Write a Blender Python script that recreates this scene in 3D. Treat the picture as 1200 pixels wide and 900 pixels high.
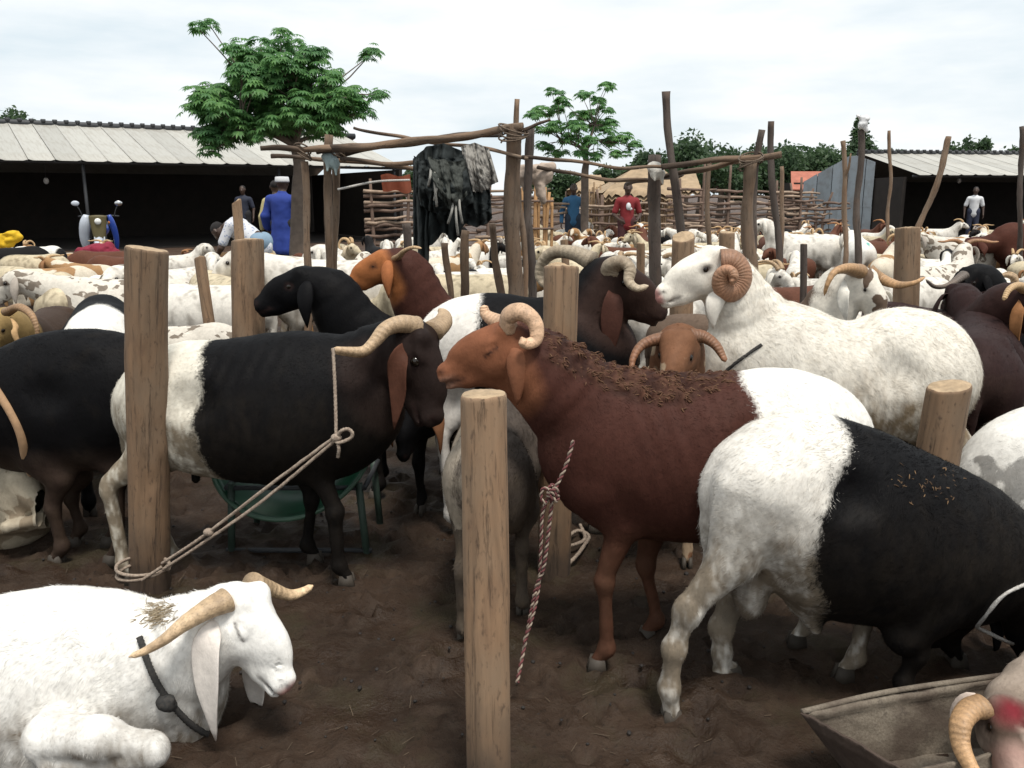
import bpy, math, random, time
import numpy as np
from mathutils import Vector, Matrix

_T0 = time.time()
random.seed(7)
RNG = np.random.default_rng(11)
for _o in list(bpy.data.objects):
    bpy.data.objects.remove(_o)
scene = bpy.context.scene
COL = scene.collection
R = math.radians

# ------------------------------------------------------------------ camera
CAM_H, PITCH, FPX = 1.5, R(12.5), 1000.0        # focal length in pixels of a 1200 px wide frame
cam_data = bpy.data.cameras.new('camera')
cam = bpy.data.objects.new('camera', cam_data)
COL.objects.link(cam)
cam.location = (0, 0, CAM_H)
cam.rotation_euler = (R(90) - PITCH, 0, 0)
cam_data.sensor_fit = 'HORIZONTAL'
cam_data.angle = 2 * math.atan(600 / FPX)
cam_data.clip_start = 0.05
cam_data.clip_end = 3000
scene.camera = cam

# ------------------------------------------------------------------ sky, sun, exposure
SUN_EL, SUN_AZ = R(68), R(155)                   # azimuth measured clockwise from +Y
world = bpy.data.worlds.new('World')
scene.world = world
world.use_nodes = True
wn, wl = world.node_tree.nodes, world.node_tree.links
wn.clear()
w_out = wn.new('ShaderNodeOutputWorld')
w_bg = wn.new('ShaderNodeBackground')
w_sky = wn.new('ShaderNodeTexSky')
w_sky.sky_type = 'NISHITA'
w_sky.sun_disc = False
w_sky.sun_elevation = SUN_EL
w_sky.sun_rotation = SUN_AZ
w_sky.dust_density = 3.0
w_co = wn.new('ShaderNodeTexCoord')
w_map = wn.new('ShaderNodeMapping')
w_map.inputs['Scale'].default_value = (1.6, 1.6, 7.0)
w_no = wn.new('ShaderNodeTexNoise')
w_no.inputs['Scale'].default_value = 1.5
w_no.inputs['Detail'].default_value = 6
w_no.inputs['Roughness'].default_value = 0.55
w_ra = wn.new('ShaderNodeValToRGB')              # the cloud deck: bluish white thin parts, white thick parts
w_ra.color_ramp.elements[0].position = 0.35
w_ra.color_ramp.elements[0].color = (7.0, 8.0, 8.6, 1)
w_ra.color_ramp.elements[1].position = 0.58
w_ra.color_ramp.elements[1].color = (9.8, 10.0, 10.05, 1)
w_mx = wn.new('ShaderNodeMix')
w_mx.data_type = 'RGBA'
w_mx.inputs['Factor'].default_value = 0.93       # overcast: most of the blue is behind cloud
wl.new(w_co.outputs['Generated'], w_map.inputs['Vector'])
wl.new(w_map.outputs['Vector'], w_no.inputs['Vector'])
wl.new(w_no.outputs['Fac'], w_ra.inputs['Fac'])
wl.new(w_sky.outputs['Color'], w_mx.inputs['A'])
wl.new(w_ra.outputs['Color'], w_mx.inputs['B'])
wl.new(w_mx.outputs['Result'], w_bg.inputs['Color'])
w_bg.inputs['Strength'].default_value = 0.1
wl.new(w_bg.outputs['Background'], w_out.inputs['Surface'])

sun_data = bpy.data.lights.new('sun', 'SUN')
sun = bpy.data.objects.new('sun', sun_data)
COL.objects.link(sun)
sun_data.energy = 3.0
sun_data.angle = R(14)
sun_data.color = (1.0, 0.95, 0.88)
_sd = Vector((math.sin(SUN_AZ) * math.cos(SUN_EL), math.cos(SUN_AZ) * math.cos(SUN_EL), math.sin(SUN_EL)))
sun.rotation_euler = _sd.to_track_quat('Z', 'Y').to_euler()

scene.view_settings.view_transform = 'Standard'
scene.view_settings.look = 'None'
scene.view_settings.exposure = 0.15
scene.view_settings.gamma = 1.0
scene.render.engine = 'CYCLES'

# ------------------------------------------------------------------ picture -> place (real metres)
_F = np.array([0, math.cos(PITCH), -math.sin(PITCH)])
_U = np.array([0, math.sin(PITCH), math.cos(PITCH)])
_X = np.array([1.0, 0, 0])
CAMP = np.array([0, 0, CAM_H])

def ray(px, py):
    return _F + _U * ((450 - py) / FPX) + _X * ((px - 600) / FPX)

def at(px, py, Y):
    d = ray(px, py)
    return CAMP + d * (Y / d[1])

def gnd(px, py, z=0.0):
    d = ray(px, py)
    return CAMP + d * ((z - CAM_H) / d[2])

def proj(w):
    """picture point of places w (n,3)"""
    q = np.asarray(w) - CAMP
    z = q @ _F
    return 600 + FPX * (q @ _X) / z, 450 - FPX * (q @ _U) / z

def gx(px, Y, z=0.0):
    """ground point at depth Y seen in picture column px"""
    zc = Y * _F[1] + (z - CAM_H) * _F[2]
    return np.array([(px - 600) / FPX * zc, Y, z])

class Frame:
    """an animal's own axes: +x where it heads, +y its left, z up; root on the ground"""
    def __init__(self, px, Y, yaw):
        self.root = gx(px, Y)
        self.yaw = R(yaw)
        self.hx = np.array([math.cos(self.yaw), math.sin(self.yaw), 0])
        self.hy = np.array([-math.sin(self.yaw), math.cos(self.yaw), 0])
    def P(self, px, py, y=0.0):
        d = ray(px, py)
        t = (y - np.dot(CAMP - self.root, self.hy)) / np.dot(d, self.hy)
        q = CAMP + d * t - self.root
        return np.array([np.dot(q, self.hx), y, q[2]])
    def L(self, w):
        q = np.asarray(w) - self.root
        return np.array([np.dot(q, self.hx), np.dot(q, self.hy), q[2]])
    def W(self, l):
        return self.root + self.hx * l[0] + self.hy * l[1] + np.array([0, 0, l[2]])

# ------------------------------------------------------------------ noise
_TAB = RNG.random((32, 32, 32)).astype(np.float32)

def vnoise(p):
    p = np.asarray(p, dtype=np.float32)
    i = np.floor(p).astype(np.int64)
    f = p - i
    f = f * f * (3 - 2 * f)
    i0, i1 = i & 31, (i + 1) & 31
    x0, y0, z0 = i0[..., 0], i0[..., 1], i0[..., 2]
    x1, y1, z1 = i1[..., 0], i1[..., 1], i1[..., 2]
    fx, fy, fz = f[..., 0], f[..., 1], f[..., 2]
    a = _TAB[x0, y0, z0] * (1 - fx) + _TAB[x1, y0, z0] * fx
    b = _TAB[x0, y1, z0] * (1 - fx) + _TAB[x1, y1, z0] * fx
    c = _TAB[x0, y0, z1] * (1 - fx) + _TAB[x1, y0, z1] * fx
    e = _TAB[x0, y1, z1] * (1 - fx) + _TAB[x1, y1, z1] * fx
    a = a * (1 - fy) + b * fy
    c = c * (1 - fy) + e * fy
    return a * (1 - fz) + c * fz

def fbm(p, oct=4, gain=0.5):
    p = np.asarray(p, dtype=np.float32)
    s, a, tot = 0, 1.0, 0
    for k in range(oct):
        s = s + a * vnoise(p * (2.03 ** k) + 7.7 * k)
        tot += a
        a *= gain
    return s / tot

# ------------------------------------------------------------------ linking, tagging
def link(name, me, mat=None, parent=None, loc=None, rotz=None):
    o = bpy.data.objects.new(name, me)
    COL.objects.link(o)
    if mat is not None and me is not None:
        if len(me.materials) == 0:
            me.materials.append(mat)
    if parent is not None:
        o.parent = parent
    if loc is not None:
        o.location = loc
    if rotz is not None:
        o.rotation_euler = (0, 0, rotz)
    return o

def tag(o, label=None, cat=None, group=None, kind=None):
    if label: o['label'] = label
    if cat: o['category'] = cat
    if group: o['group'] = group
    if kind: o['kind'] = kind
    return o

def empty(name, loc, rotz=0.0, label=None, cat=None, group=None):
    o = bpy.data.objects.new(name, None)
    COL.objects.link(o)
    o.location = loc
    o.rotation_euler = (0, 0, rotz)
    o.empty_display_size = 0.1
    return tag(o, label, cat, group)

def mesh(name, V, faces, smooth=True):
    """faces: (n,3) or (n,4) array, or a list of them"""
    me = bpy.data.meshes.new(name)
    V = np.asarray(V, dtype=np.float32)
    fl = faces if isinstance(faces, list) else [faces]
    fl = [np.asarray(f, dtype=np.int32) for f in fl if len(f)]
    me.vertices.add(len(V))
    me.vertices.foreach_set('co', V.ravel())
    loops = np.concatenate([f.ravel() for f in fl])
    starts, c = [], 0
    for f in fl:
        k = f.shape[1]
        starts.append(c + np.arange(len(f)) * k)
        c += f.size
    starts = np.concatenate(starts).astype(np.int32)
    me.loops.add(len(loops))
    me.loops.foreach_set('vertex_index', loops)
    me.polygons.add(len(starts))
    me.polygons.foreach_set('loop_start', starts)
    me.update(calc_edges=True)
    if smooth:
        me.polygons.foreach_set('use_smooth', np.ones(len(starts), dtype=bool))
    else:
        me.polygons.foreach_set('use_smooth', np.zeros(len(starts), dtype=bool))
    return me

def vcol(me, name, rgb):
    a = me.attributes.new(name, 'FLOAT_COLOR', 'POINT')
    n = len(me.vertices)
    buf = np.ones((n, 4), dtype=np.float32)
    buf[:, :3] = rgb
    a.data.foreach_set('color', buf.ravel())

def vflt(me, name, val):
    a = me.attributes.new(name, 'FLOAT', 'POINT')
    buf = np.empty(len(me.vertices), dtype=np.float32)
    buf[:] = val
    a.data.foreach_set('value', buf)

class MB:
    """gathers vertices and faces of one mesh"""
    def __init__(self):
        self.V, self.Q, self.T, self.n = [], [], [], 0
    def add(self, V, Q=None, T=None):
        V = np.asarray(V, dtype=np.float32).reshape(-1, 3)
        if Q is not None and len(Q): self.Q.append(np.asarray(Q, dtype=np.int32) + self.n)
        if T is not None and len(T): self.T.append(np.asarray(T, dtype=np.int32) + self.n)
        self.V.append(V)
        self.n += len(V)
    def me(self, name, smooth=True):
        fl = []
        if self.Q: fl.append(np.concatenate(self.Q))
        if self.T: fl.append(np.concatenate(self.T))
        return mesh(name, np.concatenate(self.V), fl, smooth)

def catmull(P, n):
    P = np.asarray(P, dtype=float)
    m = len(P)
    if m == 2:
        t = np.linspace(0, 1, n)[:, None]
        return P[0] * (1 - t) + P[1] * t
    Q = np.vstack([2 * P[0] - P[1], P, 2 * P[-1] - P[-2]])
    u = np.linspace(0, m - 1 - 1e-9, n)
    i = np.floor(u).astype(int)
    t = (u - i)[:, None]
    a, b, c, d = Q[i], Q[i + 1], Q[i + 2], Q[i + 3]
    return 0.5 * (2 * b + (c - a) * t + (2 * a - 5 * b + 4 * c - d) * t ** 2 + (3 * b - a - 3 * c + d) * t ** 3)

def frames_along(C):
    T = np.gradient(C, axis=0)
    T /= np.linalg.norm(T, axis=1)[:, None] + 1e-9
    up = np.array([0, 0, 1.0]) if abs(T[0][2]) < 0.9 else np.array([1.0, 0, 0])
    N = np.zeros_like(C)
    n = np.cross(T[0], up); n /= np.linalg.norm(n)
    for k in range(len(C)):
        n = n - T[k] * np.dot(n, T[k])
        n /= np.linalg.norm(n) + 1e-9
        N[k] = n
    return T, N, np.cross(T, N)

def tube(C, r, seg=10, lobes=None, twist=0.0, cap=True, amp=0.0, rfun=None):
    """V, Q, T of a tube round the polyline C; r scalar or per ring; rfun(ang, k) multiplies"""
    C = np.asarray(C, dtype=float)
    n = len(C)
    r = np.broadcast_to(np.asarray(r, dtype=float), (n,))
    T, N, B = frames_along(C)
    a = np.arange(seg) / seg * 2 * math.pi
    s = np.concatenate([[0], np.cumsum(np.linalg.norm(np.diff(C, axis=0), axis=1))])
    rr = np.repeat(r[:, None], seg, 1)
    if lobes:
        rr = rr * (1 + amp * np.cos(lobes * (a[None, :] + twist * s[:, None])))
    if rfun is not None:
        rr = rr * rfun(a[None, :], s[:, None])
    V = C[:, None, :] + rr[..., None] * (np.cos(a)[None, :, None] * N[:, None, :] + np.sin(a)[None, :, None] * B[:, None, :])
    V = V.reshape(-1, 3)
    k = np.arange(n - 1)[:, None] * seg
    j = np.arange(seg)[None, :]
    j1 = (j + 1) % seg
    Q = np.stack([k + j, k + j1, k + seg + j1, k + seg + j], -1).reshape(-1, 4)
    Tt = []
    if cap:
        V = np.vstack([V, C[0], C[-1]])
        c0, c1 = n * seg, n * seg + 1
        jj = np.arange(seg)
        Tt = np.vstack([np.stack([np.full(seg, c0), (jj + 1) % seg, jj], -1),
                        np.stack([np.full(seg, c1), (n - 1) * seg + jj, (n - 1) * seg + (jj + 1) % seg], -1)])
    return V, Q, Tt

def box(c, h, rz=0.0):
    """V, Q of a box: centre, half sizes"""
    s = np.array([[-1, -1, -1], [1, -1, -1], [1, 1, -1], [-1, 1, -1], [-1, -1, 1], [1, -1, 1], [1, 1, 1], [-1, 1, 1]], dtype=float)
    V = s * np.asarray(h)
    if rz:
        ca, sa = math.cos(rz), math.sin(rz)
        V = np.stack([V[:, 0] * ca - V[:, 1] * sa, V[:, 0] * sa + V[:, 1] * ca, V[:, 2]], -1)
    Q = np.array([[0, 3, 2, 1], [4, 5, 6, 7], [0, 1, 5, 4], [1, 2, 6, 5], [2, 3, 7, 6], [3, 0, 4, 7]])
    return V + np.asarray(c), Q

# ------------------------------------------------------------------ implicit surfaces (one continuous skin)
class Field:
    def __init__(self, lo, hi, vox):
        self.lo, self.vox = np.asarray(lo, dtype=np.float32), vox
        self.n = (np.ceil((np.asarray(hi) - lo) / vox).astype(int) + 1)
        self.d = np.full(self.n, 0.5, dtype=np.float32)
        self.t = np.zeros(self.n, dtype=np.int8)
    def _blk(self, lo, hi):
        i0 = np.maximum(np.floor((lo - self.lo) / self.vox).astype(int), 0)
        i1 = np.minimum(np.ceil((hi - self.lo) / self.vox).astype(int) + 1, self.n)
        if np.any(i1 <= i0): return None
        sl = tuple(slice(a, b) for a, b in zip(i0, i1))
        g = [(np.arange(a, b, dtype=np.float32) * self.vox + self.lo[k]) for k, (a, b) in enumerate(zip(i0, i1))]
        return sl, g[0][:, None, None], g[1][None, :, None], g[2][None, None, :]
    def _put(self, sl, nd, k, tg, sub=False):
        d = self.d[sl]
        if sub:
            nd = -nd
            h = np.maximum(k - np.abs(d - nd), 0) / k
            self.d[sl] = np.maximum(d, nd) + h * h * k * 0.25
            return
        h = np.maximum(k - np.abs(d - nd), 0) / k
        self.t[sl] = np.where(nd < d, np.int8(tg), self.t[sl])
        self.d[sl] = np.minimum(d, nd) - h * h * k * 0.25
    def cone(self, a, b, ra, rb, k=0.03, side=None, sq=1.0, tg=0, sub=False):
        a, b = np.asarray(a, dtype=np.float32), np.asarray(b, dtype=np.float32)
        m = max(ra, rb) + max(0.05, k)
        q = self._blk(np.minimum(a, b) - m, np.maximum(a, b) + m)
        if q is None: return
        sl, x, y, z = q
        px, py, pz = x - a[0], y - a[1], z - a[2]
        ab = b - a
        L2 = float(np.dot(ab, ab)) + 1e-12
        t = np.clip((px * ab[0] + py * ab[1] + pz * ab[2]) / L2, 0, 1)
        qx, qy, qz = px - ab[0] * t, py - ab[1] * t, pz - ab[2] * t
        if side is not None and sq != 1.0:
            s = np.asarray(side, dtype=np.float32)
            e = (qx * s[0] + qy * s[1] + qz * s[2]) * (sq - 1)
            qx, qy, qz = qx + e * s[0], qy + e * s[1], qz + e * s[2]
        nd = np.sqrt(qx * qx + qy * qy + qz * qz) - (ra + (rb - ra) * t)
        self._put(sl, nd, k, tg, sub)
    def ell(self, c, r, axes=None, k=0.03, tg=0, sub=False):
        c, r = np.asarray(c, dtype=np.float32), np.asarray(r, dtype=np.float32)
        m = float(r.max()) + max(0.05, k)
        q = self._blk(c - m, c + m)
        if q is None: return
        sl, x, y, z = q
        px, py, pz = x - c[0], y - c[1], z - c[2]
        if axes is not None:
            A = np.asarray(axes, dtype=np.float32)
            px, py, pz = (px * A[0][0] + py * A[0][1] + pz * A[0][2], px * A[1][0] + py * A[1][1] + pz * A[1][2],
                          px * A[2][0] + py * A[2][1] + pz * A[2][2])
        k0 = np.sqrt((px / r[0]) ** 2 + (py / r[1]) ** 2 + (pz / r[2]) ** 2)
        k1 = np.sqrt((px / r[0] ** 2) ** 2 + (py / r[1] ** 2) ** 2 + (pz / r[2] ** 2) ** 2) + 1e-6
        self._put(sl, k0 * (k0 - 1) / k1, k, tg, sub)
    def chain(self, P, r, k=0.02, n=None, side=None, sq=1.0, tg=0):
        P, r = np.asarray(P, dtype=float), np.asarray(r, dtype=float)
        n = n or len(P) * 3
        C = catmull(np.column_stack([P, r]), n)
        for i in range(n - 1):
            self.cone(C[i, :3], C[i + 1, :3], C[i, 3], C[i + 1, 3], k if i == 0 else 0.008, side, sq, tg)
    def bump(self, amp, scale, seed=0.0):
        g = [np.arange(self.n[k], dtype=np.float32) * self.vox + self.lo[k] for k in range(3)]
        near = np.argwhere(np.abs(self.d) < 3 * self.vox)
        p = near * self.vox + self.lo
        i = tuple(near.T)
        self.d[i] += amp * (fbm(p * scale + seed, 3) - 0.5) * 2
    def surf(self):
        d, vox, lo = self.d, np.float32(self.vox), self.lo
        ins = d < 0
        c = [ins[a:self.n[0] - 1 + a, b:self.n[1] - 1 + b, e:self.n[2] - 1 + e] for a in (0, 1) for b in (0, 1) for e in (0, 1)]
        anyi, alli = c[0].copy(), c[0].copy()
        for q in c[1:]:
            anyi |= q; alli &= q
        act = anyi & ~alli
        idx = np.argwhere(act)
        vid = np.full(act.shape, -1, dtype=np.int32)
        vid[act] = np.arange(len(idx))
        off = [(a, b, e) for a in (0, 1) for b in (0, 1) for e in (0, 1)]
        val = np.stack([d[idx[:, 0] + a, idx[:, 1] + b, idx[:, 2] + e] for a, b, e in off], 1)
        pos, cnt = np.zeros((len(idx), 3), dtype=np.float32), np.zeros(len(idx), dtype=np.float32)
        for i in range(8):
            for j in range(i + 1, 8):
                df = np.array(off[j]) - np.array(off[i])
                if np.abs(df).sum() != 1: continue
                a, b = val[:, i], val[:, j]
                cr = (a < 0) != (b < 0)
                t = np.where(cr, a / np.where(cr, a - b, 1), 0)
                pos += cr[:, None] * (np.array(off[i], dtype=np.float32) + t[:, None] * df)
                cnt += cr
        V = (idx + pos / cnt[:, None]) * vox + lo
        Qs = []
        for ax in range(3):
            u, v = (ax + 1) % 3, (ax + 2) % 3
            sa = [slice(None)] * 3; sb = [slice(None)] * 3
            sa[ax], sb[ax] = slice(0, -1), slice(1, None)
            A, B = ins[tuple(sa)], ins[tuple(sb)]
            e = np.argwhere(A != B)
            e = e[(e[:, u] > 0) & (e[:, v] > 0) & (e[:, u] < self.n[u] - 1) & (e[:, v] < self.n[v] - 1)]
            if not len(e): continue
            def cell(du, dv):
                q = e.copy(); q[:, u] += du; q[:, v] += dv
                return vid[q[:, 0], q[:, 1], q[:, 2]]
            q = np.stack([cell(-1, -1), cell(0, -1), cell(0, 0), cell(-1, 0)], 1)
            fl = ~A[e[:, 0], e[:, 1], e[:, 2]]
            q[fl] = q[fl][:, ::-1]
            Qs.append(q)
        Q = np.concatenate(Qs)
        ti = np.clip(np.round((V - lo) / vox).astype(int), 0, self.n - 1)
        return V, Q, self.t[ti[:, 0], ti[:, 1], ti[:, 2]]

def vnormals(V, Q):
    fn = np.cross(V[Q[:, 2]] - V[Q[:, 0]], V[Q[:, 3]] - V[Q[:, 1]])
    N = np.zeros_like(V)
    for k in range(4):
        np.add.at(N, Q[:, k], fn)
    return N / (np.linalg.norm(N, axis=1)[:, None] + 1e-12)

# ------------------------------------------------------------------ node materials
class NT:
    def __init__(self, name):
        self.m = bpy.data.materials.new(name)
        self.m.use_nodes = True
        self.t = self.m.node_tree
        self.N, self.K = self.t.nodes, self.t.links
        self.N.clear()
        self.out = self.N.new('ShaderNodeOutputMaterial')
        self.b = self.N.new('ShaderNodeBsdfPrincipled')
        self.K.new(self.b.outputs[0], self.out.inputs['Surface'])
    def put(self, sock, v):
        if isinstance(v, bpy.types.NodeSocket): self.K.new(v, sock)
        elif v is not None:
            if isinstance(v, (tuple, list)) and len(v) == 3 and sock.type == 'RGBA': v = (*v, 1)
            sock.default_value = v
    def attr(self, name, typ='GEOMETRY', out='Color'):
        n = self.N.new('ShaderNodeAttribute'); n.attribute_name = name; n.attribute_type = typ
        return n.outputs[out]
    def coord(self, out='Object', scale=None):
        n = self.N.new('ShaderNodeTexCoord')
        if scale is None: return n.outputs[out]
        m = self.N.new('ShaderNodeMapping'); m.inputs['Scale'].default_value = scale
        self.K.new(n.outputs[out], m.inputs['Vector'])
        return m.outputs[0]
    def noise(self, vec, scale, detail=3, rough=0.55, dist=0.0):
        n = self.N.new('ShaderNodeTexNoise')
        self.put(n.inputs['Vector'], vec)
        n.inputs['Scale'].default_value = scale; n.inputs['Detail'].default_value = detail
        n.inputs['Roughness'].default_value = rough; n.inputs['Distortion'].default_value = dist
        return n.outputs['Fac']
    def voro(self, vec, scale, feat='F1', out='Distance'):
        n = self.N.new('ShaderNodeTexVoronoi'); n.feature = feat
        self.put(n.inputs['Vector'], vec); n.inputs['Scale'].default_value = scale
        return n.outputs[out]
    def math(self, op, a, b=None, c=None, clamp=False):
        n = self.N.new('ShaderNodeMath'); n.operation = op; n.use_clamp = clamp
        self.put(n.inputs[0], a)
        if b is not None: self.put(n.inputs[1], b)
        if c is not None: self.put(n.inputs[2], c)
        return n.outputs[0]
    def ramp(self, f, stops):
        n = self.N.new('ShaderNodeValToRGB')
        e = n.color_ramp.elements
        while len(e) < len(stops): e.new(0.5)
        for el, (p, c) in zip(e, stops):
            el.position = p
            el.color = (*c, 1) if isinstance(c, (tuple, list)) else (c, c, c, 1)
        self.put(n.inputs[0], f)
        return n.outputs['Color']
    def mix(self, f, a, b, mode='MIX'):
        n = self.N.new('ShaderNodeMix'); n.data_type = 'RGBA'; n.blend_type = mode
        self.put(n.inputs['Factor'], f); self.put(n.inputs['A'], a); self.put(n.inputs['B'], b)
        return n.outputs['Result']
    def rng(self, v, a, b, c, d):
        n = self.N.new('ShaderNodeMapRange')
        self.put(n.inputs[0], v)
        for i, q in enumerate((a, b, c, d)): n.inputs[1 + i].default_value = q
        return n.outputs[0]
    def rand(self):
        return self.N.new('ShaderNodeObjectInfo').outputs['Random']
    def bump(self, h, strength=0.3, dist=0.01):
        n = self.N.new('ShaderNodeBump')
        n.inputs['Strength'].default_value = strength; n.inputs['Distance'].default_value = dist
        self.put(n.inputs['Height'], h)
        self.K.new(n.outputs[0], self.b.inputs['Normal'])
    def fin(self, color, rough=0.8, metal=0.0, spec=None):
        self.put(self.b.inputs['Base Color'], color)
        self.put(self.b.inputs['Roughness'], rough)
        self.put(self.b.inputs['Metallic'], metal)
        if spec is not None: self.put(self.b.inputs['Specular IOR Level'], spec)
        return self.m

def m_coat():
    t = NT('sheep_coat')
    co = t.coord('Object')
    n1 = t.noise(co, 45, 4, 0.65)
    n2 = t.noise(co, 9, 3)
    p = t.math('ADD', t.attr('patch', out='Fac'), t.math('MULTIPLY', t.math('SUBTRACT', t.noise(t.coord('Object', (120, 120, 60)), 1.0, 4, 0.7), 0.5), 0.06))
    f = t.rng(p, -0.014, 0.014, 0, 1)
    c = t.mix(f, t.attr('coat_a'), t.attr('coat_b'))
    v = t.math('MULTIPLY', t.rng(n1, 0.3, 0.7, 0.86, 1.1), t.rng(n2, 0.3, 0.7, 0.88, 1.08))
    c = t.mix(1.0, c, v, 'MULTIPLY')
    t.bump(t.math('ADD', t.noise(t.coord('Object', (130, 130, 60)), 1.0, 3, 0.6), t.math('MULTIPLY', n1, 0.5)), 0.3, 0.005)
    return t.fin(c, 0.62, spec=0.09)

def m_simple(name, col, rough=0.7, var=0.15, scale=12, metal=0.0, spec=None, bump=0.2, bscale=60):
    t = NT(name)
    co = t.coord('Object')
    n = t.noise(co, scale, 4)
    c = t.mix(1.0, col, t.rng(n, 0.25, 0.75, 1 - var, 1 + var), 'MULTIPLY')
    if bump: t.bump(t.noise(co, bscale, 3), bump, 0.004)
    return t.fin(c, rough, metal, spec)

def m_horn():
    t = NT('horn_keratin')
    u = t.attr('ring', out='Fac')
    co = t.coord('Object')
    n = t.noise(co, 30, 3)
    n3 = t.noise(co, 160, 3)
    band = t.math('SINE', t.math('ADD', t.math('MULTIPLY', u, 6.283), t.math('MULTIPLY', n, 7.0)))
    f = t.rng(band, -1, 1, 0.86, 1.05)
    c = t.mix(1.0, t.attr('coat_a'), f, 'MULTIPLY')
    n4 = t.noise(co, 11, 4, 0.65)
    c = t.mix(t.rng(n4, 0.45, 0.72, 0, 0.6), c, (0.16, 0.10, 0.055))
    c = t.mix(t.rng(n3, 0.5, 0.75, 0, 0.5), c, (0.07, 0.045, 0.028))
    t.bump(t.math('ADD', t.math('MULTIPLY', band, 0.35), n3), 0.45, 0.004)
    return t.fin(c, 0.55)

def m_wood(name, base, dark, grey, rough=0.85):
    t = NT(name)
    g = t.noise(t.coord('Object', (28, 28, 2.2)), 1.0, 5, 0.65, 0.6)
    cr = t.noise(t.coord('Object', (60, 60, 1.6)), 1.0, 4, 0.7)
    big = t.noise(t.coord('Object', (5, 5, 2.5)), 1.0, 4, 0.6)
    sp = t.noise(t.coord('Object', (70, 70, 30)), 1.0, 3, 0.6)
    c = t.mix(t.rng(g, 0.35, 0.7, 0, 1), base, tuple(0.62 * q for q in base))
    c = t.mix(t.rng(big, 0.42, 0.68, 0, 0.75), c, grey)
    c = t.mix(t.rng(cr, 0.57, 0.74, 0, 0.8), c, dark)
    c = t.mix(t.rng(sp, 0.58, 0.72, 0, 0.65), c, dark)
    st = t.noise(t.coord('Object', (9, 9, 4)), 1.0, 3, 0.5, 1.0)
    c = t.mix(t.rng(st, 0.55, 0.75, 0, 0.55), c, (0.13, 0.075, 0.045))
    c = t.mix(1.0, c, t.rng(t.rand(), 0, 1, 0.72, 1.12), 'MULTIPLY')
    sz = t.N.new('ShaderNodeSeparateXYZ'); t.K.new(t.coord('Object'), sz.inputs[0])
    mz = t.math('ADD', t.math('SUBTRACT', 0.34, sz.outputs[2]), t.math('MULTIPLY', t.math('SUBTRACT', big, 0.5), 0.55))
    c = t.mix(t.rng(mz, -0.08, 0.16, 0, 0.85), c, (0.045, 0.03, 0.021))
    t.bump(t.math('SUBTRACT', t.math('MULTIPLY', g, 0.7), t.rng(cr, 0.56, 0.72, 0, 0.8)), 0.75, 0.007)
    return t.fin(c, rough)

M = {}
M['coat'] = m_coat()
M['horn'] = m_horn()
M['eye'] = m_simple('wet_eye', (0.012, 0.008, 0.005), 0.12, bump=0)
M['hoof'] = m_simple('hoof_horn', (0.05, 0.04, 0.03), 0.7)
M['nose'] = m_simple('nose_skin', (0.42, 0.16, 0.14), 0.45)
M['stake'] = m_wood('stake_wood', (0.275, 0.168, 0.095), (0.055, 0.034, 0.022), (0.225, 0.165, 0.11))
M['pole'] = m_wood('pole_wood', (0.215, 0.135, 0.082), (0.04, 0.027, 0.02), (0.20, 0.155, 0.115))
M['darkpole'] = m_wood('dark_pole_wood', (0.085, 0.06, 0.048), (0.02, 0.016, 0.013), (0.12, 0.10, 0.085))
M['endgrain'] = m_simple('cut_wood', (0.36, 0.26, 0.16), 0.85, 0.3, 40)
# ------------------------------------------------------------------ sheep
WHITE, CREAM = (0.76, 0.735, 0.68), (0.70, 0.63, 0.50)
BLACK, DKBROWN = (0.0042, 0.0040, 0.0046), (0.024, 0.014, 0.013)
BROWN, TAN, GREY = (0.057, 0.0215, 0.0155), (0.30, 0.115, 0.05), (0.42, 0.39, 0.35)
MUD = (0.135, 0.10, 0.062)
HORN_TAN, HORN_BROWN, HORN_GREY = (0.50, 0.34, 0.19), (0.36, 0.18, 0.085), (0.26, 0.22, 0.19)
T_TORSO, T_LEG, T_HEAD, T_NECK, T_TAIL, T_NOSE = 0, 1, 2, 3, 4, 5
YAX = np.array([0, 1.0, 0])

def unit(v):
    v = np.asarray(v, dtype=float)
    return v / (np.linalg.norm(v) + 1e-12)

def stand(s=1.0, poll=(0.62, 0, 1.04), muz=(0.84, 0, 0.88), fat=1.0, step=0.0):
    """a standing sheep in its own axes, withers 0.92 m at s = 1"""
    S = dict(s=s)
    S['torso'] = np.array([(-.51, .71, .09, .07), (-.44, .71, .155, .125), (-.30, .695, .185, .155), (-.06, .66, .215, .19),
                           (.16, .665, .215, .18), (.31, .69, .20, .145), (.41, .71, .14, .10)]) * s
    S['torso'][:, 2:] *= fat
    S['poll'], S['muz'] = np.array(poll) * s, np.array(muz) * s
    p = S['poll']
    S['neck'] = [(.30 * s, 0, .73 * s, .17 * s), (.42 * s, p[1] * .25, .8 * s * .5 + p[2] * .42, .128 * s),
                 tuple(p * np.array([.87, .8, .93])) + (.095 * s,), tuple(p - np.array([.01, 0, .03]) * s) + (.075 * s,)]
    S['legs'] = [('f', (.32 * s, .105 * s, .60 * s), ((.31 + step) * s, .095 * s)), ('f', (.32 * s, -.105 * s, .60 * s), ((.31 - step) * s, -.095 * s)),
                 ('h', (-.38 * s, .085 * s, .68 * s), ((-.43 - step) * s, .10 * s)), ('h', (-.38 * s, -.085 * s, .68 * s), ((-.43 + step) * s, -.10 * s))]
    S['tail'] = [(-.53 * s, 0, .74 * s), (-.585 * s, 0, .66 * s), (-.58 * s, .01, .5 * s), (-.57 * s, .015, .36 * s)]
    return S

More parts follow.
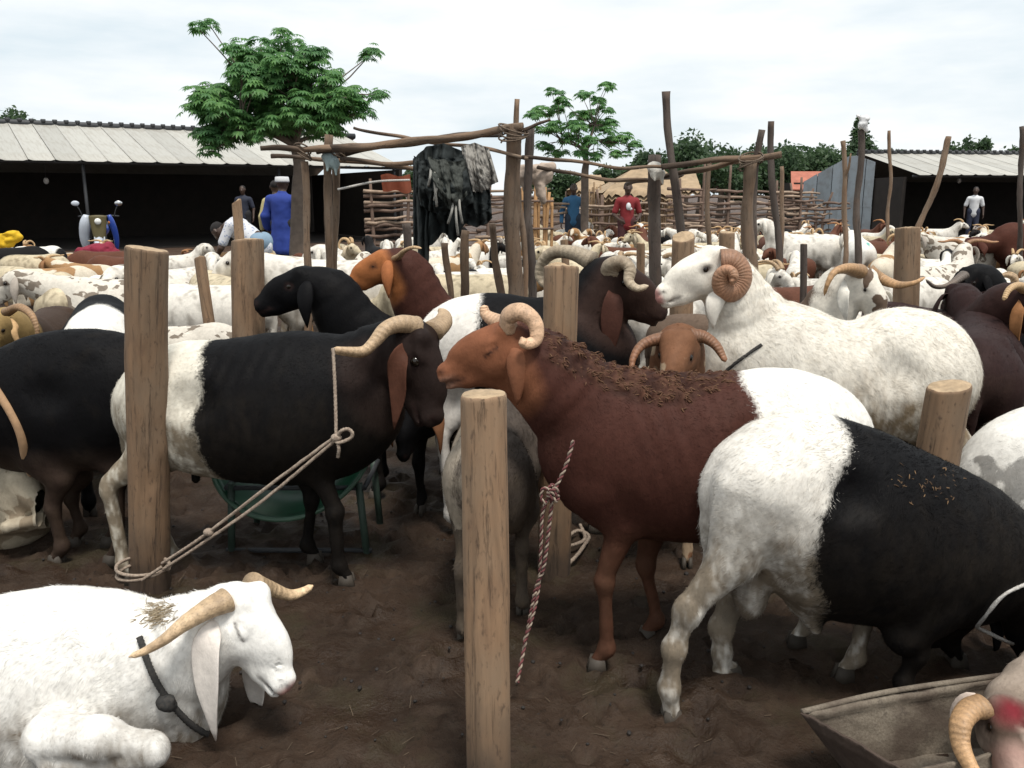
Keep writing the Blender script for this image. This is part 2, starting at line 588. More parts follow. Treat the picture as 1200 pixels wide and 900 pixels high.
def head_frame(S):
    o = np.asarray(S['poll'], dtype=float)
    d = np.asarray(S['muz'], dtype=float) - o
    L = np.linalg.norm(d)
    d /= L
    up = np.asarray(S.get('up', (0, 0, 1.0)), dtype=float)
    if abs(np.dot(unit(up), d)) > 0.97: up = np.array([1.0, 0, 0])
    u = unit(up - d * np.dot(up, d))
    s = np.cross(u, d)
    return o, d, u, s, L / 0.29

def head_pt(H, a, b, c):
    o, d, u, s, k = H
    return o + (d * a + u * b + s * c) * k

def put_head(F, S, coarse=False):
    H = head_frame(S)
    o, d, u, s, k = H
    ax = (d, u, s)
    h = lambda a, b, c=0.0: head_pt(H, a, b, c)
    F.ell(h(.05, -.015), np.array([.085, .075, .066]) * k, ax, .03 * k, T_HEAD)
    F.cone(h(.05, -.005), h(.15, -.002), .062 * k, .052 * k, .03 * k, s, 1.15, T_HEAD)
    F.cone(h(.14, -.004), h(.245, -.022), .055 * k, .044 * k, .025 * k, s, 1.38, T_HEAD)
    F.ell(h(.13, .028), np.array([.095, .032, .036]) * k, ax, .03 * k, T_HEAD)
    F.cone(h(.06, -.062), h(.20, -.062), .046 * k, .030 * k, .03 * k, s, 1.15, T_HEAD)
    F.cone(h(.20, -.058), h(.262, -.058), .027 * k, .018 * k, .012 * k, None, 1, T_HEAD)
    F.ell(h(.258, -.024), np.array([.032, .040, .031]) * k, ax, .015 * k, T_NOSE if S.get('pink') else T_HEAD)
    if coarse: return H
    for q in (1, -1):
        F.ell(h(.085, -.048, .038 * q), np.array([.058, .045, .024]) * k, ax, .025 * k, T_HEAD)
        F.ell(h(.072, .026, .048 * q), np.array([.034, .013, .017]) * k, ax, .018 * k, T_HEAD)
        F.ell(h(.03, .04, .04 * q), np.array([.03, .025, .028]) * k, ax, .02 * k, T_HEAD)
        if S.get('eye', 'open') == 'open':
            F.ell(h(.093, .006, .072 * q), np.array([.019, .013, .014]) * k, ax, .012 * k, T_HEAD, True)
        else:
            F.ell(h(.092, .004, .058 * q), np.array([.024, .017, .012]) * k, ax, .012 * k, T_HEAD)
            F.cone(h(.070, .004, .073 * q), h(.118, -.008, .068 * q), .006 * k, .005 * k, .005 * k, None, 1, T_HEAD, True)
            F.cone(h(.076, .018, .068 * q), h(.110, .013, .066 * q), .004 * k, .004 * k, .005 * k, None, 1, T_HEAD, True)
        F.cone(h(.292, -.047, .004 * q), h(.205, -.050, .042 * q), .0065 * k, .005 * k, .005 * k, None, 1, T_HEAD, True)
        F.cone(h(.295, -.010, .010 * q), h(.270, -.006, .032 * q), .008 * k, .007 * k, .006 * k, None, 1, T_HEAD, True)
    F.cone(h(.295, -.016), h(.288, -.04), .003 * k, .003 * k, .006 * k, None, 1, T_HEAD, True)
    return H

def put_leg(F, kind, T, hoof, s, k=1.0, hz=0.0, bend=0.0):
    """returns the hoof point and the way the toe points"""
    T, y = np.asarray(T, dtype=float), hoof[1]
    x = hoof[0]
    Hf = np.array([x, y, hz])
    g = (T[2] - hz) / (0.62 * s) * s             # real leg length scale
    sg = 1 if y > 0 else -1
    if kind == 'f':
        el = np.array([T[0] * .75 + x * .25 - .055 * s, y * .6 + T[1] * .45, T[2] - .15 * s])
        kn = el * .5 + Hf * .5 + np.array([(.028 + bend * .1) * s, 0, .0 * s])
        kn[2] = hz + .29 * g + bend * .06
        fe = Hf + np.array([-.012 - bend * .08, 0, .085 * s])
        F.ell(T + (0, -.02 * sg, -.02 * s), np.array([.095, .06, .15]) * s, None, .06 * s, T_TORSO)
        F.cone(T + np.array([0.02, 0, -.05]) * s, el, .085 * s, .058 * s, .05 * s, YAX, 1.25, T_LEG)
        F.cone(el, kn + (0, 0, .02 * s), .055 * s, .033 * s, .03 * s, YAX, 1.2, T_LEG)
        F.ell(kn, np.array([.034, .031, .042]) * s, None, .02 * s, T_LEG)
        F.cone(kn, fe, .028 * s, .0235 * s, .02 * s, None, 1, T_LEG)
    else:
        st = np.array([T[0] * .5 + x * .5 + (.125 + .030 * min(bend, 0)) * s, y * 1.1, T[2] - .20 * s])
        ho = np.array([x - (.05 + bend * .05) * s, y, hz + .315 * g])
        fe = Hf + np.array([-.018 + max(bend, 0) * .02, 0, .085 * s])
        F.ell(T + (.02 * s, 0, -.05 * s), np.array([.13, .085, .17]) * s, None, .06 * s, T_TORSO)
        F.cone(T, st, .118 * s, .070 * s, .06 * s, YAX, 1.35, T_TORSO)
        F.cone(st + np.array([-.015, 0, 0]) * s, ho + np.array([.02, 0, .03]) * s, .064 * s, .030 * s, .045 * s, YAX, 1.3, T_LEG)
        F.cone(T + np.array([-.06, 0, -.08]) * s, ho + np.array([.0, 0, .04]) * s, .060 * s, .019 * s, .05 * s, YAX, 1.4, T_LEG)
        F.ell(ho + np.array([-.004, 0, 0]), np.array([.034, .028, .045]) * s, None, .025 * s, T_LEG)
        F.cone(ho, fe, .030 * s, .025 * s, .02 * s, None, 1, T_LEG)
    F.ell(fe, np.array([.031, .029, .034]) * s, None, .02 * s, T_LEG)
    F.cone(fe, Hf + np.array([.018 * s, 0, .04 * s]), .026 * s, .024 * s, .015 * s, None, 1, T_LEG)
    return Hf

def leg_px(F, fr, pts, y, s):
    """a leg through picture points (x, y, radius, squash), the last one the hoof"""
    Q = [fr.P(p[0], p[1], y) for p in pts]
    for i in range(len(Q) - 2):
        F.cone(Q[i], Q[i + 1], pts[i][2], pts[i + 1][2], .05 if i == 0 else .025, YAX, pts[i][3] if len(pts[i]) > 3 else 1.0, T_TORSO if i == 0 else T_LEG)
    for i in range(2, len(Q) - 1):
        F.ell(Q[i], np.array([1.12, 1.05, 1.35]) * pts[i][2], None, .02, T_LEG)
    H = Q[-1].copy(); H[2] = 0
    F.cone(Q[-2], H + np.array([.018 * s, 0, .04 * s]), pts[-2][2], .024 * s, .015, None, 1, T_LEG)
    return H

def hoof_mesh(s):
    mb = MB()
    for q in (1, -1):
        V, Q = box((0, 0, 0), (1, 1, 1))
        z = (V[:, 2] + 1) / 2
        x = V[:, 0] * (.036 - .012 * z) * s + (.022 - .004 * z) * s
        yy = (V[:, 1] * (.0135 - .002 * z - .004 * (V[:, 0] > 0)) + q * (.016 - .002 * z)) * s
        mb.add(np.stack([x, yy, (-.012 + z * .062) * s], -1), Q)
    me = mb.me('hoof', True)
    return me

def torso_pts(S, n=15):
    st = np.asarray(S['torso'], dtype=float)
    yb = np.asarray(S.get('bendy', np.zeros(len(st))), dtype=float)
    return catmull(np.column_stack([st, yb]), n)

def ear_mesh(path, width, wax, rgb, name='ear', th=0.006, cup=0.012):
    C = catmull(path, 14)
    T, _, _ = frames_along(C)
    n = len(C)
    t = np.linspace(0, 1, n)
    w = width * np.clip(np.sin(np.pi * np.clip(t * .95 + .04, 0, 1)) ** .75, .06, 1) * (0.75 + .35 * np.sin(np.pi * t ** 1.3))
    a = np.arange(14) / 14 * 2 * math.pi
    W = np.asarray(wax, dtype=float)[None] - T * (T @ np.asarray(wax, dtype=float))[:, None]
    W /= np.linalg.norm(W, axis=1)[:, None]
    Nn = np.cross(T, W)
    V = C[:, None] + w[:, None, None] * np.cos(a)[None, :, None] * W[:, None] + \
        (th * np.sin(a)[None, :] * np.minimum(1, w[:, None] / .012) + cup * (np.cos(a) ** 2)[None, :] * (w / width)[:, None])[..., None] * Nn[:, None]
    k = np.arange(n - 1)[:, None] * 14
    j = np.arange(14)[None]
    Q = np.stack([k + j, k + (j + 1) % 14, k + 14 + (j + 1) % 14, k + 14 + j], -1).reshape(-1, 4)
    V = np.vstack([V.reshape(-1, 3), C[0], C[-1]])
    jj = np.arange(14)
    Tt = np.vstack([np.stack([np.full(14, n * 14), (jj + 1) % 14, jj], -1), np.stack([np.full(14, n * 14 + 1), (n - 1) * 14 + jj, (n - 1) * 14 + (jj + 1) % 14], -1)])
    me = mesh(name, V, [Q, Tt])
    nz = fbm(V * 40, 3)[:, None]
    col = np.asarray(rgb)[None] * (0.85 + .3 * nz)
    vcol(me, 'coat_a', col); vcol(me, 'coat_b', col); vflt(me, 'patch', -1.0)
    return me

def horn_mesh(P, r0, r1, rgb, rings=26, name='horn', n=80, seg=18, flat=1.0):
    C = catmull(P, n)
    s = np.concatenate([[0], np.cumsum(np.linalg.norm(np.diff(C, axis=0), axis=1))])
    t = s / s[-1]
    r = r0 + (r1 - r0) * t ** 0.9
    ph = t * rings
    r = r * (1 + 0.022 * (np.abs((ph % 1) - .5) * 2 - .5) * (1 - t) ** .5) * (1 + .07 * (fbm(np.stack([t * 9, t * 0 + r0 * 50, t * 0], -1), 3) - .5))
    r = r * np.clip((1 - t) / .05, .15, 1) ** .6
    V, Q, T = tube(C, r, seg, rfun=lambda a, ss: (1 + .13 * np.cos(2 * (a - 3 * ss))) * (1 - .17 * np.exp(-((((a - 1.2 - 3 * ss) + math.pi) % (2 * math.pi) - math.pi) / .42) ** 2)))
    me = mesh(name, V, [Q, T])
    tt = np.concatenate([np.repeat(t, seg), [0, 1]])
    vcol(me, 'coat_a', np.asarray(rgb)[None] * (0.72 + .5 * tt[:, None]))
    vflt(me, 'ring', tt * rings)
    return me

def coat(base, other=None, patch=None, dirt=0.6, legs=None, head=None, zb=0.62, face=None, spots=0.0, mud=MUD, dirtb=None, lips=None, groove_rgb=(.035, .02, .018)):
    """returns colours and the patch border field for body points"""
    def f(V, tg, S):
        n = len(V)
        a = np.tile(np.asarray(base, dtype=float), (n, 1))
        b = np.tile(np.asarray(other if other is not None else base, dtype=float), (n, 1))
        s = S.get('s', 1.0)
        if legs is not None:
            w = np.clip((.56 * s - V[:, 2]) / .12, 0, 1)[:, None] * ((tg == T_LEG) | (tg == T_TORSO))[:, None]
            a = a * (1 - w) + np.asarray(legs) * w
            if other is None: b = a.copy()
        if head is not None:
            H = head_frame(S)
            dd = ((V - H[0]) @ H[1]) / H[4]
            near = np.linalg.norm(V - (H[0] + H[1] * .1 * H[4]), axis=1) / H[4]
            w = (np.clip((dd + .035) / .05, 0, 1) * np.clip((.27 - near) / .05, 0, 1))[:, None]
            a = a * (1 - w) + np.asarray(head) * w
            b = b * (1 - w) + np.asarray(head) * w
        H = head_frame(S)
        if S.get('pink'):
            dd = ((V - H[0]) @ H[1]) / H[4]; uu = ((V - H[0]) @ H[2]) / H[4]
            w = (np.clip((dd - .268) / .015, 0, 1) * np.clip((uu + .05) / .012, 0, 1))[:, None] * .85
            a = a * (1 - w) + np.array([.45, .17, .15]) * w
            b = b * (1 - w) + np.array([.45, .17, .15]) * w
        if groove_rgb is not None:
            o, d, u, sv, k = H
            q = V - o
            dd, uu, ss = q @ d / k, q @ u / k, np.abs(q @ sv) / k
            hm = ((.80 + .45 * fbm(V * 17 + 5, 3)) * np.where((tg == T_HEAD), 1, 0) + np.where(tg == T_HEAD, 0, 1))[:, None]
            a, b = a * hm, b * hm
            if lips is not None:
                w = (np.clip((dd - .215) / .05, 0, 1) * np.clip((-.012 - uu) / .02, 0, 1) * .8 * (tg == T_HEAD))[:, None]
                a = a * (1 - w) + np.asarray(lips) * w
                b = b * (1 - w) + np.asarray(lips) * w
            w = .95 * np.exp(-(((dd - .270) / .014) ** 2 + ((uu + .004) / .010) ** 2 + ((ss - .027) / .010) ** 2))  # darker colour along the nostril, mouth and eyelid grooves
            ly = -.047 - .003 * np.clip((.285 - dd) / .08, 0, 1)
            w = np.maximum(w, .75 * np.exp(-((uu - ly) / .0055) ** 2) * np.clip((dd - .195) / .02, 0, 1))
            if S.get('eye', 'open') == 'open':
                w = np.maximum(w, .85 * np.clip(1.6 - np.sqrt(((dd - .093) / .019) ** 2 + ((uu - .006) / .013) ** 2), 0, 1) * (ss > .035))
            else:
                sl = .004 - .012 * (dd - .07) / .048
                w = np.maximum(w, .85 * np.exp(-((uu - sl) / .0042) ** 2) * (np.abs(dd - .094) < .027) * (ss > .035))
            w = (w * (tg == T_HEAD))[:, None]
            a = a * (1 - w) + np.asarray(groove_rgb) * w
            b = b * (1 - w) + np.asarray(groove_rgb) * w
        p = np.full(n, -1.0) if patch is None else patch(V, tg)
        n1 = fbm(V * 14 + 3.1, 4)
        n2 = fbm(V * np.array([30, 30, 12]) + 9.2, 3)
        zz = np.clip((zb * s - V[:, 2]) / (.30 * s), 0, 1)
        zz = np.maximum(zz, .55 * np.clip((-.40 * s - V[:, 0]) / (.12 * s), 0, 1) * (V[:, 2] < .75 * s))
        n3 = fbm(V * np.array([55, 55, 20]) + 1.7, 3)
        n4 = fbm(V * np.array([110, 110, 40]) + 5.1, 2)
        w = np.clip(dirt * (zz ** 1.3 * .72 + zz * (1.1 * (n1 - .5) + 1.0 * (n3 - .5) + .7 * (n4 - .5))) + dirt * .9 * np.clip(n2 * n1 - .30, 0, .4), 0, .9)
        w = (w * (tg != T_HEAD))[:, None]
        mm = np.asarray(mud) * (0.6 + .9 * n2[:, None])
        a = a * (1 - w) + mm * w
        if dirtb is not None:
            w = np.clip(w / max(dirt, .01) * dirtb, 0, .9)
        wb = w * (.06 if other is not None and sum(other) < .3 else 1)
        b = b * (1 - wb) + mm * wb
        if spots:
            q = np.clip((n2 - .55) * 8, 0, 1)[:, None] * spots
            a = a * (1 - q) + np.array([.10, .075, .05]) * q
        return a, b, p
    return f

def fur_mesh(V, Q, N, tg, attrs, n, L, H, rng, s=1.0, wid=0.0016):
    """thousands of short hairs lying along the coat"""
    A = V[Q]
    m = len(Q)
    i = rng.integers(0, m, n)
    th = tg[Q[i, 0]]
    i = i[~(((th == T_HEAD) | (th == T_NOSE)) & (rng.random(n) < .6))]
    n = len(i)
    u, v = rng.random(n)[:, None], rng.random(n)[:, None]
    q = A[i]
    P = (q[:, 0] * (1 - u) + q[:, 1] * u) * (1 - v) + (q[:, 3] * (1 - u) + q[:, 2] * u) * v
    j = Q[i, 0]
    nn, tt = N[j], tg[j]
    g = np.tile(np.array([-1.0, 0, -.55]), (n, 1))
    g[tt == T_LEG] = (-.15, 0, -1)
    hd = (tt == T_HEAD) | (tt == T_NOSE)
    g[hd] = -H[1]
    nk = tt == T_NECK
    g[nk] = (-.5, 0, -1)
    for c_ in range(3):
        g[:, c_] += 2.6 * (fbm(P * 13 + 31.7 * c_, 2) - .5) + 1.3 * (fbm(P * 34 + 11.7 * c_, 2) - .5)
    g += rng.normal(0, .16, (n, 3))
    g -= nn * (g * nn).sum(1)[:, None]
    g /= np.linalg.norm(g, axis=1)[:, None] + 1e-9
    clump = fbm(P * 35, 2)
    ln = L * 1.05 * (.6 + .8 * rng.random(n)) * np.where(hd, .38, np.where(tt == T_LEG, .6, 1.0)) * (.6 + .8 * clump)
    lift = .09 + .32 * rng.random(n) * clump
    D = g * np.cos(lift)[:, None] + nn * np.sin(lift)[:, None]
    W = np.cross(nn, g) * (wid * (.7 + .6 * rng.random(n)))[:, None] * .5
    tip = P + D * ln[:, None]
    B = P - nn * .001
    VV = np.stack([B - W, B + W, tip], 1).reshape(-1, 3)
    me = mesh('fur', VV, np.arange(3 * n).reshape(-1, 3))
    ca, cb, p = attrs
    sh = (.90 + .10 * rng.random(n) + .22 * (clump - .5))[:, None]
    vcol(me, 'coat_a', np.repeat(ca[j] * sh, 3, 0)); vcol(me, 'coat_b', np.repeat(cb[j] * sh, 3, 0))
    vflt(me, 'patch', np.repeat(p[j] + rng.normal(0, .013, n), 3))
    return me

def make_body(S, vox, coarse=False):
    st = np.asarray(S['torso'])
    pts = [np.asarray(S['poll']), np.asarray(S['muz'])] + [np.array([r[0], 0, r[1]]) for r in st] + [np.array(l[2] + (0,))[:3] for l in S.get('legs', [])]
    pts += [np.array([r[0], 0, r[1] + q * (r[2] - .1)]) for r in st for q in (1, -1)]
    pts += [np.asarray(p)[:3] for p in S.get('reach', [])]
    pts = np.array([np.asarray(p, dtype=float)[:3] for p in pts])
    lo, hi = pts.min(0) - .24 * S['s'], pts.max(0) + .24 * S['s']
    lo[1] = min(lo[1], -.30 * S['s']); hi[1] = max(hi[1], .30 * S['s'])
    lo[2] = max(lo[2], -.05)
    F = Field(lo, hi, vox)
    s = S['s']
    TP = torso_pts(S)
    for i in range(len(TP) - 1):
        a, b = TP[i], TP[i + 1]
        sq = (a[2] + b[2]) / (a[3] + b[3])
        F.cone((a[0], a[4], a[1]), (b[0], b[4], b[1]), a[2], b[2], .03 * s, YAX, sq, T_TORSO)
    nk = np.asarray(S['neck'], dtype=float)
    C = catmull(nk, 9)
    for i in range(8):
        F.cone(C[i, :3], C[i + 1, :3], C[i, 3], C[i + 1, 3], .05 * s if i == 0 else .02 * s, YAX, 1.0 + .3 * (1 - i / 8), T_NECK)
    H = put_head(F, S, coarse)
    hoofs = []
    for pts_, y_ in S.get('legs_px', []):
        hoofs.append(leg_px(F, S['fr'], pts_, y_, s))
    for l in S.get('legs', []):
        hoofs.append(put_leg(F, l[0], l[1], l[2], s, hz=l[2][2] if len(l[2]) > 2 else 0.0, bend=l[3] if len(l) > 3 else 0.0))
    if S.get('tail') is not None and len(S['tail']):
        n = len(S['tail'])
        F.chain(S['tail'], np.linspace(.040, .018, n) * s, .03 * s, 8, None, 1, T_TAIL)
    if not coarse and S.get('muscle', True):
        x0 = st[2][0]
        for q in (1, -1):                        # flank hollow, hip bone
            F.ell((st[2][0] + .10 * s, q * (st[2][3] + .030 * s), st[2][1] + .075 * s), np.array([.085, .055, .075]) * s, None, .06 * s, T_TORSO, True)
            F.ell((st[1][0] + .08 * s, q * st[1][3] * .62, st[1][1] + st[1][2] * .80), np.array([.05, .03, .034]) * s, None, .04 * s, T_TORSO)
        i_ = np.argwhere(np.abs(F.d) < .03)        # ribs and neck folds under the short coat
        p_ = i_ * F.vox + F.lo
        xm, xf = st[2][0] + .10 * s, st[-2][0]
        wr = np.clip((p_[:, 0] - xm) / .06, 0, 1) * np.clip((xf - p_[:, 0]) / .08, 0, 1) * np.clip(np.abs(p_[:, 1]) / (.10 * s) - .4, 0, 1)
        F.d[tuple(i_.T)] += wr * .0019 * s * np.sin((p_[:, 0] - .35 * p_[:, 2]) / s * 115) * (.3 + 1.2 * vnoise(p_ * 5))
        wn_ = (F.t[tuple(i_.T)] == T_NECK) * 1.0
        dn_ = (p_ - np.asarray(S['poll'])) @ unit(np.asarray(S['poll']) - np.asarray(S['neck'][0])[:3])
        F.d[tuple(i_.T)] += wn_ * .0035 * s * np.sin(dn_ / s * 95 + 5 * fbm(p_ * 6, 2)) * vnoise(p_ * 7 + 3)
    if S.get('extra'): S['extra'](F, H)
    if not coarse:
        F.bump(.0075 * s, np.array([7.0, 7.0, 4.5]), S.get('seed', 0.0))
        F.bump(.0035 * s, np.array([19.0, 19.0, 13.0]), S.get('seed', 0.0) + 4)
    V, Q, tg = F.surf()
    return V, Q, tg, H, hoofs

def ear_path(H, q, S, spread=.35, ln=.2, fwd=-.05):
    b = head_pt(H, .015, -.005, .055 * q)
    sd = H[3] * q
    dn = np.array([0, 0, -1.0])
    dn = unit(dn + H[1] * fwd)
    k = H[4]
    return [b, b + (sd * .045 + dn * .008) * k, b + (sd * (.045 + .10 * spread * ln / .2) + dn * ln * .45) * k, b + (sd * (.03 + .12 * spread * ln / .2) + dn * ln) * k]

HORNS = {
    # in the head's axes: ahead, up, outwards
    'curl': [(.02, .05, .03), (-.02, .095, .05), (-.09, .085, .075), (-.115, .015, .09), (-.075, -.05, .10), (-.005, -.045, .105), (.015, .0, .11), (-.02, .035, .125), (-.055, .02, .135), (-.06, -.01, .14), (-.035, -.02, .145)],
    'half': [(.02, .05, .03), (-.03, .10, .055), (-.10, .08, .085), (-.12, .0, .11), (-.07, -.06, .13), (.0, -.05, .15)],
    'sweep': [(.02, .05, .035), (-.02, .075, .08), (-.07, .06, .15), (-.12, .02, .21), (-.14, -.01, .28), (-.11, .01, .34)],
    'wide': [(.02, .05, .035), (.0, .07, .09), (-.03, .06, .17), (-.06, .03, .25), (-.07, .03, .32)],
    'back': [(.02, .05, .03), (-.05, .08, .05), (-.13, .07, .08), (-.20, .02, .11), (-.24, -.04, .13)],
    'stub': [(.02, .045, .03), (-.01, .075, .04), (-.05, .065, .055), (-.065, .02, .075), (-.045, -.01, .09), (-.02, .0, .095)],
}

def sheep(name, fr, S, label, group=None, cat='sheep', coatf=None, vox=0.009, fur=30000, furlen=0.016, horns=None, hornrgb=HORN_TAN,
          hr=(0.030, 0.008), ears=True, earrgb=None, earlen=.2, earspread=.35, earwid=.034, eyes=True, rings=22):
    """an Empty on the ground with the animal's pieces as children"""
    root = empty(name, fr.root, fr.yaw, label, cat, group)
    V, Q, tg, H, hoofs = make_body(S, vox)
    N = vnormals(V, Q)
    at3 = coatf(V, tg, S)
    me = mesh('body', V, Q)
    vcol(me, 'coat_a', at3[0]); vcol(me, 'coat_b', at3[1]); vflt(me, 'patch', at3[2])
    link('body', me, M['coat'], root)
    if fur:
        link('fur', fur_mesh(V, Q, N, tg, at3, fur, furlen, H, RNG, S['s']), M['coat'], root)['kind'] = 'stuff'
    k = H[4]
    er = earrgb if earrgb is not None else at3[0][tg == T_HEAD].mean(0)
    if ears:
        for q in (1, -1):
            pth = S['earpath'][0 if q == 1 else 1] if S.get('earpath') else ear_path(H, q, S, earspread, earlen)
            if pth is None: continue
            link('ear', ear_mesh(pth, earwid * k, S.get('earax', H[1]), er), M['coat'], root)
    if horns is not None:
        hl = horns if isinstance(horns, (list, tuple)) and not isinstance(horns, str) else [horns, horns]
        for q, hh in zip((1, -1), hl):
            if hh is None: continue
            if isinstance(hh, str):
                P = [head_pt(H, a, b, c * q) for a, b, c in HORNS[hh]]
            else:
                P = hh
            link('horn', horn_mesh(P, hr[0] * k, hr[1] * k, hornrgb, rings), M['horn'], root)
    if eyes and S.get('eye', 'open') == 'open':
        for q in (1, -1):
            V2, Q2, T2 = ball(head_pt(H, .092, .006, .049 * q), .0165 * k, 10, 8)
            link('eye', mesh('eye', V2, [Q2, T2]), M['eye'], root)
    hm = None
    for p in hoofs:
        if hm is None: hm = hoof_mesh(S['s'])
        o = link('hoof', hm, M['hoof'], root)
        o.location = p
    return root, H, (V, N)

def snap(VN, pts, off, n=None):
    """lays a line of points on the animal's skin"""
    C = catmull(pts, n) if n else np.asarray(pts, dtype=float)
    out = []
    for p in C:
        i = np.argmin(((VN[0] - p) ** 2).sum(1))
        out.append(VN[0][i] + VN[1][i] * off)
    out = np.array(out)
    for _ in range(9):
        out[1:-1] = .25 * out[:-2] + .5 * out[1:-1] + .25 * out[2:]
    return out

def ball(c, r, nu=12, nv=8, sc=(1, 1, 1)):
    V = []
    for i in range(1, nv):
        th = math.pi * i / nv
        for j in range(nu):
            ph = 2 * math.pi * j / nu
            V.append((math.sin(th) * math.cos(ph), math.sin(th) * math.sin(ph), math.cos(th)))
    V += [(0, 0, 1), (0, 0, -1)]
    Q, T = [], []
    for i in range(nv - 2):
        for j in range(nu):
            Q.append((i * nu + j, (i + 1) * nu + j, (i + 1) * nu + (j + 1) % nu, i * nu + (j + 1) % nu))
    for j in range(nu):
        T.append(((nv - 1) * nu, j, (j + 1) % nu))
        T.append(((nv - 1) * nu + 1, (nv - 2) * nu + (j + 1) % nu, (nv - 2) * nu + j))
    return np.array(V) * r * np.array(sc) + np.asarray(c), np.array(Q), np.array(T)

def grow(prims, vox, infl=0.0, bumpa=0.0, scale=7.0, seed=0.0, lo=None, hi=None):
    """skin over tapered limbs: (a, b, ra, rb, squash, side)"""
    pts = np.array([p for q in prims for p in (q[0], q[1])], dtype=float)
    m = max(max(q[2], q[3]) for q in prims) + .06
    F = Field(pts.min(0) - m, pts.max(0) + m, vox)
    for q in prims:
        F.cone(q[0], q[1], q[2] + infl, q[3] + infl, q[6] if len(q) > 6 else .03, q[5] if len(q) > 5 else None, q[4] if len(q) > 4 else 1.0)
    if bumpa: F.bump(bumpa, scale, seed)
    return F

def side_torso(fr, rows, ratio=0.8):
    """torso stations from an outline: (picture x, y of the back, y of the belly[, width ratio])"""
    out = []
    for r in rows:
        t, b = fr.P(r[0], r[1]), fr.P(r[0], r[2])
        w = r[3] if len(r) > 3 else ratio
        rz = (t[2] - b[2]) / 2
        w *= .91
        out.append((.5 * (t[0] + b[0]), .5 * (t[2] + b[2]), rz, rz * w))
    out.sort(key=lambda q: q[0])
    return np.array(out)

def rope_mesh(P, r, n=60, twist=260.0, name='rope', amp=.16, seg=9):
    V, Q, T = tube(catmull(P, n), r, seg, lobes=3, twist=twist, amp=amp)
    return mesh(name, V, [Q, T])

def m_rope(name, a, b, stripe=0.0):
    t = NT(name)
    co = t.coord('Object')
    n = t.noise(co, 120, 3)
    c = t.mix(t.rng(n, .35, .7, 0, 1), a, b)
    t.bump(t.noise(co, 260, 3), .6, .003)
    return t.fin(c, .9)
M['rope'] = m_rope('jute_rope', (.36, .29, .225), (.18, .13, .10))
M['rope_red'] = m_rope('red_rope', (.17, .05, .05), (.09, .03, .03))
M['rope_old'] = m_rope('old_brown_cord', (.16, .115, .08), (.07, .05, .035))
M['rope_dark'] = m_rope('dark_cord', (.022, .022, .022), (.05, .045, .04))
M['rope_white'] = m_rope('white_cord', (.55, .53, .50), (.35, .33, .30))
# ------------------------------------------------------------------ ground
M['black_tarp'] = None

def axis_pts(a, b, step, lo, hi, g=1.09):
    c = list(np.arange(a, b + 1e-6, step))
    d = step
    while c[-1] < hi:
        d = min(d * g, 120); c.append(c[-1] + d)
    d = step
    while c[0] > lo:
        d = min(d * g, 120); c.insert(0, c[0] - d)
    return np.array(c)

def ground_h(X, Y):
    p = np.stack([X, Y, np.zeros_like(X)], -1)
    fade = np.clip((26 - Y) / 16, 0, 1) * np.clip((14 - np.abs(X)) / 6, 0, 1)
    h = .045 * (fbm(p * 1.1, 3) - .5) + .045 * (fbm(p * 5 + 4, 4) - .5) + .06 * np.maximum(0, fbm(p * 15 + 9, 3) - .50)
    return h * fade

def make_ground():
    xs = axis_pts(-3.1, 3.1, .029, -1500, 1500)
    ys = axis_pts(1.1, 5.4, .024, -300, 2500, 1.06)
    X, Y = np.meshgrid(xs, ys)
    Z = ground_h(X, Y)
    rg = np.random.default_rng(5)
    for k in range(1900):                          # hoof prints trodden into the mud
        cx, cy = rg.uniform(-3.4, 3.4), 1.2 + 6.5 * rg.random() ** 1.3
        rr, a = rg.uniform(.028, .05), rg.uniform(0, math.pi)
        i0, i1 = np.searchsorted(xs, [cx - .16, cx + .16]); j0, j1 = np.searchsorted(ys, [cy - .16, cy + .16])
        dx, dy = X[j0:j1, i0:i1] - cx, Y[j0:j1, i0:i1] - cy
        u, v = dx * math.cos(a) + dy * math.sin(a), (-dx * math.sin(a) + dy * math.cos(a)) * 1.35
        d = np.sqrt(u * u + v * v) / rr
        dp = rg.uniform(.014, .045)
        Z[j0:j1, i0:i1] += -dp * np.exp(-(d ** 2) * 1.2) + dp * .55 * np.exp(-((d - 1.55) ** 2) * 5)
    n, m = len(ys), len(xs)
    k = np.arange(n - 1)[:, None] * m + np.arange(m - 1)[None]
    Q = np.stack([k, k + 1, k + m + 1, k + m], -1).reshape(-1, 4)
    me = mesh('ground', np.stack([X, Y, Z], -1).reshape(-1, 3), Q)
    t = NT('trodden_mud')
    co = t.coord('Object')
    a = t.noise(co, 1.3, 5, .6)
    b = t.noise(co, 14, 5, .65)
    c = t.noise(co, 70, 4, .7)
    col = t.mix(t.rng(a, .35, .65, 0, 1), (.020, .0112, .0066), (.044, .0265, .0165))
    col = t.mix(t.rng(b, .45, .75, 0, .8), col, (.050, .035, .025))
    col = t.mix(t.rng(c, .56, .74, 0, .75), col, (.006, .0045, .0035))
    dg = t.noise(co, 2.4, 5, .65)
    col = t.mix(t.rng(dg, .52, .66, 0, .65), col, (.040, .033, .017))
    col = t.mix(t.rng(t.noise(co, 5.5, 4, .6), .56, .68, 0, .5), col, (.070, .045, .030))
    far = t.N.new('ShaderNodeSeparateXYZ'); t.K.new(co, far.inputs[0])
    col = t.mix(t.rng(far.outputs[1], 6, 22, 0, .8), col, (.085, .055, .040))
    rough = t.rng(t.noise(co, 3.2, 4), .36, .60, .34, .85)
    t.bump(t.math('ADD', t.math('MULTIPLY', b, .8), t.math('MULTIPLY', c, .5)), .8, .02)
    m_ = t.fin(col, rough, spec=.2)
    o = link('ground', me, m_)
    tag(o, 'dark trodden mud floor of the sheep market', kind='structure')
    return xs, ys, Z
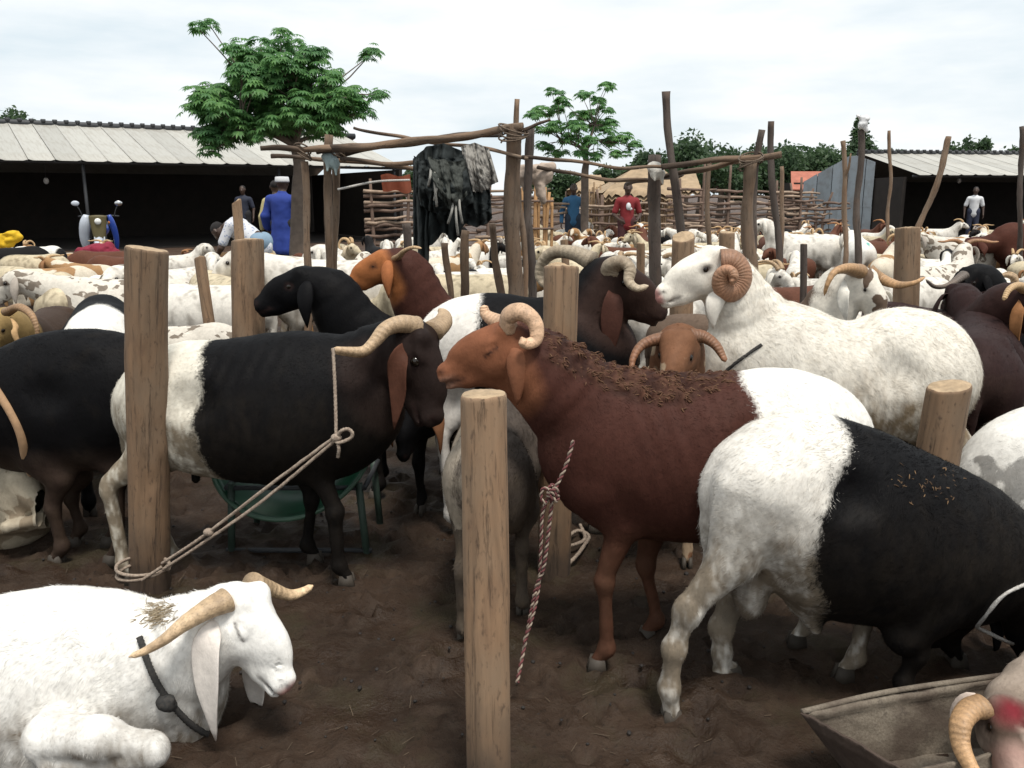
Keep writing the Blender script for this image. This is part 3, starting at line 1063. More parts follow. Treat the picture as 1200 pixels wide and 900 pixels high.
GXS, GYS, GZ = make_ground()

def gz(x, y):
    i = min(max(np.searchsorted(GXS, x), 0), len(GXS) - 1); j = min(max(np.searchsorted(GYS, y), 0), len(GYS) - 1)
    return float(GZ[j, i])

def litter():
    mb, cols = MB(), []
    rg = np.random.default_rng(8)
    for k in range(2600):                          # straw bits
        x, y = rg.uniform(-3.5, 3.5), 1.5 + 6 * rg.random() ** 1.2
        if vnoise(np.array([x * 1.2, y * 1.2, 3.3])) < .45 and rg.random() < .85: continue
        a, l, w = rg.uniform(0, math.pi), rg.uniform(.008, .03), rg.uniform(.0006, .0014)
        d, s = np.array([math.cos(a), math.sin(a), rg.uniform(-.15, .25)]) * l, np.array([-math.sin(a), math.cos(a), 0]) * w
        c = np.array([x, y, gz(x, y) + .006])
        mb.add([c - d - s, c + d - s, c + d + s, c - d + s], Q=[[0, 1, 2, 3]])
    tag(link('straw_litter', mb.me('straw_litter', False), m_simple('old_straw', (.085, .06, .038), .9, .4, 5)), 'bits of straw trodden into the dark mud', kind='stuff')
    mb = MB()
    V0, Q0, T0 = ball((0, 0, 0), 1, 6, 5)
    for k in range(2200):                          # droppings and crumbs of mud
        x, y = rg.uniform(-3.5, 3.5), 1.4 + 6.5 * rg.random() ** 1.15
        r = rg.uniform(.003, .0075) * (1 if rg.random() < .96 else 1.7)
        mb.add(V0 * r * np.array([1.0, rg.uniform(.8, 1.6), .62]) + np.array([x, y, gz(x, y) + r * .4]), Q0, T0)
    tag(link('droppings', mb.me('droppings'), m_simple('droppings', (.018, .014, .012), .8, .4, 9, bump=0)), 'small dark droppings scattered over the mud', kind='stuff')
litter()

# ------------------------------------------------------------------ posts, stakes and poles
def stake(px_t, py_t, px_b, py_b, Y, wpx, label, Yt=None, mat='stake', name='wooden_stake', group='short wooden stakes', seed=0, slant=.1, bury=True, taper=1.05, oct_=0.0, notch=True):
    """a short round post with a sawn top; picture points of the top and the foot at depth Y"""
    b = at(px_b, py_b, Y) if py_b is not None else gx(px_b, Y)
    t = at(px_t, py_t, Yt or Y)
    if bury:                                       # continue the axis into the ground
        d = (b - t) / (t[2] - b[2] + 1e-9)
        b = t + d * (t[2] + .12)
    ax = t - b
    L = np.linalg.norm(ax)
    zc = np.dot(t - CAMP, _F)
    r = wpx / FPX * zc / 2
    rg = np.random.default_rng(seed + 100)
    n, seg = 60, 44
    z = np.concatenate([np.linspace(0, L - .012, n - 3), [L - .007, L - .0025, L]])
    a = np.arange(seg) / seg * 2 * math.pi
    rr = r * (taper + (1 - taper) * z / L)[:, None] * (1 + 0 * a[None])
    P = np.stack([np.cos(a)[None] * 1.6 + 0 * z[:, None], np.sin(a)[None] * 1.6 + 0 * z[:, None], z[:, None] * 2.2 + 0 * a[None]], -1)
    rr *= 1 + .20 * (fbm(P + seed * 3.3, 3) - .5) + .07 * (fbm(P * np.array([5, 5, .8]) + seed, 2) - .5)
    rr *= 1 + oct_ * np.maximum(0, np.abs(np.cos(a * 2 + seed)) - .7)[None]
    rr[-3:] *= np.array([.995, .97, .93])[:, None]
    for _ in range(3 if notch else 0):             # knots
        za, aa = rg.uniform(.3, .95) * L, rg.uniform(0, 6.28)
        dd = ((z[:, None] - za) / .035) ** 2 + (((a[None] - aa + math.pi) % (2 * math.pi) - math.pi) / .28) ** 2
        rr *= 1 + rg.choice([-.10, .09]) * np.exp(-dd)
    for _ in range(3):                             # drying cracks
        a0, z0_, zl = rg.uniform(0, 6.28), rg.uniform(.2, .95) * L, rg.uniform(.15, .5)
        da = ((a[None] - a0 + .25 * np.sin(z[:, None] * 6) + math.pi) % (2 * math.pi) - math.pi) / .13
        rr *= 1 - .085 * np.exp(-da ** 2) * np.exp(-((z[:, None] - z0_) / zl) ** 4)
    wx = .03 * L * np.sin(z / L * rg.uniform(2, 4) + seed)
    zz = z[:, None] + (np.cos(a - seed)[None] * r * slant) * (z[:, None] / L) ** 8 + .006 * (fbm(P * 3, 2) - .5) * (z[:, None] > L - .02)
    V = np.stack([np.cos(a)[None] * rr + wx[:, None] - wx[-1], np.sin(a)[None] * rr, zz], -1).reshape(-1, 3)
    k = np.arange(n - 1)[:, None] * seg
    j = np.arange(seg)[None]
    Q = np.stack([k + j, k + (j + 1) % seg, k + seg + (j + 1) % seg, k + seg + j], -1).reshape(-1, 4)
    rim = V[(n - 1) * seg:]
    V = np.vstack([V, rim * np.array([.5, .5, 1]) + [0, 0, .002], [[0, 0, L + .002]]])
    b1 = n * seg
    jj = np.arange(seg)
    Q = np.vstack([Q, np.stack([(n - 1) * seg + jj, (n - 1) * seg + (jj + 1) % seg, b1 + (jj + 1) % seg, b1 + jj], -1)])
    T = np.stack([np.full(seg, b1 + seg), b1 + jj, b1 + (jj + 1) % seg], -1)
    me = mesh(name, V, [Q, T])
    me.materials.append(M[mat]); me.materials.append(M['endgrain'])
    mi = np.zeros(len(me.polygons), dtype=np.int32)
    mi[(n - 1) * seg:] = 1
    me.polygons.foreach_set('material_index', mi)
    o = link(name, me)
    o.location = b
    o.rotation_mode = 'QUATERNION'
    o.rotation_quaternion = Vector(ax).to_track_quat('Z', 'Y')
    return tag(o, label, 'stake' if name == 'wooden_stake' else 'post', group)

def pole(p0, p1, r0, r1, label=None, cat='pole', group='rough poles of the pens', name='wooden_pole', mat='pole', wob=.03, seed=0, parent=None, n=40, seg=12, fork=False):
    p0, p1 = np.asarray(p0, dtype=float), np.asarray(p1, dtype=float)
    L = np.linalg.norm(p1 - p0)
    z = np.linspace(0, L, n)
    rg = np.random.default_rng(seed + 77)
    ph = rg.uniform(0, 6, 4)
    env = np.sin(np.pi * z / L) ** .7
    C = np.stack([wob * L * env * np.sin(z / L * 5 + ph[0]) * .6 + wob * .4 * L * env * np.sin(z / L * 13 + ph[1]),
                  wob * L * env * np.sin(z / L * 4 + ph[2]) * .6 + wob * .3 * L * env * np.sin(z / L * 11 + ph[3]), z], -1)
    r = (r0 + (r1 - r0) * z / L) * (1 + .34 * (fbm(np.stack([z * 7 + seed, z * 0, z * 0], -1), 3) - .5))
    V, Q, T = tube(C, r, seg, rfun=lambda a, s: 1 + .07 * np.sin(a * 2 + s * 5 + seed) + .08 * np.sin(a * 3 - s * 9) + .06 * np.sin(a * 5 + s * 23 + seed))
    mb = MB(); mb.add(V, Q, T)
    if fork:                                       # a broken side branch near the top
        i = int(n * .8)
        V, Q, T = tube(catmull([C[i], C[i] + [.06, .02, .10], C[i] + [.09, .03, .24]], 8), np.linspace(r[i] * .7, r[i] * .35, 8), 8)
        mb.add(V, Q, T)
    o = link(name, mb.me(name), M[mat])
    o.location = p0
    o.rotation_mode = 'QUATERNION'
    o.rotation_quaternion = Vector(p1 - p0).to_track_quat('Z', 'Y')
    if parent is not None:
        o.parent = parent
        o.location = p0 - np.array(parent.location)
        return o
    return tag(o, label, cat, group)

stake(566, 461, 574, 900, 1.93, 54, 'smooth tan wooden post nearest the camera, standing alone in front of the brown ram', seed=1, slant=.02, oct_=.10, notch=False, taper=1.06)
stake(172, 291, 166, 690, 3.02, 48, 'tall thick wooden post at the left with a rope tied round its foot', seed=2, slant=.06)
stake(658, 312, 650, 640, 3.2, 41, 'grey brown wooden post behind the brown ram, against the black ram with a grey horn', seed=3)
stake(290, 281, 294, 400, 4.3, 37, 'pale round post behind the black ram, beside the man bending down', seed=4)
stake(1113, 452, 1096, 545, 2.75, 47, 'short leaning post between the white ram and the pied ram', seed=5, slant=.25)
stake(1063, 267, 1060, 360, 5.3, 28, 'knotty pale post behind the white ram head with wide horns', seed=6)
stake(234, 302, 246, 372, 5.4, 13, 'thin crooked pale stake among the white sheep at the left', seed=7, slant=.3)
stake(277, 236, 282, 285, 7.0, 11, 'thin reddish stake rising behind the pale round post', seed=8, slant=.5)
stake(801, 277, 800, 310, 5.2, 27, 'wide split stake above the nose of the coiled horn ram', seed=9, slant=.4)
stake(852, 272, 852, 300, 5.6, 18, 'narrow sawn stake just above the coiled horn', seed=10)
stake(751, 285, 751, 315, 7.0, 10, 'little stake standing in front of the man in red', seed=11)
stake(942, 286, 940, 340, 6.4, 8, 'dark thin stake before the white rump with the teal mark', mat='darkpole', seed=12)
stake(661, 281, 662, 300, 8.0, 9, 'small pale stake below the man in the blue shirt', seed=13)

M['post_hole'] = None
FR = 'uprights of the pole frame'
def upright(xt, yt, xb, yb, Y, w, label, mat='pole', seed=0, fork=False, wob=.022, Yt=None):
    t = at(xt, yt, Yt or Y)
    b = at(xb, yb, Y)
    d = (b - t) / max(t[2] - b[2], .05)
    b = t + d * (t[2] + .05)
    r = w / FPX * np.dot(t - CAMP, _F) / 2
    return pole(b, t, r * 1.05, r * .92, label, 'post', FR, 'wooden_post', mat, wob, seed, fork=fork)
upright(604, 146, 597, 345, 5.5, 20, 'thick weathered post in the middle of the picture carrying the pole frame', seed=20)
upright(606, 116, 607, 160, 5.65, 7, 'thin stick sticking up above the thick middle post', seed=21)
upright(622, 150, 616, 340, 5.75, 11, 'dark crooked post just right of the thick middle post', 'darkpole', seed=22, wob=.025)
upright(355, 172, 358, 318, 6.0, 9, 'slim straight post in front of the man in blue', seed=23)
upright(386, 158, 388, 342, 6.1, 10, 'grey slim post right of the man in blue, bound at the top with cloth', seed=24)
upright(394, 182, 397, 345, 6.25, 9, 'reddish slim post leaning on the grey cloth bound post', seed=25, wob=.02)
upright(767, 182, 770, 300, 6.4, 15, 'dark stocky post with a rag tied round it, left of the tall leaning pole', 'darkpole', seed=26)
upright(781, 107, 799, 282, 6.2, 10, 'tall dark leaning pole rising high over the flock', 'darkpole', seed=27, wob=.02)
upright(832, 175, 830, 262, 8.0, 6, 'thin pale upright right of the tall leaning pole', seed=28)
upright(880, 188, 879, 325, 5.9, 15, 'grey forked post behind the coiled horn ram', seed=29)
upright(893, 152, 886, 215, 5.95, 8, 'short dark branch standing on the grey forked post', 'darkpole', seed=30)
upright(904, 142, 908, 262, 8.2, 8, 'dark thin pole behind the grey forked post', 'darkpole', seed=31)
upright(916, 195, 914, 262, 8.6, 5, 'pinkish slender pole right of the grey forked post', seed=32)
upright(988, 165, 989, 268, 9.5, 6, 'pale thin pole left of the dark red pole', seed=33, fork=True)
upright(1009, 152, 1008, 300, 8.6, 8, 'dark red straight pole topped with a scrap of white plastic', 'darkpole', seed=34)
upright(1042, 153, 1041, 240, 16.0, 4, 'very thin pole against the grey metal wall', seed=35)
upright(1112, 160, 1086, 245, 14.0, 7, 'pale pole leaning to the left before the right shed', seed=36)
upright(1197, 148, 1197, 260, 12.0, 6, 'dark pole at the right edge of the picture', 'darkpole', seed=37)
upright(476, 262, 478, 330, 6.3, 10, 'short stubby post under the left end of the black tarp', 'darkpole', seed=38)
upright(521, 285, 524, 345, 5.9, 8, 'crooked reddish stick under the middle of the black tarp', seed=39, wob=.04)
upright(546, 270, 544, 345, 6.0, 10, 'brown stick leaning under the right of the black tarp', seed=40, wob=.03)
upright(577, 262, 588, 330, 5.8, 9, 'bent pale stick left of the thick middle post', seed=41, wob=.03)
upright(500, 292, 499, 340, 6.0, 7, 'thin dark stick below the hanging end of the tarp', 'darkpole', seed=42)

RL = 'rails of the pole frame'
def rail(pts, w0, w1, label, mat='pole', seed=0, wob=.026):
    (x0, y0, Y0), (x1, y1, Y1) = pts
    a, b = at(x0, y0, Y0), at(x1, y1, Y1)
    k0, k1 = np.dot(a - CAMP, _F) / FPX / 2, np.dot(b - CAMP, _F) / FPX / 2
    return pole(a, b, w0 * k0, w1 * k1, label, 'pole', RL, 'rail_pole', mat, wob, seed)
rail([(305, 174, 5.9), (402, 173, 6.0)], 6, 7, 'short rail over the slim posts at the left end of the frame', seed=50)
rail([(372, 176, 6.05), (612, 148, 5.45)], 9, 9, 'thick upper rail from the slim posts to the middle post', seed=51)
rail([(380, 182, 6.2), (600, 156, 5.65)], 7, 7, 'second rail just beneath the thick upper rail', 'darkpole', seed=52)
rail([(318, 183, 6.3), (585, 200, 5.9)], 5, 5, 'thin rail crossing low behind the hanging tarp', seed=53)
rail([(400, 186, 6.0), (560, 192, 5.4)], 5, 5, 'pale thin rail in front of the tarp', seed=54)
rail([(415, 150, 6.2), (618, 186, 5.4)], 3.5, 4.5, 'thin sagging stick running down to the middle post', seed=55, wob=.02)
rail([(612, 184, 5.4), (778, 196, 6.2)], 4, 4, 'long thin rail from the middle post towards the leaning pole', seed=56)
rail([(630, 196, 5.8), (775, 215, 6.6)], 4, 5, 'lower thin rail between the middle post and the dark post', seed=57)
rail([(600, 158, 5.5), (645, 140, 5.5)], 5, 3, 'short pointed end of a rail past the middle post', seed=58)
rail([(775, 196, 6.1), (916, 181, 5.9)], 7, 8, 'upper rail resting on the grey forked post', seed=59)
rail([(770, 208, 6.4), (880, 184, 6.0)], 6, 6, 'rail rising from the dark post to the grey forked post', seed=60)
rail([(790, 205, 6.8), (868, 190, 6.4)], 4, 3, 'thinnest rail left of the grey forked post', seed=61)
rail([(735, 216, 7.4), (800, 205, 6.6)], 4, 4, 'short crossing rail by the dark rag post', 'darkpole', seed=62)

# ------------------------------------------------------------------ sheds
def m_sheet(name, col, stain):
    t = NT(name)
    co = t.coord('Object')
    n = t.noise(t.coord('Object', (14, 1.2, 4)), 1.0, 4, .6)
    b = t.noise(co, 1.3, 4, .6)
    c = t.mix(t.rng(n, .48, .75, 0, .55), col, stain)
    c = t.mix(t.rng(b, .5, .72, 0, .35), c, stain)
    c = t.mix(1.0, c, t.rng(t.rand(), 0, 1, .84, 1.08), 'MULTIPLY')
    return t.fin(c, .55)
M['cream_sheet'] = m_sheet('cream_sheet_metal', (.42, .41, .37), (.22, .185, .14))
M['grey_sheet'] = m_sheet('grey_sheet_metal', (.31, .355, .385), (.17, .155, .14))
M['dark_metal'] = m_simple('dark_steel', (.03, .032, .035), .6, .2, 6)
M['shed_wall'] = m_simple('shed_block_wall', (.020, .015, .012), .9, .3, 3)  # shade inside the sheds put into this near-black; hut wall shares it
M['rust'] = m_simple('rusty_red_sheet', (.36, .12, .075), .75, .3, 3)

def sheet(w, l, ribs, amp, name='roof_panel', nz=6, lip=.03):
    """a ribbed roofing sheet in its own axes: x across, y up the slope"""
    n = ribs * 6 + 1
    x = np.linspace(0, w, n)
    f = (x / w * ribs) % 1
    z = amp * np.clip(1.6 * np.cos((f - .5) * 2 * math.pi) - .8, 0, 1)
    edge = np.maximum(0, 1 - np.minimum(x, w - x) / .035)
    z = z + lip * edge
    y = np.linspace(0, l, nz)
    X, Y = np.meshgrid(x, y)
    Z = np.broadcast_to(z, X.shape)
    V = np.stack([X, Y, Z], -1).reshape(-1, 3)
    V2 = V - [0, 0, .006]
    k = np.arange(nz - 1)[:, None] * n + np.arange(n - 1)[None]
    Q = np.stack([k, k + 1, k + n + 1, k + n], -1).reshape(-1, 4)
    m = len(V)
    e = np.arange(n - 1)
    front = np.stack([m + e, m + e + 1, e + 1, e], -1)
    return mesh(name, np.vstack([V, V2]), [Q, Q[:, ::-1] + m, front], True)

def basis_obj(o, org, X, Y, Z):
    m = Matrix(((X[0], Y[0], Z[0], org[0]), (X[1], Y[1], Z[1], org[1]), (X[2], Y[2], Z[2], org[2]), (0, 0, 0, 1)))
    o.matrix_basis = m

def shed(name, E, d, n, t0, t1, zr, depth, pw, label, posts, wall_back=7.0, sheetmat='cream_sheet', ribs=1, amp=.0):
    """E a point of the eave (with its height), d along the eave, n into the shed; the ridge is `depth` behind at height zr"""
    E, d, n = np.asarray(E, dtype=float), np.asarray(d, dtype=float), np.asarray(n, dtype=float)
    root = empty(name, (E[0], E[1], 0), 0, label, 'shed')
    O = np.array([0, 0, E[2]])
    sl = n * depth + np.array([0, 0, zr - E[2]])
    L = np.linalg.norm(sl)
    sl = sl / L
    up = np.cross(d, sl); up *= np.sign(up[2])
    k = int((t1 - t0) / pw)
    rg = np.random.default_rng(3)
    dd = d if np.dot(np.cross(d, sl), up) > 0 else -d
    me = sheet(pw - .012, L, ribs, amp)
    for i in range(k):
        o = link('roof_panel', me, M[sheetmat], root)
        tt = t0 + pw * i + (0 if dd is d else pw)
        basis_obj(o, O + d * tt + up * rg.uniform(0, .012) - sl * rg.uniform(.0, .05), dd, sl, up)
    # the slope behind, ridge cap, back wall, floor, posts, beam
    def slab(a, b, c, e, th, nm, mat):
        V = np.array([a, b, c, e]); up2 = unit(np.cross(V[1] - V[0], V[3] - V[0])) * th
        V = np.vstack([V, V - up2])
        return link(nm, mesh(nm, V, np.array([[0, 1, 2, 3], [7, 6, 5, 4], [0, 4, 5, 1], [1, 5, 6, 2], [2, 6, 7, 3], [3, 7, 4, 0]]), False), M[mat], root)
    A0, A1 = O + d * t0, O + d * t1
    r0, r1 = A0 + sl * L, A1 + sl * L
    b0, b1 = O + d * t0 + n * wall_back, O + d * t1 + n * wall_back
    b0[2] = b1[2] = E[2] - .1
    slab(r0 - [0, 0, .03], r1 - [0, 0, .03], b1, b0, .02, 'rear_roof', sheetmat)
    mb = MB()
    V, Q, T = tube([r0 + [0, 0, .03], r1 + [0, 0, .03]], .10, 10); mb.add(V, Q, T)
    for i in range(k * 2):
        p = r0 + d * (i * pw / 2) + [0, 0, .06]
        V, Q, T = tube([p - n * .06, p - n * .06 + [0, 0, .10]], .07, 6); mb.add(V, Q, T)
    fl = [A0 + n * .9, A1 + n * .9, np.array([b1[0], b1[1], 0]), np.array([b0[0], b0[1], 0])]
    for q in fl: q[2] = .03
    slab(fl[0], fl[1], fl[2], fl[3], .1, 'floor', 'shed_wall')  # dark floor sheet standing in for the shade under the roof
    link('ridge_cap', mb.me('ridge_cap'), M['dark_metal'], root)
    z0 = -.02
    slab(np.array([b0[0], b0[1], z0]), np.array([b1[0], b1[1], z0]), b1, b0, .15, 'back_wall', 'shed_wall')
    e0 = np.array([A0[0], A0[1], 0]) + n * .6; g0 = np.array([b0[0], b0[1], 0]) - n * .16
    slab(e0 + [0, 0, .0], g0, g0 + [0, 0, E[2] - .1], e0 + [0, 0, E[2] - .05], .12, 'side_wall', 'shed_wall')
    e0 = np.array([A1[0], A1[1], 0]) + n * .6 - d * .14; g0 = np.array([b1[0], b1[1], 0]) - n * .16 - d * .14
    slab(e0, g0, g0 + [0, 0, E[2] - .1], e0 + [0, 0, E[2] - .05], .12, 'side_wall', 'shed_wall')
    V, Q, T = tube([A0 + sl * .25 - up * .09, A1 + sl * .25 - up * .09], .05, 6)
    link('eave_beam', mesh('eave_beam', V, [Q, T]), M['dark_metal'], root)
    for tt in posts:
        p = O + d * tt + sl * .3
        V, Q, T = tube([np.array([p[0], p[1], -.05]), p - [0, 0, .12]], .045, 8)
        link('post', mesh('post', V, [Q, T]), M['dark_metal'], root)
    return root, O, d, n, sl, L

E0 = at(0, 187, 22)
D1 = np.array([.83, .56, 0]); D1 /= np.linalg.norm(D1)
N1 = np.array([-D1[1], D1[0], 0])
left_shed = shed('market_shed', E0, D1, N1, -6.2, 11.6, 3.55, 4.6, .62, 'long open shed with cream sheet roof and dark interior on the left', [-3.0, 1.9, 7.2, 11.0], wall_back=8.5)

Fc, Bc, Ac = at(1075, 205, 30), at(945, 213, 38), at(1050, 180, 34)
N2 = np.array([Bc[0] - Fc[0], Bc[1] - Fc[1], 0]); N2 /= np.linalg.norm(N2)
D2 = np.array([N2[1], -N2[0], 0])
rs = shed('market_shed', Fc, D2, N2, 0, 16.2, Ac[2], 4.0, .54, 'low open shed with pale ribbed roof at the right edge', [5.0, 11.0], wall_back=8.0)
def gable():
    """grey sheets closing the near end of the right shed, each its own sheet"""
    root = rs[0]
    O = np.array([0, 0, 0])
    for i in range(9):
        s0, s1 = 2.4 + i * .62, 2.4 + (i + 1) * .62 - .02
        def zt(s): return (Fc[2] + (Ac[2] - Fc[2]) * s / 4.0) if s < 4 else Ac[2] - (Ac[2] - Fc[2] + .1) * (s - 4) / 4.0
        jog = .02 * (i % 2)
        a, b = N2 * s0 - D2 * (.17 + jog), N2 * s1 - D2 * (.17 + jog)
        for lo, hi, q in ((0, .95, 0), (.93, 1, 1)):
            z0a, z0b = (0.0, 0.0) if q == 0 else (1.05, 1.05)
            z1a, z1b = (1.07, 1.07) if q == 0 else (zt(s0) - .02, zt(s1) - .02)
            off = -D2 * .014 * q
            V = np.array([a + [0, 0, z0a], b + [0, 0, z0b], b + [0, 0, z1b], a + [0, 0, z1a]]) + off
            V = np.vstack([V, V + D2 * .008])
            link('wall_sheet', mesh('wall_sheet', V, np.array([[3, 2, 1, 0], [4, 5, 6, 7], [0, 1, 5, 4], [1, 2, 6, 5], [2, 3, 7, 6], [3, 0, 4, 7]]), False), M['grey_sheet'], root)
gable()

def bulb(px, py, Y, label):
    p = at(px, py, Y)
    r = empty('hanging_bulb', p, 0, label, 'bulb', 'bulbs hanging in the sheds')
    V, Q, T = ball((0, 0, 0), .07, 10, 8, (1, 1, 1.3)); link('glass', mesh('glass', V, [Q, T]), m_simple('bulb_glass', (.6, .6, .58), .3, bump=0), r)
    V, Q, T = tube([(0, 0, .07), (0, 0, .6)], .01, 6); link('cable', mesh('cable', V, [Q, T]), M['dark_metal'], r)
bulb(54, 212, 24.5, 'dim pale bulb hanging in the left shed')
bulb(1124, 212, 33, 'white bulb hanging in the right shed')
# ------------------------------------------------------------------ trees
def m_leaf(name, a, b, c):
    t = NT(name)
    n = t.noise(t.coord('Object'), 1.6, 3)
    w = t.N.new('ShaderNodeNewGeometry').outputs['Random Per Island']
    col = t.mix(w, a, b)
    col = t.mix(t.rng(n, .45, .7, 0, .7), col, c)
    t.fin(col, .5, spec=.4)
    tr = t.N.new('ShaderNodeBsdfTranslucent'); t.K.new(col, tr.inputs[0])
    mx = t.N.new('ShaderNodeMixShader'); mx.inputs[0].default_value = .5
    t.K.new(t.b.outputs[0], mx.inputs[1]); t.K.new(tr.outputs[0], mx.inputs[2]); t.K.new(mx.outputs[0], t.out.inputs[0])
    return t.m
M['leaf'] = m_leaf('broad_leaf', (.10, .24, .085), (.17, .34, .10), (.075, .19, .085))
M['leaf_far'] = m_leaf('far_leaf', (.055, .10, .048), (.085, .14, .06), (.045, .08, .045))
M['bark'] = m_simple('bark', (.13, .10, .08), .9, .35, 8, bump=.6, bscale=25)

def leaflets(P, D, N, l, w, mb):
    """a folded pointed leaflet at each P heading along D (arrays)"""
    W = np.cross(N, D); W /= np.linalg.norm(W, axis=1)[:, None] + 1e-9
    l, w = l[:, None], w[:, None]
    a = P; b = P + D * l * .55 + W * w - N * l * .03; c = P + D * l - N * l * .22; d = P + D * l * .55 - W * w - N * l * .03
    m = P + D * l * .5 - N * w * .25
    V = np.stack([a, b, c, d, m], 1).reshape(-1, 3)
    k = np.arange(len(P))[:, None] * 5
    T = np.concatenate([k + np.array([[0, 4, 1]]), k + np.array([[4, 2, 1]]), k + np.array([[0, 3, 4]]), k + np.array([[4, 3, 2]])])
    mb.add(V, T=T)

def rosette(mb, c, R_, rg, nleaf=9, nlet=7, droop=.16, lw=.26):
    """a head of palmate leaves round a twig end"""
    P, D, N, l = [], [], [], []
    for i in range(nleaf):
        az, el = rg.uniform(0, 6.283), rg.uniform(-.25, 1.15)
        pd = np.array([math.cos(az) * math.cos(el), math.sin(az) * math.cos(el), math.sin(el)])
        q = c + pd * R_ * rg.uniform(.35, .6)
        nn = unit(pd * .5 + np.array([0, 0, 1.0]))
        u = unit(np.cross(nn, [0.3, .2, 1])); v = np.cross(nn, u)
        out = unit(pd - nn * np.dot(pd, nn))
        for j in range(nlet):
            a = (j / (nlet - 1) - .5) * 3.6
            dr = out * math.cos(a) + np.cross(nn, out) * math.sin(a)
            dr = unit(dr - np.array([0, 0, droop * rg.uniform(.6, 1.4)]))
            P.append(q); D.append(dr); N.append(unit(nn - dr * np.dot(nn, dr))); l.append(R_ * rg.uniform(.42, .6) * (1 - .25 * abs(a) / 1.8))
    l = np.array(l)
    leaflets(np.array(P), np.array(D), np.array(N), l, l * lw * .5, mb)

def tree_things(name, base, trunk_pts, r0, clusters, label, mat='leaf', rg=None, nleaf=15, nlet=8, loose=0, group=None, hub=None, lw=.27, forks=5):
    base = np.asarray(base, dtype=float)
    root = empty(name, base, 0, label, 'tree', group)
    tb = MB()
    C = catmull(np.asarray(trunk_pts) - base, 14)
    V, Q, T = tube(C, np.linspace(r0, r0 * .55, 14), 10, rfun=lambda a, s: 1 + .12 * np.sin(a * 3 + s * 4)); tb.add(V, Q, T)
    top = C[-1]
    cl = [(np.asarray(c) - base, r) for c, r in clusters]
    forks_ = []
    pts = np.array([c for c, _ in cl])
    hubs = [top + (pts[i] - top) * .5 * np.array([1, 1, .8]) for i in rg.choice(len(pts), min(forks, len(pts)), replace=False)]
    for h in hubs:
        V, Q, T = tube(catmull([C[-2], top * .6 + h * .4 + rg.normal(0, .03, 3) * np.linalg.norm(h - top), h], 8), np.linspace(r0 * .34, r0 * .16, 8), 7); tb.add(V, Q, T)
    for c, r in cl:
        h = min(hubs, key=lambda q: np.linalg.norm(q - c))
        mid = h * .5 + c * .5 + rg.normal(0, .06, 3) * np.linalg.norm(h - c)
        V, Q, T = tube(catmull([h, mid, c], 6), np.linspace(r0 * .12, r0 * .05, 6), 5); tb.add(V, Q, T)
    link('trunk', tb.me('trunk'), M['bark'], root)
    mb = MB()
    for i, (c, r) in enumerate(cl):
        if i >= len(cl) - loose:
            m2 = MB(); rosette(m2, np.zeros(3), r, rg, nleaf + 4, nlet, lw=lw)
            o = link('leaf_cluster', m2.me('leaf_cluster', False), M[mat], root); o.location = c
        else:
            rosette(mb, c, r, rg, nleaf, nlet, lw=lw)
    o = link('crown', mb.me('crown', False), M[mat], root); o['kind'] = 'stuff'
    return root

def big_tree():
    Y, rg = 13.0, np.random.default_rng(21)
    cl = []
    k = 0
    blobs = [(330, 105, 62, 44), (265, 128, 45, 36), (385, 112, 40, 34), (300, 85, 40, 30), (345, 80, 40, 30), (395, 130, 36, 30), (262, 150, 32, 22), (350, 145, 60, 24), (243, 118, 24, 24), (300, 145, 45, 28)]
    while k < 300:
        bx, by, rx, ry = blobs[rg.integers(len(blobs))]
        u, v, w = rg.normal(0, .55, 3)
        if u * u + v * v + w * w > 1: continue
        cl.append((at(bx + u * rx, by + v * ry, Y + w * .85), rg.uniform(.19, .30))); k += 1
    for x, y in [(252, 172), (248, 160), (262, 168), (245, 180), (282, 55), (330, 42), (362, 62), (345, 52), (305, 52), (375, 70), (228, 110), (225, 130), (418, 108), (412, 125), (272, 60), (318, 55)]:
        cl.append((at(x, y, Y + rg.uniform(-.5, .5)), .26))
    loose = [(232, 33, .21), (246, 30, .2), (437, 60, .22), (430, 68, .19), (446, 112, .21), (438, 116, .18)]
    for x, y, r in loose: cl.append((at(x, y, Y + rg.uniform(-.3, .3)), r))
    b = gx(350, Y)
    tree_things('leafy_tree', b, [b - [0, 0, .05], at(349, 240, Y), at(352, 195, Y), at(345, 165, Y)], .13, cl, 'bushy green tree rising in front of the left shed roof', rg=rg, loose=len(loose), forks=9, lw=.27)
big_tree()

def slim_tree():
    Y, rg = 20.0, np.random.default_rng(5)
    cl = []
    for x, y, r in [(650, 110, .30), (636, 128, .36), (655, 128, .36), (625, 135, .28), (662, 122, .3), (686, 112, .30), (710, 103, .26), (697, 118, .26), (706, 130, .30), (690, 138, .34), (720, 146, .32), (700, 150, .38), (680, 150, .36),
                    (664, 145, .32), (648, 150, .34), (668, 165, .36), (690, 165, .36), (715, 165, .34), (732, 162, .3), (745, 170, .26), (640, 170, .3), (655, 178, .3), (722, 178, .3), (700, 178, .3), (684, 180, .3), (630, 155, .26), (712, 155, .3), (675, 138, .3), (735, 178, .2)]:
        for q in range(2):
            cl.append((at(x + rg.normal(0, 4), y + rg.normal(0, 2), Y + rg.uniform(-.8, .8)), r * rg.uniform(.75, 1.0)))
    b = gx(686, Y)
    tree_things('slim_tree', b, [b - [0, 0, .05], at(685, 215, Y), at(687, 190, Y), at(686, 175, Y)], .10, cl, 'airy tree with flat leaf heads behind the middle post', rg=rg, nleaf=15, group=None, forks=8, lw=.32)
slim_tree()

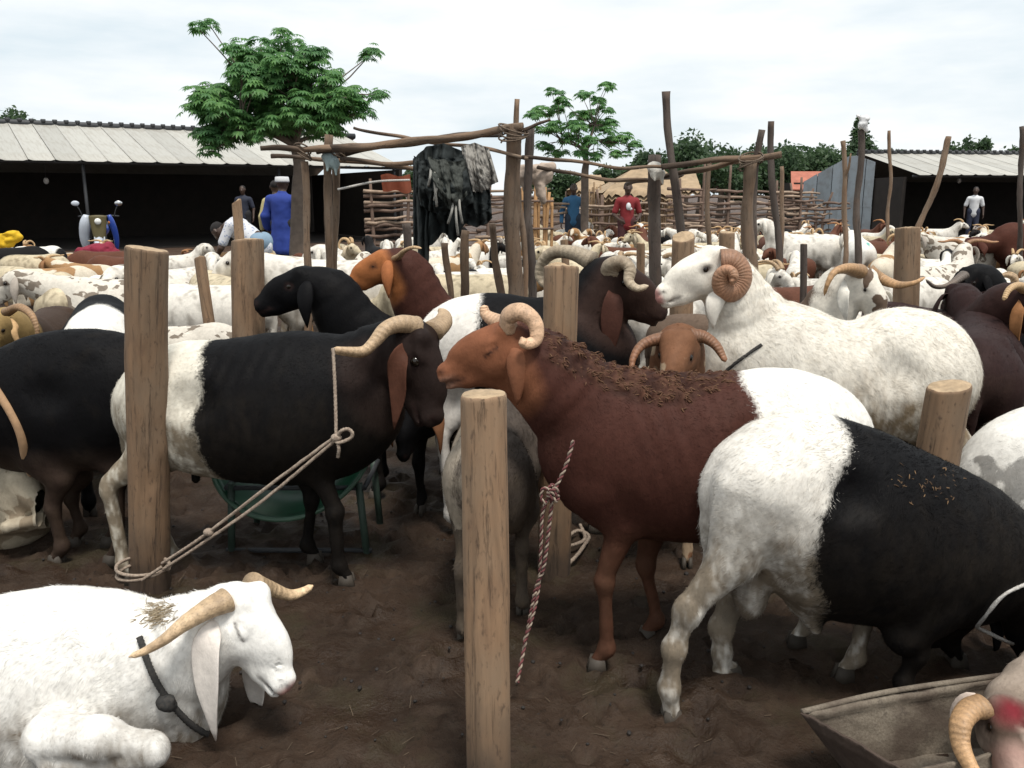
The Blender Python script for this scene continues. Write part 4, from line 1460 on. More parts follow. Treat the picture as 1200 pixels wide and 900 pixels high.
def far_tree(px, ytop, wpx, Y, label, seed, ybot=228, name='far_tree', mat='leaf_far', dens=1.0, airy=False):
    rg = np.random.default_rng(seed)
    b = gx(px, Y)
    top = at(px, ytop, Y)
    w = wpx / FPX * Y / 2
    h = top[2]
    root = empty(name, b, 0, label, 'tree', 'trees along the skyline')
    mb = MB()
    n = int(2600 * dens)
    lumps = [(rg.normal(0, .45, 3) * np.array([w, w * .8, h * .25]) + np.array([0, 0, h * .62]), rg.uniform(.35, .6)) for _ in range(9 if not airy else 6)]
    for c, r in lumps:
        m = n // len(lumps)
        D = rg.normal(0, 1, (m, 3)); D /= np.linalg.norm(D, axis=1)[:, None]
        rad = rg.random(m) ** .4
        P = c + D * (rad * r)[:, None] * np.array([w, w, h * .38])
        P = P[P[:, 2] > h * .12]
        dr = rg.normal(0, 1, P.shape) + [0, 0, -.4]; dr /= np.linalg.norm(dr, axis=1)[:, None]
        nn = rg.normal(0, .6, P.shape) + [0, 0, 1]; nn -= dr * (nn * dr).sum(1)[:, None]; nn /= np.linalg.norm(nn, axis=1)[:, None] + 1e-9
        l = np.full(len(P), .0055 * Y) * rg.uniform(.6, 1.3, len(P))
        leaflets(P, dr, nn, l, l * .32, mb)
    o = link('crown', mb.me('crown', False), M[mat], root); o['kind'] = 'stuff'
    tb = MB()
    V, Q, T = tube(catmull([(0, 0, -.1), (.05 * w, 0, h * .3), (0, 0, h * .6)], 8), np.linspace(.05 * h, .025 * h, 8), 7); tb.add(V, Q, T)
    for c, r in lumps:
        V, Q, T = tube(catmull([(0, 0, h * .35), c * .6 + np.array([0, 0, h * .12]), c], 6), np.linspace(.022 * h, .008 * h, 6), 5); tb.add(V, Q, T)
    link('trunk', tb.me('trunk'), M['bark'], root)
for i, (px, yt, w, Y, lb) in enumerate([
        (22, 104, 75, 48, 'rounded tree showing over the left end of the left shed roof'),
        (760, 172, 60, 42, 'low bushy tree behind the thatched roofs'), (800, 160, 70, 55, 'dark tree left of the tall pair of poles'),
        (842, 155, 75, 58, 'full dark tree behind the grey forked post'), (880, 168, 55, 50, 'bush filling the gap behind the grey forked post'),
        (925, 160, 70, 60, 'dark tree above the rusty red roof'), (962, 155, 70, 56, 'dark leafy tree left of the tall thin one'),
        (998, 134, 34, 62, 'taller thin tree beside the white plastic scrap'), (1030, 165, 60, 60, 'tree behind the peak of the grey metal wall'),
        (1105, 150, 42, 66, 'sparse tree peeking over the right shed'), (1165, 165, 60, 70, 'pale bush over the right end of the shed roof'),
        (1195, 148, 30, 64, 'tree at the right edge behind the shed'), (1060, 172, 40, 64, 'small round tree just over the ridge of the right shed'),
        (720, 190, 50, 46, 'dark bush between the airy tree and the thatched roofs'), (900, 175, 80, 45, 'broad bush above the wattle fence'), (850, 180, 70, 44, 'leafy bush behind the rails'),
        (500, 196, 60, 60, 'low tree hidden behind the hanging tarp'), (655, 200, 60, 60, 'low bush behind the straw mat'),
        (780, 176, 70, 66, 'grey green tree behind the tall leaning pole'), (818, 172, 70, 70, 'far tree between the two tallest dark poles'),
        (903, 166, 60, 72, 'far tree just right of the grey forked post'), (945, 168, 70, 74, 'far tree above the grey metal wall, at its left end'), (1135, 170, 50, 74, 'low far tree over the ridge of the right shed'), (8, 112, 60, 52, 'leafy treetop at the left edge above the shed ridge')]):
    far_tree(px, yt, w, Y, lb, 40 + i, airy=(i in (9, 7)), dens=1.3 if w > 50 else .9)

# ------------------------------------------------------------------ huts, mats and wattle
M['thatch'] = m_simple('thatch', (.33, .24, .15), .95, .3, 3, bump=.8, bscale=30)
M['mat'] = m_simple('woven_straw', (.37, .21, .095), .9, .35, 4, bump=.5)
M['mat2'] = m_simple('faded_straw', (.30, .20, .115), .9, .35, 4, bump=.5)
M['twig'] = m_simple('twig', (.15, .10, .075), .9, .4, 5)
M['twig_pale'] = m_simple('pale_twig', (.30, .22, .16), .9, .4, 5)

def wattle(name, a, b, h, rows, label, seed, mat='twig', posts=6, gap=0.0):
    """posts with branches woven between them; each branch a part"""
    a, b = np.asarray(a, dtype=float), np.asarray(b, dtype=float)
    rg = np.random.default_rng(seed)
    root = empty(name, a, 0, label, 'fence')
    d = b - a; L = np.linalg.norm(d); d /= L
    nrm = np.array([-d[1], d[0], 0])
    for i in range(posts):
        p = d * (L * i / (posts - 1)) + nrm * .02
        hh = h * rg.uniform(1.0, 1.45)
        V, Q, T = tube(catmull([p - [0, 0, .05], p + d * rg.normal(0, .05) + [0, 0, hh * .5], p + d * rg.normal(0, .12) + [0, 0, hh]], 7), np.linspace(.05, .03, 7), 6)
        link('post', mesh('post', V, [Q, T]), M[mat], root)
    for r in range(rows):
        s = -.2
        while s < L:
            l = rg.uniform(.28, .5) * min(L, 6)
            z = h * (r + .5) / rows + rg.normal(0, .03)
            P = [d * (s + l * t) + nrm * (.05 * math.sin(t * 9 + r * 2) + .03) + np.array([0, 0, z + rg.normal(0, .018)]) for t in np.linspace(0, 1, 6)]
            V, Q, T = tube(catmull(P, 11), np.linspace(.042, .026, 11), 5)
            link('branch', mesh('branch', V, [Q, T]), M[mat if rg.random() < .6 else 'twig_pale'], root)
            s += l * .93 + gap
wattle('wattle_fence', gx(788, 21), gx(935, 23), 1.62, 15, 'wattle fence of woven branches in front of the dark trees', 1)
wattle('wattle_fence', gx(440, 19), gx(606, 20), 1.65, 15, 'brown wattle fence behind the hanging tarp', 2)
wattle('wattle_fence', gx(640, 23), gx(795, 23.5), 1.35, 8, 'wattle fence behind the two standing men', 3, 'twig')
wattle('wattle_fence', gx(905, 26), gx(965, 25), 1.35, 9, 'dark wattle panel under the rusty red roof', 4)

def reed_screen(px0, px1, Y, h, label, seed, mat='mat'):
    a, b = gx(px0, Y), gx(px1, Y)
    root = empty('straw_screen', a, 0, label, 'screen')
    rg = np.random.default_rng(seed)
    L = np.linalg.norm(b - a); n = int(L / .045)
    for i in range(n):
        p = (b - a) * (i / n)
        V, Q, T = tube(catmull([p, p + [rg.normal(0, .02), rg.normal(0, .02), h * .5], p + [rg.normal(0, .03), rg.normal(0, .03), h * rg.uniform(.9, 1.08)]], 6), .028, 5)
        link('reed', mesh('reed', V, [Q, T]), M[mat], root)
    for z in (.25, .6, .9):
        V, Q, T = tube([np.array([0, -.04, h * z]), (b - a) + [0, -.04, h * z]], .02, 5)
        link('binding', mesh('binding', V, [Q, T]), M['twig'], root)
reed_screen(606, 648, 15.0, 1.55, 'orange straw screen right of the thick middle post', 6)
reed_screen(690, 792, 27.0, 1.75, 'faded straw wall under the thatched roofs', 7, 'mat2')

def thatch(px0, px1, y0, ypk, pk, Y, depth, label, seed):
    """a gabled thatch roof on four poles: eave between two picture columns, peak column pk"""
    rg = np.random.default_rng(seed)
    a, b = at(px0, y0, Y), at(px1, y0, Y)
    root = empty('thatched_shelter', (a[0], a[1], 0), 0, label, 'shelter', 'thatched shelters')
    o = np.array([a[0], a[1], 0])
    p = at(pk, ypk, Y + depth * .5)
    mb = MB()
    q = p + np.array([(b - a)[0] * .35, 0, 0])
    quad = [(a, b, q, p)]
    bk = np.array([0, depth, 0])
    quad.append((b + bk, a + bk, p, q))
    for A, B, Cc, Dd in quad:
        n, m = 26, 12
        u, v = np.meshgrid(np.linspace(0, 1, n), np.linspace(0, 1, m))
        G = (A * (1 - u[..., None]) + B * u[..., None]) * (1 - v[..., None]) + (Dd * (1 - u[..., None]) + Cc * u[..., None]) * v[..., None] - o
        G[..., 2] += .12 * (fbm(G * 6, 3) - .5) + .05 * ((v * m) % 1)
        G[0, :, 2] -= rg.uniform(0, .14, n)
        k = np.arange(m - 1)[:, None] * n + np.arange(n - 1)[None]
        Q = np.stack([k, k + 1, k + n + 1, k + n], -1).reshape(-1, 4)
        V = G.reshape(-1, 3)
        mb.add(np.vstack([V, V - [0, 0, .12]]), np.vstack([Q, Q[:, ::-1] + len(V)]))
    for A, Dd, E_ in ((a, p, a + bk), (b, q, b + bk)):
        V = np.array([A, Dd, E_]) - o
        mb.add(V, T=[[0, 1, 2]])
    link('roof', mb.me('roof', False), M['thatch'], root)
    for c in (a, b, a + bk, b + bk):
        V, Q, T = tube([np.array([c[0] - o[0], c[1] - o[1], -.05]), c - o - [0, 0, .05]], .05, 6)
        link('post', mesh('post', V, [Q, T]), M['twig'], root)
thatch(706, 800, 226, 196, 745, 25, 4.5, 'wide thatched shelter behind the man in red', 1)
thatch(780, 822, 222, 200, 800, 29, 4, 'smaller thatched shelter right of the tall leaning pole', 2)
thatch(672, 712, 222, 205, 690, 31, 4, 'thatched shelter behind the man in the blue shirt', 3)

def red_hut():
    a = at(930, 222, 40)
    root = empty('red_roofed_hut', (a[0], a[1], 0), 0, 'small hut with rusty red roof left of the grey metal wall', 'hut')
    V, Q = box((1.0, 1.2, 1.0), (.95, 1.1, 1.05)); link('wall', mesh('wall', V, Q, False), M['shed_wall'], root)
    zt = at(940, 200, 40)[2]
    V = np.array([(-.2, -.3, 1.75), (1.9, -.3, 1.75), (2.3, 1.2, zt), (.2, 1.2, zt)]); V = np.vstack([V, V - [0, 0, .05]])
    link('roof', mesh('roof', V, np.array([[0, 1, 2, 3], [7, 6, 5, 4], [0, 4, 5, 1], [1, 5, 6, 2], [2, 6, 7, 3], [3, 7, 4, 0]]), False), M['rust'], root)
red_hut()
def red_tarp():
    a = at(446, 205, 18.5)
    rg = np.random.default_rng(2)
    u, v = np.meshgrid(np.linspace(0, 1, 20), np.linspace(0, 1, 10))
    W = (at(480, 205, 18.5) - a)[0]
    G = np.stack([u * W, .25 * v + .05 * np.sin(u * 14), -.34 * v * (1 + .1 * np.sin(u * 9)) + .03 * np.sin(u * 7)], -1).reshape(-1, 3)
    k = np.arange(9)[:, None] * 20 + np.arange(19)[None]
    Q = np.stack([k, k + 1, k + 21, k + 20], -1).reshape(-1, 4)
    o = link('orange_tarp', mesh('orange_tarp', np.vstack([G, G + [0, .012, 0]]), np.vstack([Q, Q[:, ::-1] + 200])), m_simple('orange_tarp', (.52, .16, .09), .7, .2, 3))
    o.location = a
    tag(o, 'orange tarp hanging on the wattle fence left of the black tarp', 'tarp')
red_tarp()
# ------------------------------------------------------------------ the animals in front
FINE = 0.0086

def fleece(root, V0, n, L, rad, name='mane', rng=RNG, c0=(.045, .021, .014), c1=(.105, .058, .034)):
    """curled woolly tufts: V0 = (points, directions, normals)"""
    P, D, N = V0
    mb = MB()
    cols = []
    for i in range(len(P)):
        l = L * rng.uniform(.6, 1.25)
        r = rad * rng.uniform(.7, 1.3)
        W = np.cross(N[i], D[i])
        t = np.array([0, .4, .75, 1.0])[:, None]
        C = P[i] - N[i] * .006 + D[i] * l * t + N[i] * (l * .38 * np.sin(t * 2.4)) + W * (l * .22 * np.sin(t * 3 + i))
        V, Q, T = tube(C, np.array([r, r * .95, r * .6, r * .1]), 5)
        mb.add(V, Q, T)
        k = rng.random()
        cc = (np.array(c0) * (1 - k) + np.array(c1) * k)
        cols.append(cc[None] * np.concatenate([np.repeat([.8, 1.1, 1.6, 2.4], 5), [.8, 2.5]])[:, None])
    me = mb.me(name)
    cols = np.concatenate(cols)
    vcol(me, 'coat_a', cols); vcol(me, 'coat_b', cols); vflt(me, 'patch', -1)
    return me

def edge_x(fr, pts, y=0.0):
    """a coat border drawn as a polyline: local x as a function of height"""
    q = np.array([fr.P(px, py, y) for px, py in pts])
    q = q[np.argsort(q[:, 2])]
    return lambda V: np.interp(V[:, 2], q[:, 2], q[:, 0])

# --- brown ram with the white rump
def brown_ram():
    fr = Frame(760, 2.58, 176)
    S = stand(.95)
    S['torso'] = side_torso(fr, [(968, 490, 560, .8), (950, 456, 590, .78), (915, 434, 612, .80), (850, 441, 628, .85), (775, 441, 626, .86), (722, 438, 610, .78), (706, 452, 572, .68)])
    S['poll'], S['muz'] = fr.P(606, 394, .015), fr.P(509, 437, .045)
    S['neck'] = [tuple(fr.P(715, 500)) + (.165,), tuple(fr.P(672, 470)) + (.152,), tuple(fr.P(638, 437)) + (.128,), tuple(fr.P(611, 412)) + (.088,)]
    S['eye'] = 'closed'
    S['reach'] = [fr.P(545, 470)]
    b1, b2 = fr.P(706, 792, .10), fr.P(764, 765, -.10)
    S['legs'] = [('f', tuple(fr.P(712, 560, .10)), (b1[0], .10)), ('f', tuple(fr.P(742, 560, -.10)), (b2[0], -.10)),
                 ('h', tuple(fr.P(930, 525, .09)), (fr.P(985, 760)[0], .10)), ('h', tuple(fr.P(930, 525, -.09)), (fr.P(950, 760)[0], -.10))]
    tx = fr.P(1008, 520)
    S['tail'] = [tuple(tx), (tx[0] - .06, 0, tx[2] - .1), (tx[0] - .06, .01, tx[2] - .3)]
    ex = edge_x(fr, [(868, 438), (876, 470), (900, 560), (925, 640)])
    H = head_frame(S)
    h = lambda a, b, c: head_pt(H, a, b, c)
    S['earpath'] = [[h(.03, -.012, .058), h(.025, -.035, .088), h(.045, -.10, .10), h(.085, -.185, .09)], None]
    def mane_w(p):
        px, py = proj(fr.root + p[:, :1] * fr.hx + p[:, 1:2] * fr.hy + p[:, 2:] * np.array([0, 0, 1.0]))
        yt = np.interp(px, [640, 680, 720, 760, 800, 850], [416, 427, 437, 445, 448, 444])
        wd = np.interp(px, [640, 690, 730, 800, 850], [8, 17, 28, 26, 6])
        return np.clip((1.25 - (py - yt) / wd) * 2, 0, 1) * np.clip((px - 630) / 25, 0, 1) * np.clip((866 - px) / 25, 0, 1) * np.clip((p[:, 1] + .09) / .05, 0, 1)
    def mane_n(p):
        return np.clip((fbm(p * np.array([46, 46, 40]) + 3 * vnoise(p * 9)[:, None], 2) - .5) * 2.6, -1, 1)
    def extra(F, H):
        F.cone(head_pt(H, .12, -.09, 0), head_pt(H, .01, -.17, 0), .03, .045, .06, YAX, 1.6, T_NECK)
        near = np.argwhere(np.abs(F.d) < .03)
        p = near * F.vox + F.lo
        F.d[tuple(near.T)] -= (.011 * mane_n(p) + .003) * mane_w(p)
    S['extra'] = extra
    hn = [h(.015, .04, .035), h(-.005, .078, .055), h(-.045, .075, .075), h(-.068, .03, .09), h(-.05, -.015, .105), (h(-.015, -.012, .115)), h(-.012, .012, .12)]
    hf = [h(.03, .05, -.035), h(.055, .08, -.055), h(.065, .10, -.07), h(.06, .125, -.075)]
    c = coat(BROWN, WHITE, lambda V, tg: ex(V) - V[:, 0] + .06 * (fbm(V * 9, 3) - .5), dirt=.10, dirtb=1.4, lips=(.30, .17, .12), head=(.20, .078, .040), legs=(.085, .036, .022))
    c0_ = c
    def c(V, tg, S_):
        a, b, p = c0_(V, tg, S_)
        w = mane_w(V); q = np.clip(mane_n(V) * .5 + .5, 0, 1) ** 2
        t_ = (w * q)[:, None]
        a = a * (1 - .55 * (w * (1 - q))[:, None]) * (1 - t_) + np.array([.105, .050, .030]) * t_
        return a, b, p
    root, H, VN = sheep('ram', fr, S, 'dark brown ram with white rump resting its chin behind the front wooden post', cat='sheep', coatf=c, vox=FINE,
                    hornrgb=(.62, .40, .25), horns=[hn, hf], hr=(.034, .014), rings=8, earrgb=(.22, .09, .048), fur=34000, furlen=.013)
    # woolly mane left on the withers
    W = fr.root + VN[0][:, :1] * fr.hx + VN[0][:, 1:2] * fr.hy + VN[0][:, 2:] * np.array([0, 0, 1.0])
    px, py = proj(W)
    yt = np.interp(px, [640, 680, 720, 760, 800, 850], [418, 428, 438, 446, 450, 446])
    w = np.exp(-np.abs((py - yt - 6) / np.interp(px, [650, 720, 800, 850], [10, 26, 30, 10])) ** 2.5) * np.clip((px - 640) / 30, 0, 1) * np.clip((858 - px) / 30, 0, 1) * (VN[1][:, 2] > -.1)
    w = mane_w(VN[0]) * np.clip(mane_n(VN[0]) + .3, 0, 1) * (VN[1][:, 2] > -.2)
    ii = RNG.choice(len(W), 1000, p=w / w.sum())
    N = VN[1][ii]
    P = VN[0][ii]
    D = np.array([-.9, 0, -.35]) + RNG.normal(0, .35, P.shape)
    D -= N * (D * N).sum(1)[:, None]
    D /= np.linalg.norm(D, axis=1)[:, None]
    link('mane', fleece(root, (P, D, N), 0, .017, .0026), M['coat'], root)['kind'] = 'stuff'
    return fr

# --- white and black ram with lowered head, right
def pied_ram():
    fr = Frame(930, 2.36, 6)
    S = stand(.95)
    S['torso'] = side_torso(fr, [(878, 550, 630, .8), (890, 512, 640, .8), (925, 487, 664, .82), (985, 503, 712, .85), (1050, 533, 724, .86), (1110, 560, 730, .78), (1150, 590, 725, .7)])
    S['poll'], S['muz'] = fr.P(1222, 705, 0), fr.P(1262, 818, 0)
    S['neck'] = [tuple(fr.P(1125, 640)) + (.165,), tuple(fr.P(1165, 662)) + (.135,), tuple(fr.P(1195, 690)) + (.105,), tuple(fr.P(1222, 720)) + (.08,)]
    S['up'] = (1, 0, .3)
    S['legs'] = [('f', tuple(fr.P(1090, 690, -.10)), (fr.P(1062, 812, -.10)[0], -.10)), ('f', tuple(fr.P(1115, 690, .10)), (fr.P(1112, 790, .10)[0], .10)),
                 ]
    S['fr'] = fr
    S['legs_px'] = [([(884, 575, .118, 1.3), (858, 655, .072, 1.3), (806, 716, .036, 1.15), (790, 760, .030), (784, 806, .027), (780, 836, .02)], -.105),
                    ([(890, 590, .10, 1.3), (868, 680, .062, 1.3), (845, 735, .034, 1.1), (846, 765, .028), (846, 790, .026), (850, 808, .02)], .10)]
    S['reach'] = [fr.P(770, 836)]
    t = fr.P(850, 560)
    S['tail'] = [(t[0] + .02, 0, t[2]), (t[0] - .035, 0, t[2] - .10), (t[0] - .03, .0, t[2] - .22), (t[0] - .01, 0, t[2] - .33)]
    ex = edge_x(fr, [(1004, 500), (1000, 525), (992, 555), (962, 600), (950, 640), (950, 680), (966, 728), (1010, 800)], -.15)
    def extra(F, H):
        F.ell(fr.P(880, 690, 0), (.055, .06, .10), None, .03, T_TORSO)          # scrotum
        F.cone(fr.P(945, 705, 0), fr.P(955, 735, 0), .05, .022, .05, None, 1, T_TORSO)
    S['extra'] = extra
    base = coat((.74, .705, .64), BLACK, lambda V, tg: V[:, 0] - ex(V) + .09 * (fbm(V * 8, 3) - .5), dirt=1.15, zb=.80)
    red = fr.P(1004, 532, 0)
    def cf(V, tg, S_):
        a, b, p = base(V, tg, S_)
        w = np.clip(1 - np.linalg.norm((V - red) * np.array([1, .8, 1.3]), axis=1) / .055 + .5 * (fbm(V * 40, 2) - .5), 0, 1)[:, None] ** .7
        r = np.array([.20, .025, .04])
        a = a * (1 - w) + r * w; b = b * (1 - w * .8) + r * w * .8
        q = fr.P(880, 690, 0)
        w2 = np.clip(1.4 - np.linalg.norm((V - q) / np.array([.06, .065, .11]), axis=1), 0, 1)[:, None]
        a = a * (1 - w2 * .8) + np.array([.09, .07, .055]) * w2 * .8
        return a, b, p
    root, H, VN = sheep('ram', fr, S, 'ram with white hindquarters and black front half lowering its head beside the trough', cat='sheep', coatf=cf, vox=FINE, horns=None,
                    earrgb=BLACK, fur=46000, furlen=.018)
    # litter caught in the wool of the back
    W = fr.root + VN[0][:, :1] * fr.hx + VN[0][:, 1:2] * fr.hy + VN[0][:, 2:] * np.array([0, 0, 1.0])
    px, py = proj(W)
    w = np.exp(-((px - 1085) / 32) ** 2 - ((py - 572) / 15) ** 2) * (VN[1][:, 2] > 0)
    ii = RNG.choice(len(W), 150, p=w / w.sum())
    D = RNG.normal(0, 1, (150, 3)); D -= VN[1][ii] * (D * VN[1][ii]).sum(1)[:, None]
    D /= np.linalg.norm(D, axis=1)[:, None]
    link('burrs', fleece(root, (VN[0][ii], D, VN[1][ii]), 0, .017, .0022, 'burrs', c0=(.03, .018, .012), c1=(.16, .10, .055)), M['coat'], root)['kind'] = 'stuff'
    # white cord round the neck
    P = snap(VN, [fr.P(1215, 676, -.10), fr.P(1180, 692, -.16), fr.P(1160, 722, -.155), fr.P(1151, 752, -.12), fr.P(1160, 775, -.04)], .003, 30)
    link('neck_cord', rope_mesh(P, .006, 50), M['rope_white'], root)
    return fr

# --- black ram with the white rump, left
def black_ram():
    fr = Frame(300, 3.22, -2)
    S = stand(.97)
    S['torso'] = side_torso(fr, [(180, 450, 510, .8), (192, 424, 535, .76), (220, 403, 548, .8), (265, 402, 556, .84), (318, 395, 563, .86), (370, 390, 562, .80), (405, 404, 540, .68)])
    S['poll'], S['muz'] = fr.P(481, 388, -.05), fr.P(516, 498, -.12)
    S['up'] = (.5, 0, 1)
    S['neck'] = [tuple(fr.P(392, 452)) + (.165,), tuple(fr.P(425, 430)) + (.135,), tuple(fr.P(460, 410)) + (.11,), tuple(fr.P(484, 402)) + (.085,)]
    S['legs'] = [('f', tuple(fr.P(380, 500, -.10)), (fr.P(402, 700, -.10)[0], -.10)), ('f', tuple(fr.P(368, 500, .10)), (fr.P(366, 690, .10)[0], .10)),
                 ('h', tuple(fr.P(218, 465, -.085)), (fr.P(152, 672, -.10)[0], -.10)), ('h', tuple(fr.P(222, 465, .085)), (fr.P(203, 680, .10)[0], .10))]
    t = fr.P(152, 455)
    S['tail'] = [(t[0] + .02, 0, t[2]), (t[0] - .03, 0, t[2] - .1), (t[0] - .02, 0, t[2] - .3), (t[0], 0, t[2] - .42)]
    ex = edge_x(fr, [(226, 395), (232, 420), (238, 460), (232, 500), (246, 545), (262, 590)], -.14)
    patch = lambda V, tg: V[:, 0] - ex(V) + .08 * (fbm(V * 8, 3) - .5)
    H = head_frame(S)
    h = lambda a, b, c: head_pt(H, a, b, c)
    P = lambda x, y, d: fr.P(x, y, d)
    near = [P(487, 383, -.07), P(470, 380, -.11), P(452, 386, -.15), P(438, 402, -.19), P(426, 412, -.22), P(407, 412, -.24), P(388, 410, -.25)]
    far = [h(.02, .05, .03), h(.0, .07, .09), h(-.03, .06, .16), h(-.05, .03, .22)]
    S['earpath'] = [None, [P(474, 402, -.12), P(467, 420, -.16), P(468, 460, -.17), P(462, 503, -.165)]]
    c = coat((.74, .70, .60), BLACK, patch, dirt=1.25, zb=.90, head=(.022, .014, .012))
    root, H, VN = sheep('ram', fr, S, 'black ram with white hindquarters and a pale sweeping horn tied to the left post', coatf=c, vox=FINE,
                    horns=[far, near], hornrgb=(.50, .35, .21), hr=(.036, .010), rings=18, earrgb=(.085, .035, .022), earwid=.030, fur=34000, furlen=.014)
    return fr

# --- white ram with the coiled horn
def white_ram():
    fr = Frame(1000, 3.38, 180)
    S = stand(1.0)
    S['torso'] = side_torso(fr, [(1090, 402, 465, .8), (1076, 374, 505, .8), (1052, 362, 522, .8), (1005, 382, 530, .84), (955, 374, 524, .84), (905, 352, 505, .76), (880, 362, 480, .7)])
    S['poll'], S['muz'] = fr.P(846, 303, 0), fr.P(767, 344, .05)
    S['neck'] = [tuple(fr.P(905, 420)) + (.185,), tuple(fr.P(882, 385)) + (.155,), tuple(fr.P(862, 347)) + (.12,), tuple(fr.P(850, 320)) + (.088,)]
    S['pink'] = True
    S['legs'] = [('f', tuple(fr.P(905, 450, .10)), (fr.P(900, 660)[0], .10)), ('f', tuple(fr.P(915, 450, -.10)), (fr.P(930, 650)[0], -.10)),
                 ('h', tuple(fr.P(1050, 425, .085)), (fr.P(1105, 650)[0], .10)), ('h', tuple(fr.P(1050, 425, -.085)), (fr.P(1080, 640)[0], -.10))]
    t = fr.P(1118, 405)
    S['tail'] = [(t[0] + .02, 0, t[2]), (t[0] - .03, 0, t[2] - .1), (t[0] - .02, 0, t[2] - .35)]
    P = lambda x, y, d: fr.P(x, y, d)
    near = []
    for k in range(15):                           # a flat snail coil on the side of the head
        a = R(115) - k * R(38)
        r = 23 - k * 1.38
        near.append(P(853 + r * math.cos(a) * .86 + (1.5 if k > 4 else 0), 327 - r * math.sin(a), .07 + .0075 * k))
    H = head_frame(S)
    far = [q * np.array([1, -1, 1]) for q in near]
    S['earpath'] = [[P(846, 335, .09), P(842, 345, .12), P(838, 362, .13), P(836, 385, .12)], None]
    def fc(V, tg, S_):
        return base(V, tg, S_)
    base = coat((.73, .685, .60), None, None, dirt=1.15, zb=.90, mud=(.15, .10, .05))
    root, H, VN = sheep('ram', fr, S, 'big white ram with a tightly coiled brown horn facing left behind the dark brown ram', coatf=fc, vox=FINE,
                    horns=[near, far], hornrgb=(.36, .185, .105), hr=(.052, .019), rings=34, earrgb=(.66, .62, .55), fur=44000, furlen=.022)
    link('neck_cord', rope_mesh(snap(VN, [P(893, 405, .15), P(868, 420, .19), P(845, 438, .17), P(838, 445, .05)], .002, 24), .0065, 40), M['rope_dark'], root)
    return fr

